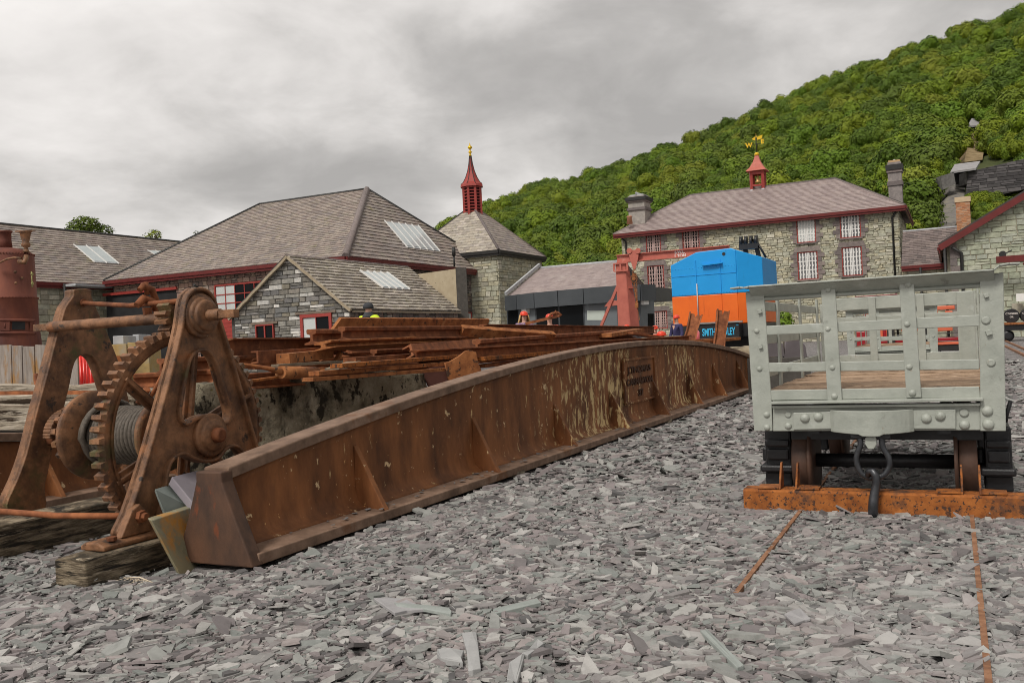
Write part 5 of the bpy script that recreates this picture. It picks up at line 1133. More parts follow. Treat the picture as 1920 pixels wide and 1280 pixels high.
# ---------------------------------------------------------------- concrete block and the heap of rails
def rough_block(c8, name, mt, label, cat, amp=.04, div=14, seed=1):
    bm = bmesh.new(); vs = [bm.verts.new(p) for p in c8]
    for f_ in ((3, 2, 1, 0), (4, 5, 6, 7), (0, 1, 5, 4), (1, 2, 6, 5), (2, 3, 7, 6), (3, 0, 4, 7)): bm.faces.new([vs[i] for i in f_])
    bmesh.ops.subdivide_edges(bm, edges=bm.edges, cuts=div, use_grid_fill=True); bm.normal_update()
    from mathutils import noise as mn
    for v in bm.verts: v.co += v.normal * (mn.fractal(v.co * 2.2 + V3((seed, 0, 0)), 1, 2, 5) * amp)
    a = [v.co for v in bm.verts]; cx = sum(q.x for q in a) / len(a); cy = sum(q.y for q in a) / len(a); cz = min(q.z for q in a)
    bmesh.ops.translate(bm, verts=bm.verts, vec=(-cx, -cy, -cz)); me = bpy.data.meshes.new(name); bm.to_mesh(me); bm.free(); me.materials.append(mt)
    for p in me.polygons: p.use_smooth = True
    o = bpy.data.objects.new(name, me); col.objects.link(o); o.location = (cx, cy, cz); o['off'] = 1; return tag(o, label, cat)
b0, b1 = AT(362, 722, 6.0), AT(800, 697, 7.6); b0z, b1z = b0.z, b1.z
D_ = V3((-.35, 1.0, 0)) * .9
rough_block([zr(b0, 0) - V3((.12, .05, 0)), zr(b1, 0) + V3((.12, -.05, 0)), zr(b1, 0) + D_, zr(b0, 0) + D_, b0, b1, zr(b1 + D_, b1z), zr(b0 + D_, b0z)], 'concrete_block', concrete_moss, 'mossy black stained concrete block carrying the heap of rusty rails', 'block', .05, 22, 2)
c0, c1 = AT(1330, 656, 13.2), AT(1425, 650, 12.8)
rough_block([zr(c0, 0), zr(c1, 0), zr(c1, 0) + B * 1.2, zr(c0, 0) + B * 1.2, c0, c1, c1 + B * 1.2, c0 + B * 1.2], 'stone_block', M('block_pale', [(.25, .2, .13), (.42, .36, .26)], 5, .95, .8, 14, spots=[((.06, .05, .03), 4, .56, .05)]), 'pale weathered stone block behind the far end of the girder', 'block', .03, 8, 5)
RAIL_P = [(-.5, 0), (.5, 0), (.5, .10), (.13, .22), (.09, .34), (.09, .62), (.32, .70), (.34, .93), (.27, 1.0), (-.27, 1.0), (-.34, .93), (-.32, .70), (-.09, .62), (-.09, .34), (-.13, .22), (-.5, .10)]
BEAM_P = [(-.4, 0), (.4, 0), (.4, .09), (.08, .13), (.08, .87), (.4, .91), (.4, 1), (-.4, 1), (-.4, .91), (-.08, .87), (-.08, .13), (-.4, .09)]
CH_P = [(-.35, 0), (.25, 0), (.25, 1), (-.35, 1), (-.35, .88), (.10, .84), (.10, .16), (-.35, .12)]
def extr(prof, p0, p1, hgt, wd, roll, name, mt, label, cat='rail', group='rusty rails heaped on the concrete block', bend=0, cut=0):
    """p0,p1: photographed top edge; profile drawn with x across, y up"""
    d = (p1 - p0); L = d.length; dn = d.normalized(); x = dn.cross(UP).normalized(); y = x.cross(dn); c_, s_ = math.cos(roll), math.sin(roll); X = x * c_ + y * s_; Y = y * c_ - x * s_
    n = 8; vs = []; m = len(prof)
    for i in range(n + 1):
        c = p0 + d * (i / n) - UP * hgt * abs(c_) - UP * bend * math.sin(math.pi * i / n)
        for a, b in prof:
            sh = dn * (cut * b if i == 0 else 0); vs.append(c + X * a * wd + Y * b * hgt + sh)
    mb = MB(); mb.add(vs, [(i * m + k, i * m + (k + 1) % m, (i + 1) * m + (k + 1) % m, (i + 1) * m + k) for i in range(n) for k in range(m)] + [tuple(range(m))[::-1], tuple(n * m + k for k in range(m))])
    return mb.build(name, mt, bevel=.002, label=label, cat=cat, group=group)
R_ = lambda a: math.radians(a)
# far / upper members
extr(BEAM_P, AT(905, 608, 9.5), AT(1225, 612, 14.0), .11, .12, 0, 'rusty_rail', rail_rust, 'long dark rail along the back top of the heap below the red helmets')
extr([(-.1, 0), (.1, 0), (.1, 1), (-.1, 1)], AT(612, 596, 7.8), AT(908, 598, 10.4), .165, .15, R_(-20), 'steel_plate', plate_rust, 'broad rusty plate standing on edge in front of the man in yellow', 'plate', cut=.12)
extr(RAIL_P, AT(640, 612, 7.1), AT(872, 611, 8.7), .115, .11, 0, 'rusty_rail', rail_rust, 'straight rail with two bolt holes just below the broad plate')
extr([(-.1, 0), (.1, 0), (.1, 1), (-.1, 1)], AT(860, 612, 8.6), AT(1032, 624, 9.4), .10, .3, R_(-35), 'steel_plate', plate_rust, 'tilted rusty flat plate in the middle of the heap', 'plate')
extr(RAIL_P, AT(583, 617, 6.9), AT(655, 617, 7.6), .12, .12, 0, 'rusty_rail', rail_rust, 'short rail end with white bolts at the left of the broad plate')
extr(BEAM_P, AT(425, 634, 6.3), AT(640, 633, 7.6), .14, .14, 0, 'rusty_rail', rail_rust, 'flat topped dark girder rail at the upper left of the heap')
extr(RAIL_P, AT(606, 640, 6.6), AT(895, 628, 9.4), .06, .22, R_(8), 'rusty_rail', plate_rust, 'rail lying flat with ragged orange edge across the heap')
extr(RAIL_P, AT(893, 636, 7.8), AT(1185, 617, 12.5), .125, .12, 0, 'rusty_rail', rail_rust, 'long rail with two slots near its left end in mid heap')
extr(CH_P, AT(768, 648, 7.0), AT(900, 638, 8.6), .10, .14, R_(25), 'rusty_rail', rail_rust, 'open channel length tilted on its side in mid heap', cut=.05)
extr(BEAM_P, AT(785, 656, 6.9), AT(1290, 629, 12.6), .135, .13, 0, 'rusty_rail', rail_rust, 'longest rail running right along the front of the heap', cut=-.06)
extr([(-.5, 0), (.5, 0), (.5, 1), (-.5, 1)], AT(1135, 625, 11.0), AT(1195, 616, 12.4), .05, .16, 0, 'flat_bar', plate_rust, 'short broad flat bar lying on top near the upright rails', 'bar')
extr([(-.5, 0), (.5, 0), (.5, 1), (-.5, 1)], AT(1180, 622, 11.6), AT(1245, 632, 12.2), .03, .12, 0, 'flat_bar', rail_rust, 'flat bar sloping down to the right beyond the short broad bar', 'bar')
# lower members
extr([(-.5, 0), (.5, 0), (.5, 1), (-.5, 1)], AT(630, 682, 5.9), AT(868, 664, 7.4), .028, .10, 0, 'flat_bar', bright_rust, 'bright orange flat bar laid across the front of the heap', 'bar')
extr([(-.5, 0), (.5, 0), (.5, 1), (-.5, 1)], AT(588, 696, 5.8), AT(850, 677, 7.2), .03, .09, 0, 'flat_bar', plate_rust, 'second orange flat bar just under the bright one', 'bar')
extr([(-.5, 0), (.5, 0), (.5, 1), (-.5, 1)], AT(576, 708, 5.75), AT(850, 688, 7.1), .025, .10, 0, 'flat_bar', plate_rust, 'lowest flat bar resting straight on the concrete block', 'bar')
extr([(-.5, 0), (.5, 0), (.5, 1), (-.5, 1)], AT(898, 669, 7.6), AT(1240, 640, 12.0), .035, .12, 0, 'flat_bar', bright_rust, 'long orange flat bar running just above the arched girder', 'bar')
extr([(-.5, 0), (.5, 0), (.5, 1), (-.5, 1)], AT(898, 683, 7.7), AT(1180, 652, 11.6), .03, .12, 0, 'flat_bar', rail_rust, 'dark flat bar directly below the long orange one', 'bar')
extr([(-.5, 0), (.5, 0), (.5, 1), (-.5, 1)], AT(1180, 646, 11.2), AT(1335, 634, 13.0), .035, .16, 0, 'flat_bar', plate_rust, 'flat bar poking out at the foot of the left upright rail', 'bar')
extr([(-.5, 0), (.5, 0), (.5, 1), (-.5, 1)], AT(1300, 640, 12.4), AT(1382, 632, 13.4), .04, .12, 0, 'flat_bar', plate_rust, 'flat bar end lying across the foot of the right upright rail', 'bar')
extr([(-.5, 0), (.5, 0), (.5, 1), (-.5, 1)], AT(530, 663, 6.2), AT(612, 655, 6.9), .07, .10, 0, 'iron_bar', plate_rust, 'thick square ended bar on the left part of the heap', 'bar')
extr([(-.5, 0), (.5, 0), (.5, 1), (-.5, 1)], AT(655, 670, 6.6), AT(790, 662, 7.4), .04, .12, 0, 'flat_bar', rail_rust, 'grey brown bar lying between the orange bars and the dark rails', 'bar')
extr(CH_P, AT(478, 658, 6.1), AT(620, 650, 7.0), .085, .10, 0, 'rusty_rail', rail_rust, 'channel rail with a round hole at the left side of the heap')
extr([(-.5, 0), (.5, 0), (.5, 1), (-.5, 1)], AT(515, 683, 6.0), AT(660, 674, 7.0), .02, .06, 0, 'flat_bar', sleeper, 'thin pale bar above the thick pipe', 'bar')
extr([(-.5, 0), (.5, 0), (.5, 1), (-.5, 1)], AT(622, 690, 6.1), AT(690, 668, 7.0), .02, .10, 0, 'flat_bar', sleeper, 'pale plank slanting up into the heap beyond the pipe', 'bar')
extr([(-.5, 0), (.5, 0), (.5, 1), (-.5, 1)], AT(434, 716, 5.6), AT(535, 703, 6.0), .016, .06, 0, 'flat_bar', bright_rust, 'narrow orange bar end touching the winch frame', 'bar')
extr([(-.1, 0), (.1, 0), (.1, 1), (-.1, 1)], AT(628, 678, 6.8), AT(640, 655, 6.9), .03, .15, 0, 'flat_bar', plate_rust, 'short orange strut standing at a slant under the ragged rail', 'bar')
for i, (x0, y0, Y0, x1, y1, Y1, lb) in enumerate(((300, 672, 6.4, 470, 664, 7.2, 'rail end seen through the near winch frame'), (250, 700, 6.6, 440, 690, 6.8, 'pinkish rusty rail low down behind the gear wheel'), (455, 700, 6.1, 560, 694, 6.7, 'dark rail end under the bent rod at the left of the heap'), (440, 640, 7.5, 620, 645, 8.4, 'dark rail deep inside the heap behind the channel rail'), (700, 655, 7.8, 930, 645, 9.6, 'dark inner rail below the open channel length'), (470, 668, 7.6, 720, 664, 8.6, 'dark rail at the very bottom of the heap above the pipe'), (500, 650, 8.2, 760, 650, 9.0, 'buried rail behind the square ended bar'), (600, 668, 8.0, 900, 657, 9.6, 'buried rail showing under the ragged edged rail'), (560, 680, 7.4, 860, 668, 8.4, 'buried rail just over the top of the concrete block'), (760, 672, 8.6, 1100, 646, 11.5, 'buried rail between the longest rail and the orange bars'), (430, 652, 8.4, 700, 640, 9.4, 'buried rail at the back left of the heap'), (620, 655, 8.8, 1000, 645, 10.5, 'buried rail in the dark middle of the heap'), (560, 690, 7.0, 840, 676, 8.0, 'bottom rail resting on the back edge of the concrete block'), (650, 640, 8.2, 1000, 634, 11, 'dark inner rail under the ragged edged rail'), (930, 660, 9, 1240, 636, 13, 'inner rail hidden behind the longest rail'))):
    extr(RAIL_P, AT(x0, y0, Y0), AT(x1, y1, Y1), .11, .11, 0, 'rusty_rail', rail_rust, lb)
pp = [AT(436, 682, 5.7), AT(460, 684, 5.8), AT(500, 690, 5.85), AT(528, 697, 5.9)]
mb = MB(); mb.tube(pp, [.008, .012, .014, .022], 10); mb.tube([AT(526, 698, 5.9), AT(592, 699, 6.3)], .042, 16); mb.tube([AT(590, 698, 6.3), AT(640, 692, 6.7)], .018, 10)
mb.build('bent_rod', plate_rust, label='bent rusty rod ending in a thick pipe at the left of the heap', cat='rod')
Pq = Plane(AT(838, 676, 6.9), V3((.9, .42, 0)), UP); pol = [Pq.px(*x) for x in ((834, 680), (842, 678), (860, 668), (872, 658), (880, 656), (893, 660), (897, 680), (908, 706), (880, 716), (844, 724))]
plate2d(Pq, pol, [], -.02, .0, 'steel_plate', plate_rust, None, .003, label='ragged orange plate standing upright behind the arched girder', cat='plate')
Pq = Plane(AT(800, 700, 7.7), V3((.9, .42, 0)), UP); pol = [Pq.px(*x) for x in ((790, 694), (846, 680), (852, 735), (812, 745))]
plate2d(Pq, pol, [], -.02, .0, 'steel_plate', M('maroon', [(.10, .04, .03), (.16, .065, .05)], 6, .7, .3, 30), None, .003, label='dark maroon plate in shadow beside the concrete block', cat='plate')
# two rails leaning upright
for x0, y0, x1, y1, wd, lb in ((1305, 588, 1290, 640, 23, 'left of the two split topped rails standing upright before the crane'), (1356, 580, 1345, 660, 22, 'right of the two split topped rails standing upright before the crane')):
    Yq = 12.6; p0, p1 = AT(x1, y1 + 8, Yq), AT(x0, y0, Yq + .25); mm = Yq / F; L_ = (p1 - p0).length; Vq = (p1 - p0).normalized(); Pq = Plane(p0, V3((1, 0, 0)) - Vq * Vq.x, Vq)
    w_ = wd * mm / 2; ol = [(-w_ * .95, 0), (w_ * .95, 0), (w_ * .8, L_ * .5), (w_ * 1.0, L_ * .97), (w_ * .2, L_ * .97), (0, L_ * .88), (-w_ * .2, L_ * .97), (-w_ * .95, L_ * .97), (-w_ * .85, L_ * .5)]
    o = plate2d(Pq, ol, [], -.012, .008, 'upright_rail', rail_rust, None, .002, label=lb, cat='rail', group='upright split rails')
    for sg in (-1, 1):
        mb = MB(); pts = [Pq.p(w_ * f_ * sg, L_ * t, .012) for f_, t in ((.95, 0), (.82, .5), (1.0, .97))]; mb.bar(pts[0], pts[1], .018, .07, Pq.N); mb.bar(pts[1], pts[2], .018, .07, Pq.N); mb.build('flange', rail_rust, o, bevel=.003)
# loose bar with chain link hook lying on top
mb = MB(); mb.bar(AT(985, 607, 11.5), AT(1048, 592, 11.5), .05, .035); pts = [AT(1046, 594, 11.4), AT(1052, 590, 11.4), AT(1046, 586, 11.4), AT(1034, 588, 11.4), AT(1030, 594, 11.4), AT(1036, 596, 11.4)]; mb.tube(pts, .018, 8); mb.tube([AT(1038, 590, 11.3), AT(1042, 584, 11.3), AT(1044, 590, 11.3)], .02, 8); mb.build('lever_bar', rail_rust, label='rusty lever bar with looped end sticking up over the heap', cat='lever')
# bent lever at the left of the heap already above; weathered timbers at the left
for i, (x0, y0, Y0, x1, y1, Y1, hg, wd, lb) in enumerate((
    (-30, 722, 7.6, 300, 726, 7.6, .045, .2, 'thin grey board on top of the weathered log stack'),
    (-30, 744, 7.2, 420, 733, 7.4, .10, .22, 'upper pale weathered log behind the winch'),
    (-30, 762, 6.9, 250, 752, 7.0, .12, .2, 'split weathered log in the middle of the stack'),
    (-30, 782, 6.6, 230, 772, 6.7, .10, .22, 'lower weathered log of the stack behind the winch'),
    (240, 735, 6.9, 400, 722, 7.4, .07, .2, 'grey squared log end lying behind the gear wheel'),
    (330, 760, 7.2, 420, 756, 7.4, .06, .2, 'brownish log glimpsed through the near winch frame'))):
    p0, p1 = AT(x0, y0, Y0), AT(x1, y1, Y1); d = (p1 - p0); L_ = d.length
    sd_ = V3((0, -1, 0)); c8 = []
    q0, q1 = p0 - UP * hg, p1 - UP * hg
    rough_block([q0, q1, q1 + V3((0, wd, 0)), q0 + V3((0, wd, 0)), p0, p1, p1 + V3((0, wd, 0)), p0 + V3((0, wd, 0))], 'weathered_log', MATS['log_wood'] if 'log_wood' in MATS else M('log_wood', [(.16, .12, .085), (.46, .39, .30), (.74, .66, .54)], 3, .95, 1.0, 9, stretch=(.7, 3, 7), bdist=.03, spots=[((.06, .04, .025), 3, .57, .04, (.5, 2, 5)), ((.36, .17, .09), 2, .64, .04)]), lb, 'log', .03, 12, i * 3 + 1)
mb = MB(); mb.bar(AT(-30, 737, 7.1), AT(230, 735, 7.1), .02, .03); mb.build('rusty_pipe', rail_rust, label='thin rusty pipe lying along the weathered logs', cat='pipe')
# low supports under the logs
for x, lb in ((60, 'left dark stone pier under the weathered logs'), (330, 'right dark stone pier under the weathered logs')):
    p = AT(x, 790, 7.2); rough_block([V3((p.x - .5, 7.0, 0)), V3((p.x + .5, 7.0, 0)), V3((p.x + .5, 7.6, 0)), V3((p.x - .5, 7.6, 0)), V3((p.x - .5, 7.0, p.z - .02)), V3((p.x + .5, 7.0, p.z - .02)), V3((p.x + .5, 7.6, p.z - .02)), V3((p.x - .5, 7.6, p.z - .02))], 'stone_pier', mortar_d, lb, 'pier', .03, 6, x)
# board fence
fe = thing('board_fence', 'low fence of grey weathered boards beside the boiler', 'fence', AT(60, 730, 9.2))
x = -30; k = 0; rb = random.Random(3)
while x < 128:
    wpx = rb.uniform(20, 34); y1 = 646 + rb.uniform(-2, 3)
    p0, p1 = AT(x, 735, 9.2), AT(x + wpx - 1.5, 735, 9.2); t0, t1 = AT(x, y1, 9.2), AT(x + wpx - 1.5, y1 + rb.uniform(-1, 2), 9.2)
    mb = MB(); mb.prism([zr(p0, 0), zr(p1, 0), t1, t0], V3((0, .03, 0))); mb.build('plank', MATS['fence_wood'] if 'fence_wood' in MATS else M('fence_wood', [(.24, .20, .165), (.36, .31, .27), (.46, .41, .36)], 4, .9, .5, 14, stretch=(6, 6, .7), vary=.12, spots=[((.36, .2, .08), 3, .52, .08, (2, 2, .5)), ((.28, .07, .04), 6, .69, .02)]), fe, bevel=.004); x += wpx; k += 1
mb = MB(); mb.bar(AT(-30, 690, 9.3), AT(126, 690, 9.3), .05, .08); mb.build('fence_rail', wood_grey, fe)
mb = MB(); p = AT(67, 722, 8.7); mb.tube([zr(p, 0), AT(67, 700, 8.7)], .02, 8); mb.build('iron_stake', rail_rust, label='thin rusty iron stake standing before the board fence', cat='stake')
# red slatted drum behind the winch frame
rd = thing('red_slatted_barrier', 'bright red slatted barrier glimpsed through the rear winch frame', 'barrier', zr(AT(160, 720, 9.6), 0))
for i in range(13):
    x = 122 + i * 6.2; mb = MB(); p = AT(x, 722, 9.6 + .15 * math.sin(i * .8)); mb.tube([zr(p, 0), zr(p, AT(x, 662, 9.6).z)], .016, 8); mb.build('slat', M('bright_red', [(.75, .02, .01), (.85, .03, .015)], 2, .3, 0, spec=.6) if 'bright_red' not in MATS else MATS['bright_red'], rd)
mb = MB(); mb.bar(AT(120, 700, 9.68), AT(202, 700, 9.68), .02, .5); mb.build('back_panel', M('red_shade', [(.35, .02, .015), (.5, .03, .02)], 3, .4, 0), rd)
# slate blocks and ochre stones behind the winch
for i, (x0, x1, y0, y1, Y, mt, lb) in enumerate(((212, 232, 630, 646, 10.2, lead, 'pale slate block with dark face on top of the ochre stone'), (249, 261, 627, 642, 10.6, lead, 'small grey slate block standing behind the gear wheel'), (208, 238, 646, 668, 10.0, None, 'ochre stained stone left of the gap behind the gear wheel'), (242, 282, 642, 716, 10.0, None, 'tall ochre stained stone behind the gear wheel'), (208, 238, 668, 716, 9.9, 'r', 'rusty brown stone under the ochre stained stone'))):
    om_ = MATS.get('ochre_stone') or M('ochre_stone', [(.22, .17, .09), (.42, .30, .12), (.36, .33, .24)], 4, .9, .5)
    mt = om_ if mt is None else (plate_rust if mt == 'r' else mt); p0, p1 = AT(x0, y1, Y), AT(x1, y1, Y); t0 = AT(x0, y0, Y)
    zb = 0 if i in (3, 4) else p0.z
    mb = MB(); mb.box(p0.x, p1.x, Y, Y + .35, zb, t0.z); mb.build('slate_block' if i < 2 else 'stone_block', mt, bevel=.006, label=lb, cat='block')
# ---------------------------------------------------------------- boiler
bc = AT(14, 640, 18.0); bc = V3((AT(14, 540, 18).x, 18, 0)); m1 = 18 / F
bo = thing('vertical_boiler', 'tall rusty vertical boiler with chimney stub and valve at the left edge', 'boiler', bc)
zb_ = lambda y: AT(30, y, 18.0).z
prof = [(0, 53.5), (zb_(640), 53), (zb_(610), 50.5), (zb_(562), 49.5), (zb_(561), 50.5), (zb_(558), 50.5), (zb_(557), 49), (zb_(480), 47.5), (zb_(475), 45), (zb_(470), 38), (zb_(466), 24), (zb_(464), 13)]
mb = MB(); mb.lathe(bc, UP, [(z, r_ * m1) for z, r_ in prof], 40); sh_ = mb.build('shell', boiler_rust, bo)
mb = MB(); mb.lathe(bc, UP, [(zb_(466), 12 * m1), (zb_(450), 10.5 * m1), (zb_(436), 11 * m1), (zb_(435), 13 * m1), (zb_(432), 13 * m1)], 24); mb.build('chimney_stub', boiler_rust, bo)
mb = MB()
for z, rr1 in ((zb_(559.5), 50.6), (zb_(478), 47.6)):
    for k in range(60): a = 2 * math.pi * k / 60; c = bc + V3((math.cos(a) * rr1 * m1, math.sin(a) * rr1 * m1, z)); mb.dome(c, V3((math.cos(a), math.sin(a), 0)), .018, .014, 6)
mb.build('rivet_row', boiler_rust, sh_, kind='stuff')
vx = AT(49, 470, 17.85); mb = MB(); mb.lathe(zr(vx, 0), UP, [(zb_(476), .07), (zb_(472), .05), (zb_(468), .03), (zb_(464), .08), (zb_(460), .085), (zb_(457), .06), (zb_(448), .085), (zb_(440), .10), (zb_(438), .12), (zb_(436), .12)], 14); mb.bar(zr(vx - V3((.2, 0, 0)), zb_(436)), zr(vx + V3((.2, 0, 0)), zb_(436)), .02, .02); mb.build('safety_valve', cast_rust, bo)
mb = MB(); mb.tube([AT(-10, 497, 17.4), AT(12, 486, 17.45), AT(26, 483, 17.5), AT(40, 484, 17.45)], .02, 8); mb.tube([AT(36, 490, 17.45), AT(46, 492, 17.4), AT(50, 480, 17.5)], .05, 8); mb.build('steam_pipe', cast_rust, bo)
d0, d1 = AT(-8, 600, 17.48), AT(60, 620, 17.48)
mb = MB(); cth = bc + V3((0, 0, 0))
def onb(x, y, k=1.0): p = AT(x, y, 17.5); u_ = (p.x - bc.x) / (52 * m1); u_ = max(-.98, min(.98, u_)); return V3((bc.x + u_ * 52 * m1 * k, bc.y - 52 * m1 * k * math.sqrt(1 - u_ * u_), p.z))
for y, hh_ in ((600, .05), (624, .05)):
    pts = [onb(x, y, 1.02) for x in range(-20, 60, 8)]; mb.tube(pts, .03, 6)
mb.build('door_frame', boiler_rust, bo)
mb = MB(); mb.prism([onb(21, 618, 1.01), onb(36, 618, 1.01), onb(36, 602, 1.01), onb(21, 602, 1.01)], V3((0, -.015, 0))); mb.build('fire_hole_shade', MATS['bay_dark'], bo)  # dark plate on the shell; shade inside the hole is in its colour
for x in (10, 49): mb = MB(); mb.prism([onb(x - 8, 620, 1.0), onb(x + 8, 620, 1.0), onb(x + 8, 602, 1.0), onb(x - 8, 602, 1.0)], V3((0, -.03, 0))); mb.tube([onb(x, 615, 1.03), onb(x, 606, 1.03)], .015, 6); mb.build('fire_door', boiler_rust, bo)
for x, y in ((23, 509), (31, 520), (24, 530)): mb = MB(); mb.dome(onb(x, y), (onb(x, y) - zr(bc, onb(x, y).z)).normalized(), .03, .03, 8); mb.build('bolt', cast_rust, bo)
mb = MB(); mb.tube([onb(58, 505, 1.02), onb(58, 535, 1.02)], .012, 6)
for y in (510, 528): mb.tube([onb(53, y, 1.02), onb(63, y, 1.06)], .03, 6)
mb.build('gauge_cock', M('brass_green', [(.35, .36, .12), (.45, .42, .18)], 8), bo)
# ================================================================ wagon
wO = G(1395, 960) + B * .05; PW = Plane(zr(wO, 0), A, UP)
WL = 1.95
def wagon(label, first=True):
    root = thing('slate_wagon', label, 'wagon', zr(wO + A * .55 + B * WL / 2, 0), 'grey slate wagons standing on the track')
    pt = lambda x, y, n=0: PW.p(*PW.px(x, y), n)
    def pl(name, pts, th, n=0.0, parent=root, bev=.003, mt=wagon_grey):
        mb = MB(); mb.prism([PW.p(*PW.px(x, y), n + th) for x, y in pts], -PW.N * th); return mb.build(name, mt, parent, bevel=bev)
    def bolt(x, y, r_, n, parent, flat=False, sq=False):
        mb = MB(); rr = r_ / 3.368 * 4.1 / F; c = PW.p(*PW.px(1360 + x / 3.368, 480 + y / 3.368), n)
        if sq: mb.obox(c + PW.N * rr * .6, (PW.U + UP * .3).normalized() * rr * .85, (UP - PW.U * .3).normalized() * rr * .85, PW.N * rr * .7)
        elif flat: mb.lathe(c - PW.N * .002, PW.N, [(0, rr), (rr * .35, rr * .9), (rr * .5, rr * .6)], 14)
        else: mb.dome(c - PW.N * .002, PW.N, rr, rr * .75, 14)
        mb.build('bolt', wagon_grey, parent, bevel=.0015 if sq else 0)
    lp = pl('corner_post', [(1399, 547), (1433, 543), (1448, 757), (1449, 807), (1415, 807)], .014)
    rp_ = pl('corner_post', [(1837, 519), (1881, 510), (1886, 807), (1838, 807)], .016)
    s1 = pl('strap', [(1540, 534), (1567, 534), (1580, 749), (1553, 750)], .012, .014); s2 = pl('strap', [(1686, 527), (1714, 526), (1728, 744), (1700, 745)], .012, .014)
    pl('slat', [(1437, 611), (1836, 590), (1836, 611), (1438, 628)], .011, .001); pl('slat', [(1441, 680), (1836, 673), (1836, 692), (1443, 697)], .011, .001); pl('slat', [(1446, 731), (1836, 724), (1838, 745), (1447, 750)], .012, .0)
    # sill lip and head stock
    a, b = PW.px(1449, 754), PW.px(1843, 747); mb = MB(); mb.bar(PW.p(*a, .02), PW.p(*b, .02), .05, .014, UP); mb.build('sill_lip', wagon_grey, root, bevel=.003)
    a, b = PW.px(1450, 762), PW.px(1838, 757); mb = MB(); mb.bar(PW.p(*a, .008), PW.p(*b, .008), .04, .012, UP); mb.build('headstock_flange', wagon_grey, root, bevel=.003)
    hs_ = pl('headstock', [(1449, 764), (1838, 758), (1838, 806), (1449, 808)], .012, -.01)
    p1_ = pl('bolt_plate', [(1488, 773), (1560, 771), (1560, 803), (1488, 805)], .012, .003); p2_ = pl('bolt_plate', [(1712, 768), (1792, 767), (1792, 803), (1712, 803)], .012, .003)
    # curved buffer
    u0, u1 = PW.px(1557, 770)[0], PW.px(1713, 768)[0]; vt, vb = PW.px(1635, 767)[1], PW.px(1635, 808)[1]; mb = MB(); n = 20; vs = []
    for i in range(n + 1):
        t = i / n; u = u0 + (u1 - u0) * t; d = .016 + .075 * math.sin(math.pi * t) ** .7; sag = .006 * math.sin(math.pi * t) + (.008 if .38 < t < .62 else 0)
        vs += [PW.p(u, vt, d - .014), PW.p(u, vb - sag, d - .014), PW.p(u, vb - sag, d), PW.p(u, vt, d)]
    mb.add(vs, [(i * 4 + k, i * 4 + (k + 1) % 4, i * 4 + 4 + (k + 1) % 4, i * 4 + 4 + k) for i in range(n) for k in range(4)] + [(0, 1, 2, 3), tuple(n * 4 + k for k in (3, 2, 1, 0))]); mb.build('buffer', wagon_grey, root, bevel=.003)
    # top angle rail with turned ends
    zt = PW.px(1640, 521)[1] ; ul, ur = PW.px(1405, 540)[0], PW.px(1868, 505)[0]
    pts = [(ul - .075, -.003), (ul - .03, 0), (ul - .01, -.004), (ul + .012, .0), (ur - .012, 0), (ur + .01, .018), (ur + .045, .022), (ur + .085, .02)]
    mb = MB()
    for (a, za), (b, zb) in zip(pts[:-1], pts[1:]): mb.hexa([PW.p(a, zt + za - .008, -.02), PW.p(b, zt + zb - .008, -.02), PW.p(b, zt + zb - .008, .075), PW.p(a, zt + za - .008, .075), PW.p(a, zt + za, -.02), PW.p(b, zt + zb, -.02), PW.p(b, zt + zb, .075), PW.p(a, zt + za, .075)])
    mb.build('top_rail', wagon_grey, root, bevel=.003)
    mb = MB(); mb.hexa([PW.p(ul + .01, zt - .058, -.003), PW.p(ur - .01, zt - .058, -.003), PW.p(ur - .01, zt - .055, .004), PW.p(ul + .01, zt - .055, .004), PW.p(ul + .01, zt - .012, .055), PW.p(ur - .01, zt - .012, .055), PW.p(ur - .01, zt - .009, .066), PW.p(ul + .01, zt - .009, .066)]); mb.build('rail_web', wagon_grey, root)
    mb = MB(); mb.tube([PW.p(ul + .01, zt - .064, .006), PW.p(ur - .01, zt - .064, .006)], .009, 8); mb.build('rail_bead', wagon_grey, root)
    for x, y, r_ in ((197, 232, 18), (202, 473, 18), (220, 711, 19), (265, 1000, 21), (267, 1080, 22)): bolt(x, y, r_, .014, lp)
    for x, y in ((223, 350), (227, 570)): bolt(x, y, 15, .014, lp, sq=True)
    for x, y, r_ in ((653, 213, 19), (652, 460, 17), (680, 703, 18), (693, 882, 21)): bolt(x, y, r_, .026, s1)
    for x, y, r_ in ((1155, 180, 21), (1150, 430, 19), (1163, 698, 19), (1183, 862, 22)): bolt(x, y, r_, .026, s2)
    for x, y, r_, fl_ in ((1645, 405, 26, True), (1677, 672, 25, True), (1653, 975, 32, False), (1660, 1060, 33, False)): bolt(x, y, r_, .016, rp_, fl_)
    bolt(1663, 482, 18, .016, rp_, sq=True); bolt(1647, 250, 14, .016, rp_, sq=True)
    for x, y, r_, fl_ in ((397, 1000, 22, True), (398, 1072, 23, False), (1508, 988, 28, True), (1510, 1065, 30, False)): bolt(x, y, r_, .002, hs_, fl_)
    for x, y, q_ in ((505, 1020, p1_), (590, 1012, p1_), (1270, 1022, p2_), (1357, 1007, p2_)): bolt(x, y, 31, .015, q_)
    # sides, floor, rear end
    zb = PW.px(1640, 807)[1]; zf_ = PW.px(1640, 727)[1] - .005; uL, uR = PW.px(1432, 700)[0], PW.px(1860, 700)[0]
    fl = MB(); nb = 13
    flo = thing('floor', None, None, root.location); attach(flo, root); flo.location = (0, 0, 0); flo.matrix_parent_inverse = Matrix.Identity(4)
    bpy.data.objects.remove(flo)
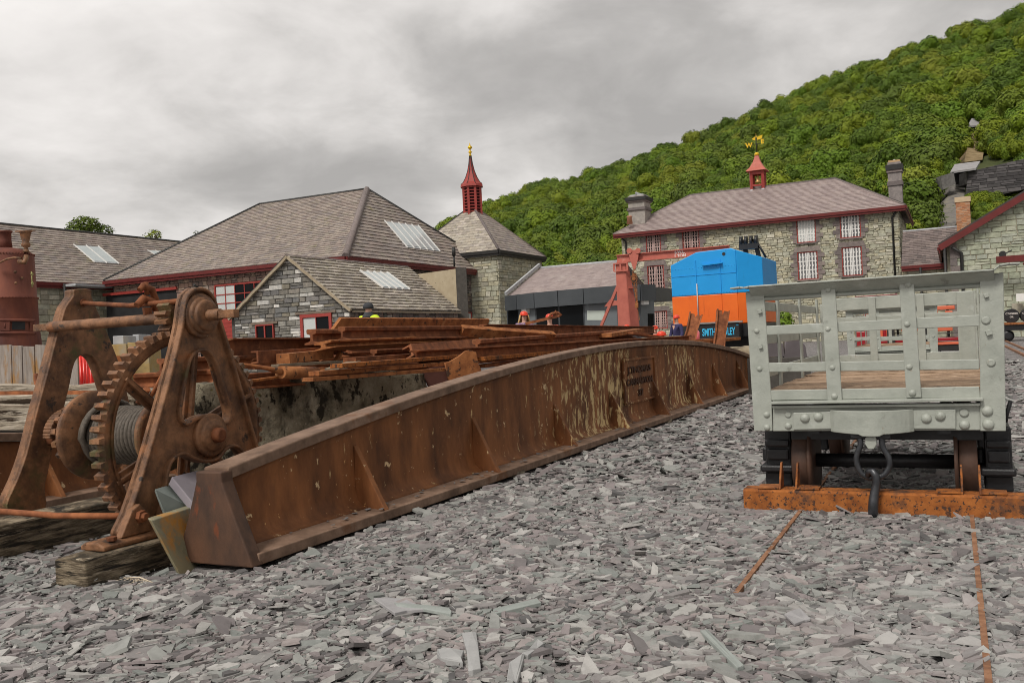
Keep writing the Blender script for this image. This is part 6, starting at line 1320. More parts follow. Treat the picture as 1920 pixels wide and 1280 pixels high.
    fb = MB(); fb.hexa([PW.p(uL, zf_ - .06, 0), PW.p(uR, zf_ - .06, 0), PW.p(uR, zf_ - .06, -WL), PW.p(uL, zf_ - .06, -WL), PW.p(uL, zf_ - .031, 0), PW.p(uR, zf_ - .031, 0), PW.p(uR, zf_ - .031, -WL), PW.p(uL, zf_ - .031, -WL)]); fb = fb.build('floor', dark_metal, root)
    rk = random.Random(5)
    for i in range(nb):
        a, b = -.03 - WL * i / nb * .97, -.03 - WL * (i + 1) / nb * .97 + .016; dz = rk.uniform(-.005, .009)
        mb = MB(); mb.hexa([PW.p(uL + .01, zf_ - .03, a), PW.p(uR - .01, zf_ - .03, a), PW.p(uR - .01, zf_ - .03, b), PW.p(uL + .01, zf_ - .03, b), PW.p(uL + .01, zf_ + dz, a), PW.p(uR - .01, zf_ + dz, a), PW.p(uR - .01, zf_ + dz, b), PW.p(uL + .01, zf_ + dz, b)]); mb.build('plank', deck, fb, bevel=.003)
    def nb_(name, u_a, u_b, z_a, z_b, n_a, n_b, parent=root, bev=.003):
        mb = MB(); mb.hexa([PW.p(u_a, z_a, n_a), PW.p(u_b, z_a, n_a), PW.p(u_b, z_a, n_b), PW.p(u_a, z_a, n_b), PW.p(u_a, z_b, n_a), PW.p(u_b, z_b, n_a), PW.p(u_b, z_b, n_b), PW.p(u_a, z_b, n_b)]); return mb.build(name, wagon_grey, parent, bevel=bev)
    ztp = zt - .03; H_ = ztp - zf_
    for u_, dn in ((uL, 1), (uR, -1)):
        e = .01 * dn
        for zz_ in (.18, .52, .86): nb_('side_slat', u_, u_ + e, zf_ + H_ * zz_ - .022, zf_ + H_ * zz_ + .022, -.02, -WL)
        for k in range(3):
            n_ = -.34 - (WL - .5) * k / 2; nb_('side_bar', u_ + e, u_ + 2.2 * e, zf_ - .04, ztp, n_, n_ - .045)
        nb_('side_sill', u_, u_ + e, zb + .02, zf_ - .005, 0, -WL)
    # middle and rear hoops
    for n_ in (-WL, ):
        for zz_, hh_ in ((.92, .040), (.14, .03), (.69, .02)): nb_('rear_slat', uL + .05, uR - .03, zf_ + H_ * zz_ - hh_, zf_ + H_ * zz_ + hh_, n_, n_ + .01)
        nb_('rear_post', uR - .115, uR - .01, zb, ztp, n_ + .012, n_ + .024); nb_('rear_post', uL + .02, uL + .12, zb, ztp - .03, n_ + .012, n_ + .024)
        for f_ in (.36, .66): nb_('strap', uL + (uR - uL) * f_ - .022, uL + (uR - uL) * f_ + .022, zf_, ztp, n_ + .012, n_ + .022)
        nb_('rear_headstock', uL, uR, zb, zf_ - .01, n_ + .002, n_ + .02)
    # under frame: wheels, axles, axle boxes
    for k, n_ in enumerate((-.28, -WL + .30)):
        for x0, x1, sg in ((1476, 1507, 1), (1797, 1834, -1)):
            ua, ub = PW.px(x0, 860)[0], PW.px(x1, 860)[0]; za = .205; mb = MB(); c = PW.p(0, za, n_)
            fu = ub if sg > 0 else ua
            mb.lathe(c + PW.U * ua, PW.U, [(0, .02), (.001, .178), (.006, .184), (ub - ua - .006, .186), (ub - ua, .182), (ub - ua + .001, .02)], 36); mb.lathe(c + PW.U * (fu if sg > 0 else fu - .018), PW.U, [(0, .03), (0.001, .205), (.017, .200), (.018, .03)], 36)
            wh = mb.build('wheel', M('wheel_tread', [(.05, .028, .02), (.10, .052, .034)], 8, .6, .2, 60) if 'wheel_tread' not in MATS else MATS['wheel_tread'], root)
        mb = MB(); mb.tube([PW.p(PW.px(1450, 860)[0], .205, n_), PW.p(PW.px(1870, 860)[0], .205, n_)], .033, 12); mb.build('axle', black_iron, root)
        for x0, x1 in ((1424, 1474), (1849, 1902)):
            ua, ub = PW.px(x0, 860)[0], PW.px(x1, 860)[0]; mb = MB()
            def bb(a, b, z0, z1, na_, nb__): mb.hexa([PW.p(a, z0, n_ + na_), PW.p(b, z0, n_ + na_), PW.p(b, z0, n_ + nb__), PW.p(a, z0, n_ + nb__), PW.p(a, z1, n_ + na_), PW.p(b, z1, n_ + na_), PW.p(b, z1, n_ + nb__), PW.p(a, z1, n_ + nb__)])
            bb(ua, ub, .19, zb, .13, -.13); bb(ua + .005, ub - .005, .285, .32, .165, .131); bb(ua + .01, ub - .01, .22, .275, .15, .1305); bb(ua - .02, ub + .012, .165, .20, .17, -.17); bb(ua - .005, ub, .09, .164, .13, -.13); bb(ua - .03, ua - .001, .2, .27, .05, -.05)
            ab = mb.build('axle_box', black_iron, root, bevel=.012)
        mb = MB(); mb.bar(PW.p(PW.px(1475, 820)[0], zb - .03, n_ + .13), PW.p(PW.px(1845, 820)[0], zb - .03, n_ + .13), .05, .05); mb.build('cross_bearer', black_iron, root)
    for u_ in (PW.px(1508, 808)[0] + .04, PW.px(1790, 808)[0] - .04): nbx = MB(); nbx.bar(PW.p(u_, zb + .02, -.01), PW.p(u_, zb + .02, -WL + .02), .05, .07); nbx.build('sole_bar', black_iron, root)
    mb = MB(); mb.tube([PW.p(*PW.px(1890, 800), -.2), PW.p(*PW.px(1892, 785), -.2), PW.p(*PW.px(1900, 758), -.2)], .009, 8); mb.build('brake_lever', black_iron, root)
    return root
wg = wagon('pale grey iron slat sided slate wagon with planked floor, nearest the camera')
wg2 = move_copy(wg, wg.location + B * (WL + .75), 'second pale grey slate wagon glimpsed through the slats of the first')
# shackle and hook
zl = lambda x, y, n=.055: PW.p(*PW.px(1360 + x / 3.368, 740 + y / 3.368), n)
sh = thing('coupling_hook', 'dark steel shackle and hook hanging from the wagon buffer', 'hook', zr(zl(940, 790), 0))
mb = MB(); mb.tube([zl(*p) for p in smooth_pts([(850, 250), (862, 300), (838, 370), (840, 430), (870, 485), (915, 508), (965, 508), (1010, 490), (1042, 440), (1035, 380), (1000, 320), (992, 250)], 3, False)], .0125, 12); mb.build('shackle', hook_iron, sh)
mb = MB(); mb.bar(zl(800, 248), zl(1050, 252), .03, .022, UP); mb.build('shackle_pin', black_iron, sh, bevel=.004)
mb = MB(); mb.prism([zl(890, 235, .07), zl(960, 235, .07), zl(963, 300, .07), zl(945, 330, .07), zl(910, 330, .07), zl(892, 300, .07)], B * .02); mb.build('tongue', wagon_grey, sh, bevel=.003)
mb = MB(); pts = [(925, 520, .05), (915, 490, .062), (928, 465, .075), (950, 465, .085), (968, 490, .09), (972, 540, .085), (962, 590, .085), (955, 640, .095), (952, 700, .10), (952, 750, .085), (962, 782, .06), (980, 745, .035), (985, 690, .03), (982, 640, .03)]
mb.tube([zl(x - 8, y, n) for x, y, n in pts], [.010, .0135, .0155, .0165, .017, .017, .019, .021, .0215, .02, .017, .014, .011, .004], 12); mb.build('hook', hook_iron, sh)
# rusty channel laid across the rails with its angle brackets
bmr = thing('cross_beam', 'bright orange rusty steel channel laid across the track under the wagon', 'beam', zr(G(1650, 960), 0))
cO = G(1395, 960); PB = Plane(zr(cO, 0), A, UP); zT = PB.px(1500, 919)[1]; mb = MB(); LB = 1.18
pr = [(0, 0), (.012, -.004), (.012, zT), (0, zT + .006)]
mb.prism([PB.p(0, .002, 0), PB.p(0, zT - .01, 0), PB.p(0, zT, -.008), PB.p(0, zT, -.105), PB.p(0, zT - .012, -.105), PB.p(0, zT - .014, -.014), PB.p(0, .014, -.014), PB.p(0, .012, -.105), PB.p(0, .002, -.105)], A * LB); mb.build('channel', bright_rust, bmr, bevel=.004)
for xb, d in ((1463, -1), (1490, 1), (1806, -1), (1836, 1)):
    x = xb; u = PB.px(x, 915)[0] + (0 if x < 1600 else 0); mb = MB(); th = .009; w_ = .105
    mb.prism([PB.p(u, zT + .002, -.004), PB.p(u, zT + .10, -.07), PB.p(u, zT + .115, -.08), PB.p(u, zT + .115, -.105), PB.p(u, zT + .002, -.105)], A * th * d)
    mb.hexa([PB.p(u + th * d, zT + .002, -.004), PB.p(u + w_ * d, zT + .002, -.004), PB.p(u + w_ * d, zT + .002, -.085), PB.p(u + th * d, zT + .002, -.105), PB.p(u + th * d, zT + .011, -.004), PB.p(u + w_ * d, zT + .011, -.004), PB.p(u + w_ * d, zT + .011, -.085), PB.p(u + th * d, zT + .011, -.105)]); mb.build('angle_bracket', plate_rust if x < 1480 else bright_rust, bmr, bevel=.002)
mb = MB(); c = PB.p(LB - .03, zT * .5, .01); mb.obox(c - UP * .03, A * .02, B * .012, UP * .025)
# track rails sunk in the chippings
rl0, rl1 = G(1478, 980, .012), G(1380, 1118, .012); rr0_, rr1_ = G(1820, 985, .014), G(1855, 1290, .014)
tr = M('track_rust', [(.10, .05, .03), (.24, .115, .06), (.36, .19, .11)], 14, .8, .4, 60, bdist=.003)
for a, b, lb in ((rl0 + B * 4.5, rl1, 'left rusty rail sunk in the chippings in front of the wagon'), (rr0_ + B * 4.5, rr1_ - B * .3, 'right rusty rail sunk in the chippings in front of the wagon')):
    mb = MB(); mb.bar(a - UP * .010, b - UP * .011, .016, .05); mb.build('track_rail', tr, label=lb, cat='rail', group='track rails')
for i, (a, b) in enumerate(((G(1885, 640), G(2100, 735)), (G(1870, 643), G(2080, 745)))):
    mb = MB(); mb.bar(a + UP * .02, b + UP * .02, .06, .05); mb.build('track_rail', tr, label=('upper' if i == 0 else 'lower') + ' of two rusty rails running off beyond the wagon at the right', cat='rail', group='track rails')
# ---------------------------------------------------------------- mobile crane
yc = 25.0; k0_ = AT(1262, 600, yc); k0_ = zr(k0_, 0); PC = Plane(k0_, A, UP)
crn = thing('mobile_crane', 'bright blue and orange mobile crane body with black counterweight sign', 'crane', k0_ + A * 1 + B * 1.5)
u = lambda x, y: PC.px(x, y)
top = [u(1258, 498), u(1305, 473), u(1370, 465), u(1384, 469)]; zs = (u(1260, 558)[1] + u(1395, 547)[1]) / 2; zbot = (u(1265, 614)[1] + u(1390, 604)[1]) / 2
x0, x1, x2 = u(1260, 560)[0], u(1383, 550)[0], u(1383, 550)[0] + .62
top = [(x0, top[0][1]), top[1], top[2], (x1, top[2][1] - .06)]
D_c = 2.6; d2 = .35
def shell(z_lo, tops, name, mt):
    o = MB(); fr_ = [PC.p(x0, z_lo), PC.p(x1, z_lo)] + [PC.p(*q) for q in tops[::-1]]; o.prism(fr_, B * D_c); z1_ = tops[-1][1]
    c_ = PC.p(x1, z_lo) + A * .001; zz1 = z1_ - .22 if z1_ > 2 else z1_
    o.hexa([c_, PC.p(x2, z_lo) + B * d2, PC.p(x2, z_lo) + B * (D_c - .1), c_ + B * (D_c - .1), PC.p(x1, z1_) + A * .001, PC.p(x2, zz1) + B * d2, PC.p(x2, zz1) + B * (D_c - .1), PC.p(x1, z1_) + A * .001 + B * (D_c - .1)])
    return o.build(name, mt, crn, bevel=.02)
up_ = shell(zs + .003, top, 'upper_body', blue_paint); lo2 = shell(zbot, [(x0, zs), (x1, zs)], 'lower_body', orange_paint)
seam = M('seam_blue', [(.004, .12, .32)], 1, .5, 0)
for x in (1300, 1304): pass
xa = u(1305, 520)[0]; xb = u(1351, 520)[0]
for x_ in (xa, xb):
    mb = MB(); mb.bar(PC.p(x_, zs + .01, .008), PC.p(x_, top[2][1] - .25, .008), .025, .02, A); mb.build('door_seam', blue_paint, up_)
    mb = MB(); mb.bar(PC.p(x_, zbot + .02, .008), PC.p(x_, zs - .01, .008), .025, .02, A); mb.build('door_seam', orange_paint, lo2)
for zq_ in (zs + .55,): mb = MB(); mb.bar(PC.p(x0 + .02, zq_, .006), PC.p(x1 - .02, zq_, .006), .015, .014, UP); mb.build('panel_seam', blue_paint, up_)
mb = MB()
for k_ in range(22): mb.dome(PC.p(x0 + .05 + (x1 - x0 - .1) * k_ / 21, zs + .05, .0), PC.N, .014, .01, 6)
for k_ in range(22): mb.dome(PC.p(x0 + .05 + (x1 - x0 - .1) * k_ / 21, top[0][1] - .12, .0), PC.N, .014, .01, 6)
mb.build('rivet_row', blue_paint, up_, kind='stuff')
mb = MB(); mb.bar(PC.p(*u(1317, 498), .06), PC.p(*u(1355, 493), .06), .10, .03, UP); mb.build('rain_hood', blue_paint, up_)
mb = MB(); mb.lathe(PC.p(*u(1357, 476), -.01), PC.N, [(0, .045), (.02, .045)], 14); mb.build('vent_hole', dark_metal, up_)
mb = MB(); mb.tube([PC.p(xa + .02, zbot + .15, .03), PC.p(xa + .02, zs + .32, .03)], .016, 6); mb.build('door_bolt', M('bolt_steel', [(.5, .5, .5)], 3, .4, 0), lo2)
sg0, sg1 = u(1309, 610), u(1387, 602); zt_s, zb_s = sg0[1] + .01, u(1309, 640)[1]
PS = Plane(PC.p(0, 0, .45), A, UP); ul_, ur_ = PS.px(1309, 620)[0], PS.px(1386, 615)[0]; zt_s, zb_s = PS.px(1347, 606)[1], PS.px(1347, 636)[1]
mb = MB(); mb.prism([PS.p(ul_, zb_s), PS.p(ur_, zb_s), PS.p(ur_, zt_s), PS.p(ul_, zt_s)], B * .5); cwt = mb.build('counterweight', black_iron, crn, bevel=.02)
mb = MB(); mb.bar(PS.p(ul_, zt_s + .02, .02), PS.p(ur_ + .1, zt_s + .02, .02), .06, .04, UP); mb.build('counterweight_edge', M('grey_edge', [(.2, .2, .19), (.3, .3, .29)], 4), cwt)
sign_b = M('sign_blue', [(.05, .48, .78)], 1, .5, 0)
txt('SMITH RODLEY', PS.p((ul_ + ur_) / 2, (zt_s + zb_s) / 2 - .02, .004), A, UP, .27, sign_b, cwt, ext=.004, sx=(ur_ - ul_) * .92 / (.27 * .66 * 12), font_bold=.006)
txt('TM', PS.p(ur_ - .05, zt_s - .07, .004), A, UP, .05, sign_b, cwt, ext=.003)
mb = MB(); mb.prism([PC.p(x0 + .2, zbot - .35), PC.p(x2, zbot - .35), PC.p(x2, zbot - .01), PC.p(x0 + .2, zbot - .01)], B * 2.4); mb.build('turntable', black_iron, crn)
for xx in (x0 + .35, x2 - .1):
    for dd in (.35, 2.0): mb = MB(); mb.lathe(PC.p(xx, .42) + B * dd - A * .12, A, [(0, .25), (.01, .40), (.23, .40), (.24, .25)], 24); mb.build('wheel', dark_metal, crn)
mb = MB(); mb.bar(PC.p(x0 + .1, .55) + B * 1.2, PC.p(x2 + .1, .55) + B * 1.2, .5, .35); mb.build('axle_beam', black_iron, crn)
jb = PC.p(*u(1398, 500)) + B * 1.4; jt = AT(1404, 452, jb.y)
mb = MB()
for sg in (-.16, .16): mb.bar(jb + A * sg, jt + A * sg + UP * .05, .05, .12)
mb.build('jib_foot', black_iron, crn)
mb = MB()
for k in range(4): mb.lathe(jt + A * (-.24 + k * .14), A, [(0, .02), (.0, .16), (.03, .13), (.06, .16), (.061, .02)], 16)
mb.obox(jt - UP * .15, A * .26, B * .12, UP * .08); mb.tube([jt + A * .2, jt + A * .45 - UP * .5], .03, 6); mb.build('sheave_block', black_iron, crn)
# ---------------------------------------------------------------- gantry with chain hoist
yg = 30.0; gb = AT(1172, 600, yg); PG = Plane(zr(gb, 0), A, UP)
gan = thing('gantry_crane', 'salmon red gantry crane with rusty chain hoist in front of the cafe', 'crane', zr(gb, 0))
ug = lambda x, y: PG.px(x, y)
ztb, zbb = ug(1172, 477)[1], ug(1172, 492)[1]; xl = ug(1157, 485)[0]; xr_ = ug(1368, 466)[0]
def ib(z0, z1, a, b, wd, name):
    mb = MB(); h_ = z1 - z0
    for zc, t_, w_ in ((z1 - .015, .03, wd), (z0 + .015, .03, wd), ((z0 + z1) / 2, h_ - .06, .02)): mb.bar(zr(PG.p(a, 0), zc), zr(PG.p(b, 0), zc), w_, t_)
    return mb.build(name, crane_red, gan)
bmn = ib(zbb, ztb, xl, xr_, .16, 'top_beam')
wtx = M('white_letter', [(.78, .74, .70)], 2, .6, 0)
cx_ = ug(1275, 475)[0]; txt('S.W.L.', PG.p(cx_, (ztb + zbb) / 2 + .05, .012), A, UP, .13, wtx, bmn, ext=.002, font_bold=.004); txt('1 TON', PG.p(cx_, (ztb + zbb) / 2 - .07, .012), A, UP, .13, wtx, bmn, ext=.002, font_bold=.004)
txt('No 2', PG.p(ug(1313, 471)[0], (ztb + zbb) / 2 + .08, .012), A, UP, .06, wtx, bmn, ext=.002)
pa, pb = ug(1158, 560)[0], ug(1176, 560)[0]
mb = MB(); mb.prism([PG.p(pa, 0, .1), PG.p(pb + .12, 0, .1), PG.p(pb, zbb - .02, .1), PG.p(pa + .02, zbb - .02, .1)], B * .03); post = mb.build('post', crane_red, gan, bevel=.005)
mb = MB(); q0, q1 = PG.p(pb, zbb - .02, .1), PG.p(pb + .12, 0, .1)
zo = ug(1180, 570)[1]
mb.prism([q1, PG.p(pb + .34, 0, -.35), PG.p(pb + .22, zo, -.25), PG.p(pb + .20, zo + .06, -.2), PG.p(pb + .08, zbb - .1, .0), q0], A * .02); mb.build('side_plate', crane_red, post, bevel=.004)
mb = MB(); z5 = ug(1180, 540)[1]; mb.bar(PG.p(pb + .06, z5, .02), PG.p(pb + .2, z5, -.1), .2, .02); mb.build('stiffener', crane_red, post)
mb = MB()
for zq in (ug(1170, 508)[1], zbb - .03): mb.bar(PG.p(pa - .03, zq, .14), PG.p(pb + .12, zq, .14), .06, .04)
for xq in (pa - .02, (pa + pb) / 2 + .04, pb + .1): mb.bar(PG.p(xq, ug(1170, 508)[1], .14), PG.p(xq, zbb - .03, .14), .04, .06, A)
mb.build('head_bracket', crane_red, post)
mb = MB(); mb.bar(PG.p(*ug(1160, 535), .05), PG.p(ug(1104, 610)[0], 0.3, .05) , .09, .09); mb.build('brace', crane_red, gan, bevel=.005)
mb = MB(); mb.prism([PG.p(*ug(1134, 575), .05), PG.p(*ug(1160, 572), .05), PG.p(*ug(1160, 564), .05), PG.p(*ug(1144, 562), .05)], B * .02); mb.build('gusset', crane_red, gan)
# far leg, hidden behind the crane cab
mb = MB(); mb.bar(PG.p(xr_ - .4, 0), PG.p(xr_ - .4, zbb), .2, .2, A); mb.build('post', crane_red, gan)
hst = thing('chain_hoist', 'rusty chain hoist hanging from a trolley on the red gantry beam', 'hoist', zr(PG.p(ug(1190, 600)[0], 0), 0))
mb = MB()
for x in (1183, 1199): c = PG.p(*ug(x, 471), .13); mb.lathe(c, PG.N, [(0, .09), (.05, .09)], 16)
mb.build('trolley_wheel', crane_red, hst)
mb = MB(); mb.prism([PG.p(*ug(1180, 470), .12), PG.p(*ug(1201, 468), .12), PG.p(*ug(1199, 485), .12), PG.p(*ug(1194, 505), .12), PG.p(*ug(1190, 505), .12), PG.p(*ug(1184, 487), .12)], PG.N * .03); mb.build('trolley_plate', crane_red, hst, bevel=.006)
mb = MB(); mb.tube([PG.p(*ug(x, y), .12) for x, y in smooth_pts([(1193, 501), (1193, 506), (1189, 509), (1190, 513), (1195, 514), (1193, 519)], 3, False)], .014, 7); mb.build('hook', plate_rust, hst)
mb = MB(); c = PG.p(*ug(1191, 523), .12); tor = [c + PG.U * math.cos(a * .628) * .11 + UP * math.sin(a * .628) * .13 for a in range(11)]; mb.tube(tor, .014, 7, caps=False); mb.lathe(c - PG.N * .05, PG.N, [(0, .06), (.1, .06)], 12); mb.obox(c + UP * .12, PG.U * .04, PG.N * .04, UP * .06); mb.build('hoist_body', plate_rust, hst)
def chain(p0, p1, parent, r_=.010, ll=.045, name='chain'):
    n = max(2, int((p1 - p0).length / (ll * .8))); d = (p1 - p0).normalized(); x = d.orthogonal().normalized(); y = d.cross(x); mb = MB()
    for k in range(n):
        c = p0.lerp(p1, (k + .5) / n); w_ = x if k % 2 else y; pts = [c + d * ll * .5 * math.cos(a * math.pi / 3) + w_ * ll * .28 * math.sin(a * math.pi / 3) for a in range(7)]; mb.tube(pts, r_, 4, caps=False)
    return mb.build(name, plate_rust, parent, kind='stuff')
chain(PG.p(*ug(1192, 530), .12), PG.p(*ug(1196, 568), .12), hst); chain(PG.p(*ug(1196, 530), .12), PG.p(*ug(1197, 578), .12), hst); chain(PG.p(*ug(1189, 530), .10), PG.p(*ug(1201, 600), .10), hst, .007)
mb = MB(); mb.obox(PG.p(*ug(1196, 572), .12), PG.U * .05, PG.N * .04, UP * .09); mb.build('bottom_block', plate_rust, hst)
# ---------------------------------------------------------------- drums on a flat wagon at the right
dY = 33.0
fw_ = thing('flat_wagon', 'low rusty flat wagon carrying black oil drums by the stone gable', 'wagon', zr(AT(1905, 620, dY), 0)); p0, p1 = AT(1872, 607, dY), AT(1990, 604, dY - 2.0)
mb = MB(); mb.bar(p0 + B * .3, p1 + B * .3, 1.0, .07); mb.build('deck', plate_rust, fw_)
mb = MB(); mb.bar(p0 + B * .3 - UP * .14, p1 + B * .3 - UP * .14, .9, .2); mb.build('frame', black_iron, fw_)
for t in (.15, .85): c = p0.lerp(p1, t); mb = MB(); mb.lathe(zr(c, .2) - B * .2, B, [(0, .1), (.01, .2), (.05, .2), (.06, .1)], 20); mb.lathe(zr(c, .2) + B * .75, B, [(0, .1), (.01, .2), (.05, .2), (.06, .1)], 20); mb.build('wheel', black_iron, fw_)
for i, x in enumerate((1897, 1929)):
    c = AT(x, 592 - i * 1.2, dY - .05 - i * .4); lb = ['black oil drum lettered in white lying beside the grey wagon', 'black oil drum cut off by the right edge of the picture'][i]
    dr_ = thing('oil_drum', lb, 'drum', c - UP * .26, 'oil drums on the flat wagon'); mb = MB(); mb.lathe(c, B, [(0, .24), (.0, .255), (.02, .26), (.05, .25), (.3, .25), (.33, .26), (.6, .25), (.62, .26), (.64, .24)], 28); mb.build('barrel', black_iron, dr_)
    txt('CYLINDER', c + UP * .08 - B * .006, A, UP, .085, wtx, dr_, ext=.001, font_bold=.001); txt('OIL', c - UP * .04 - B * .006, A, UP, .085, wtx, dr_, ext=.001, font_bold=.001)
for i, (x, y) in enumerate(((1907, 571), (1919, 574))):
    c = AT(x, y, dY + .5); mb = MB(); mb.obox(c - UP * .15, A * .17, B * .15, UP * .2); mb.build('tin_box', M('tin%d' % i, [(.3, .27, .2), (.42, .38, .3)], 8, .6, .3), label=['dull tin box standing behind the lettered drum', 'white topped tin at the right edge behind the drums'][i], cat='box', bevel=.01)
sgn = AT(1920, 557, 33); mb = MB(); mb.obox(sgn, A * .25, B * .01, UP * .14); mb.build('wall_sign', white_paint, label='small white sign on the stone gable at the right edge', cat='sign')
# red machinery behind the wagons
dr2 = M('deep_red', [(.30, .008, .015), (.38, .012, .02)], 3, .35, 0, spec=.5); sal = M('salmon', [(.62, .13, .06), (.7, .17, .09)], 3, .5, .05)
rm = thing('red_machine', 'deep red and salmon painted machinery standing beyond the grey wagons', 'machine', zr(AT(1750, 620, 15), 0))
PM = Plane(zr(AT(1700, 620, 15), 0), A, UP)
def mbx(name, xa_, ya_, xb_, yb_, dp, mt, n0=0):
    a, b = PM.px(xa_, yb_), PM.px(xb_, ya_); mb = MB(); mb.prism([PM.p(a[0], a[1], n0), PM.p(b[0], a[1], n0), PM.p(b[0], b[1], n0), PM.p(a[0], b[1], n0)], -PM.N * dp); return mb.build(name, mt, rm, bevel=.01)
mbx('skirt', 1640, 630, 1830, 644, .6, dr2); mbx('plinth', 1645, 640, 1825, 662, .5, dark_metal); mbx('running_board', 1680, 622, 1825, 629, .5, black_iron, .05); mbx('edge_strip', 1640, 644, 1830, 646, .5, sal, .02)
mbx('engine_block', 1690, 575, 1720, 622, .4, sal, -.1); mbx('cylinder_head', 1740, 572, 1790, 582, .4, sal, -.1); mbx('bracket', 1750, 582, 1758, 605, .2, sal, -.1); mbx('bracket', 1772, 582, 1786, 598, .3, sal, -.1); mbx('tray', 1740, 612, 1786, 622, .4, sal, -.05)
for x in (1665, 1733): mbx('dark_post', x, 570, x + 10, 650, .12, dark_metal, .1)
for i in range(8): mbx('red_railing', 1618 + i * 6, 578, 1620 + i * 6, 650, .04, dr2 if i % 2 == 0 else sal, -.4)
mbx('red_panel', 1600, 550, 1680, 556, .3, dr2, -.3)
mbx('red_panel', 1600, 620, 1665, 652, .2, dr2, -.6)
# slate roofing slabs stacked beyond the left end of the wagon
for i, (x0_, x1_, y0_, y1_) in enumerate(((1428, 1470, 632, 665), (1470, 1512, 634, 668))):
    Pq = Plane(zr(AT(x0_, 665, 11.5), 0), V3((1, 0, 0)), UP); a, b = Pq.px(x0_, y1_ + 5), Pq.px(x1_, y0_); w_ = b[0] - a[0]
    plate2d(Pq, [(a[0], a[1]), (b[0], a[1]), (b[0] - w_ * .05, a[1] + (b[1] - a[1]) * .6), (b[0] - w_ * .3, b[1]), (a[0] + w_ * .15, b[1] + .02)], [], -.06, 0, 'slate_slab', M('dark_slab%d' % i, [(.10, .085, .088), (.15, .13, .135)], 4, .5, .3), None, .004, label=['left', 'right'][i] + ' of two dark slate slabs seen through the left end of the grey wagon', cat='slab')
Pq = Plane(zr(AT(1425, 670, 11.2), 0), V3((1, 0, 0)), UP); a, b = Pq.px(1425, 690), Pq.px(1520, 669); mb = MB(); mb.box(Pq.p(a[0], 0).x, Pq.p(b[0], 0).x, 11.2, 11.8, 0, b[1]); mb.build('slate_bench', mortar_d, label='low dark slate bench carrying the two slate slabs', cat='bench')
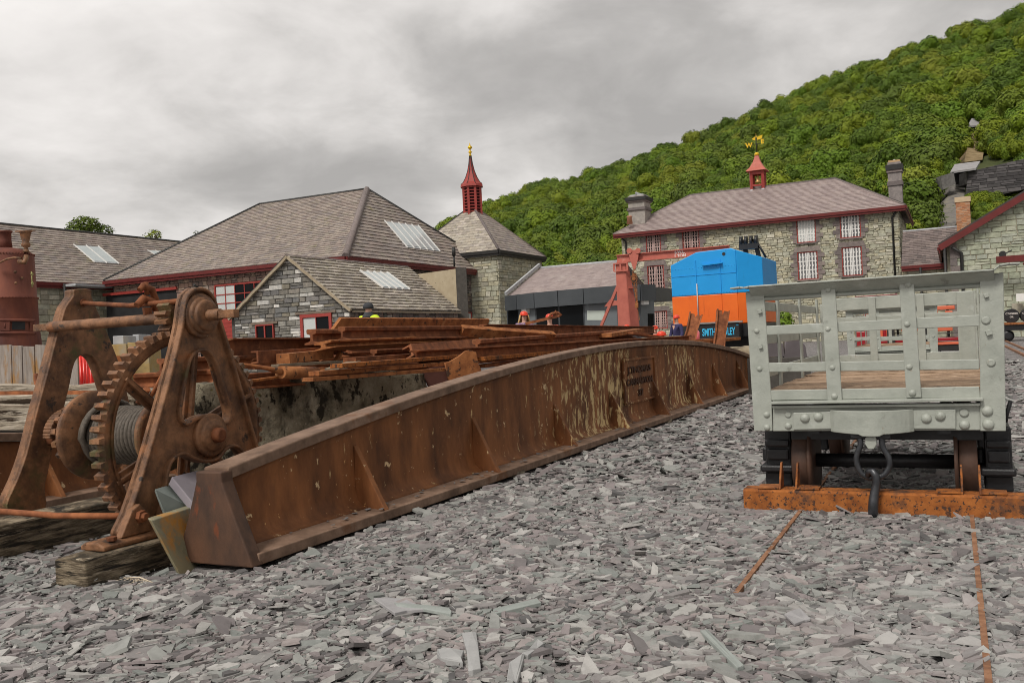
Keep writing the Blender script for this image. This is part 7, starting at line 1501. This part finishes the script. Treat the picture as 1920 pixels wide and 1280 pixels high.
# ================================================================ people
def person(px, ytop, Y, label, kind, face=(0, -1), lean=0):
    top = AT(px, ytop, Y); H_ = max(.9, top.z); s_ = H_ / 1.78; root = thing('person', label, 'person', (top.x, top.y, 0))
    f_ = V3((face[0], face[1], 0)).normalized(); sd_ = V3((-f_.y, f_.x, 0)); o_ = V3((top.x, top.y, 0))
    P_ = lambda a, b, z: o_ + (sd_ * a + f_ * b + UP * z) * s_
    def skin(name, verts, edges, rad, mt, sub=1):
        me = bpy.data.meshes.new(name); me.from_pydata([tuple(P_(*v)) for v in verts], edges, []); me.materials.append(mt); o = bpy.data.objects.new(name, me); col.objects.link(o); attach(o, root)
        md_ = o.modifiers.new('skin', 'SKIN'); md_.use_smooth_shade = True
        for i, r_ in enumerate(rad): sv_ = me.skin_vertices[0].data[i]; sv_.radius = (r_[0] * s_, r_[1] * s_) if isinstance(r_, tuple) else (r_ * s_, r_ * s_)
        me.skin_vertices[0].data[0].use_root = True
        sb_ = o.modifiers.new('sub', 'SUBSURF'); sb_.levels = sub; sb_.render_levels = sub; return o
    v = [(0, 0, .95), (0, 0, 1.15), (0, 0, 1.38), (0, 0, 1.50), (0, .01, 1.60), (0, .01, 1.70), (.19, 0, 1.42), (.27, .02, 1.15), (.27, .14, .93), (.27, .2, .86), (-.19, 0, 1.42), (-.27, .02, 1.15), (-.27, .14, .93), (-.27, .2, .86), (.10, 0, .88), (.11, .02, .5), (.11, 0, .08), (.11, .12, .03), (-.10, 0, .88), (-.11, .02, .5), (-.11, 0, .08), (-.11, .12, .03)]
    e = [(0, 1), (1, 2), (2, 3), (3, 4), (4, 5), (2, 6), (6, 7), (7, 8), (8, 9), (2, 10), (10, 11), (11, 12), (12, 13), (0, 14), (14, 15), (15, 16), (16, 17), (0, 18), (18, 19), (19, 20), (20, 21)]
    rd_ = [(.13, .09), (.12, .09), (.14, .09), .055, (.075, .085), (.07, .08), .05, .042, .032, .028, .05, .042, .032, .028, .08, .055, .04, .035, .08, .055, .04, .035]
    skin('body', v, e, rd_, skin_m, 2)
    if kind == 'hivis': v = [(a_, b_, c_ + .075) if 6 <= i_ <= 13 else (a_, b_, c_) for i_, (a_, b_, c_) in enumerate(v)]
    top_m, leg_m = {'hivis': (hivis, cloth_navy), 'navy': (cloth_navy, cloth_navy), 'red': (hard_red, cloth_dark), 'dark': (cloth_dark, cloth_dark), 'blond': (M('pattern', [(.3, .08, .12), (.2, .15, .3), (.6, .5, .4)], 30, .8, 0) if 'pattern' not in MATS else MATS['pattern'], cloth_dark)}[kind]
    skin('jacket', [v[0], v[1], v[2], (0, 0, 1.47), v[6], v[7], (.27, .13, .96), v[10], v[11], (-.27, .13, .96)], [(0, 1), (1, 2), (2, 3), (2, 4), (4, 5), (5, 6), (2, 7), (7, 8), (8, 9)], [(.16, .115), (.15, .115), (.165, .115), .07, .072, .06, .05, .072, .06, .05], top_m, 2)
    skin('trousers', [(0, 0, .93), v[14], v[15], (.11, 0, .12), v[18], v[19], (-.11, 0, .12)], [(0, 1), (1, 2), (2, 3), (0, 4), (4, 5), (5, 6)], [(.14, .11), .095, .07, .055, .095, .07, .055], leg_m, 1)
    if kind == 'hivis': mb = MB(); mb.lathe(P_(0, 0, 1.48), UP, [(0, .13 * s_), (.03 * s_, .125 * s_), (.09 * s_, .085 * s_), (.11 * s_, .08 * s_)], 16); mb.build('collar', cloth_dark, root)
    mb = MB()
    for sx in (-1, 1): mb.ball(P_(.032 * sx, .082, 1.665), .011 * s_, 6)
    mb.build('eye', dark_metal, root); mb = MB(); mb.ball(P_(0, .10, 1.635), .014 * s_, 6); mb.build('nose', skin_m, root)
    hm = {'hivis': cloth_dark, 'navy': hard_red}.get(kind, hard_red); mb = MB(); c = P_(0, .0, 1.66)
    mb.lathe(c, UP, [(0, .105 * s_), (.03 * s_, .108 * s_), (.07 * s_, .10 * s_), (.105 * s_, .07 * s_), (.12 * s_, .02 * s_)], 18)
    hmo = mb.build('cap' if kind == 'hivis' else 'helmet', hm, root); mb = MB(); mb.obox(P_(0, .13, 1.665), sd_ * .075 * s_, f_ * .05 * s_, UP * .008 * s_); mb.build('peak', hm, hmo, bevel=.01)
    if kind == 'blond':
        mb = MB()
        for k in range(40): a = rnd.uniform(-1.9, 1.9); r_ = .10; mb.tube([P_(math.sin(a) * r_, -math.cos(a) * r_, 1.68), P_(math.sin(a) * r_ * 1.35, -math.cos(a) * r_ * 1.3, 1.55), P_(math.sin(a) * r_ * (1.6 + rnd.random() * .6), -math.cos(a) * r_ * 1.5, 1.40 - rnd.random() * .05)], [.02 * s_, .018 * s_, .006 * s_], 5)
        mb.build('hair', hair_blond, root)
    return root
person(690, 567, 17.5, 'man in dark cap and yellow high visibility jacket behind the rail heap', 'hivis', (.5, .9))
person(982, 583, 20, 'person with long blond hair and red helmet before the cafe', 'blond', (.2, -1))
person(1030, 588, 19.0, 'person in red top and helmet behind the looped lever bar', 'red', (0, -1))
for x, y, Y, lb, kd in ((1126, 612, 21, 'child whose red helmet shows left of the gantry post', 'red'), (1175, 608, 22, 'tallest red helmeted child beside the gantry post', 'red'), (1186, 613, 21.5, 'child in red helmet just right of the tallest one', 'dark'), (1204, 613, 23, 'child in red helmet under the hoist chain', 'dark'), (1228, 610, 17.5, 'child in red and white helmet near the barred ground floor window', 'red')): person(x, y, Y, lb, kd, (.3, -1))
person(1268, 590, 22.0, 'adult in navy overalls and red helmet beside the blue and orange crane', 'navy', (-.8, -.5))
mb = MB(); c = AT(1240, 626, 15.5); mb.ball(c, .075, 12, (1.1, 1, .7)); mb.lathe(c - UP * .03, UP, [(0, .10), (.012, .10)], 16); mb.build('safety_helmet', hard_red, label='spare red safety helmet lying beyond the rails', cat='helmet'); 
mb = MB(); c2_ = zr(c, 0); mb.box(c.x - .3, c.x + .3, c.y - .2, c.y + .3, 0, c.z - .045); mb.build('stone_plinth', mortar, label='low stone plinth under the spare red helmet', cat='plinth')
mb = MB(); c = AT(1307, 628, 13.6); mb.lathe(zr(c, c.z - .12), UP, [(0, .04), (.16, .04), (.2, .015)], 12); mb.build('red_canister', M('canister', [(.8, .1, .12), (.75, .3, .3)], 20, .4, 0), label='small red and white canister right of the left upright rail', cat='canister')
# ---------------------------------------------------------------- larger slates in the foreground
for i, (p4, th, mt, lb) in enumerate((
    ([(866, 1185), (893, 1183), (902, 1252), (878, 1256)], .012, 'a', 'long pale slate lath pointing at the camera near the bottom centre'),
    ([(978, 1223), (1008, 1196), (1020, 1204), (990, 1227)], .010, 'a', 'short broken slate lath right of the long pale one'),
    ([(955, 1240), (985, 1222), (970, 1275), (950, 1272)], .010, 'a', 'slate lath touching the bottom edge of the picture'),
    ([(738, 1128), (745, 1136), (845, 1150), (842, 1138)], .008, 'b', 'long thin greenish slate lath lying crosswise left of centre'),
    ([(925, 1140), (930, 1149), (1015, 1128), (1008, 1120)], .010, 'b', 'thick greenish slate lath right of the crosswise one'),
    ([(1312, 1180), (1325, 1177), (1395, 1245), (1382, 1250)], .010, 'b', 'slender grey green slate splinter below the left rail'),
    ([(705, 1190), (716, 1183), (745, 1168), (740, 1176)], .008, 'c', 'narrow grey slate splinter at the lower left of centre'),
    ([(1470, 1150), (1500, 1138), (1520, 1158), (1490, 1168)], .006, 'c', 'broad flat grey slate between the two rails'),
    ([(700, 1120), (760, 1122), (800, 1140), (740, 1148)], .008, 'c', 'pale slate sliver beside the crosswise lath'),
    ([(820, 1215), (870, 1218), (868, 1240), (826, 1232)], .012, 'a', 'blocky pale slate left of the long pale lath'))):
    mm_ = {'a': M('lath_a%d' % i, [(0.310, 0.310, 0.305), (0.387, 0.387, 0.378)], 12, .6, .4, 50, bdist=.003), 'b': M('lath_b%d' % i, [(0.249, 0.275, 0.254), (0.318, 0.344, 0.323)], 12, .6, .4, 50, bdist=.003), 'c': M('lath_c%d' % i, [(0.284, 0.275, 0.280), (0.361, 0.353, 0.353)], 12, .6, .4, 50, bdist=.003)}[mt]
    rs_ = random.Random(i); p6 = []
    for k in range(4):
        a_, b_ = p4[k], p4[(k + 1) % 4]; p6.append(a_)
        if k % 2 == 0 or i % 3 == 0: t_ = rs_.uniform(.35, .65); p6.append((a_[0] + (b_[0] - a_[0]) * t_ + rs_.uniform(-4, 4), a_[1] + (b_[1] - a_[1]) * t_ + rs_.uniform(-3, 3)))
    pts = [G(x, y, .030 + .004 * (k % 2)) for k, (x, y) in enumerate(p6)]; mb = MB(); mb.prism(pts, UP * -th * 1.4); mb.build('slate_piece', mm_, bevel=.002, label=lb, cat='slate', group='larger loose slates in the foreground')
fe_ = MB(); c0_, c1_ = G(235, 1083, .03), G(288, 1092, .02); fe_.tube([c0_, c0_.lerp(c1_, .5) + UP * .012, c1_], [.002, .003, .002], 5)
for k in range(22):
    t = k / 22; p = c0_.lerp(c1_, t); fe_.tube([p, p + V3((rnd.uniform(-.03, .01), rnd.uniform(-.03, .03), rnd.uniform(-.008, .008)))], [.0018, .0006], 4)
fe_.build('frayed_fibre', M('fibre', [(.62, .52, .38), (.72, .62, .48)], 9), label='frayed pale fibre scrap lying on chippings beside the short baulk', cat='scrap')
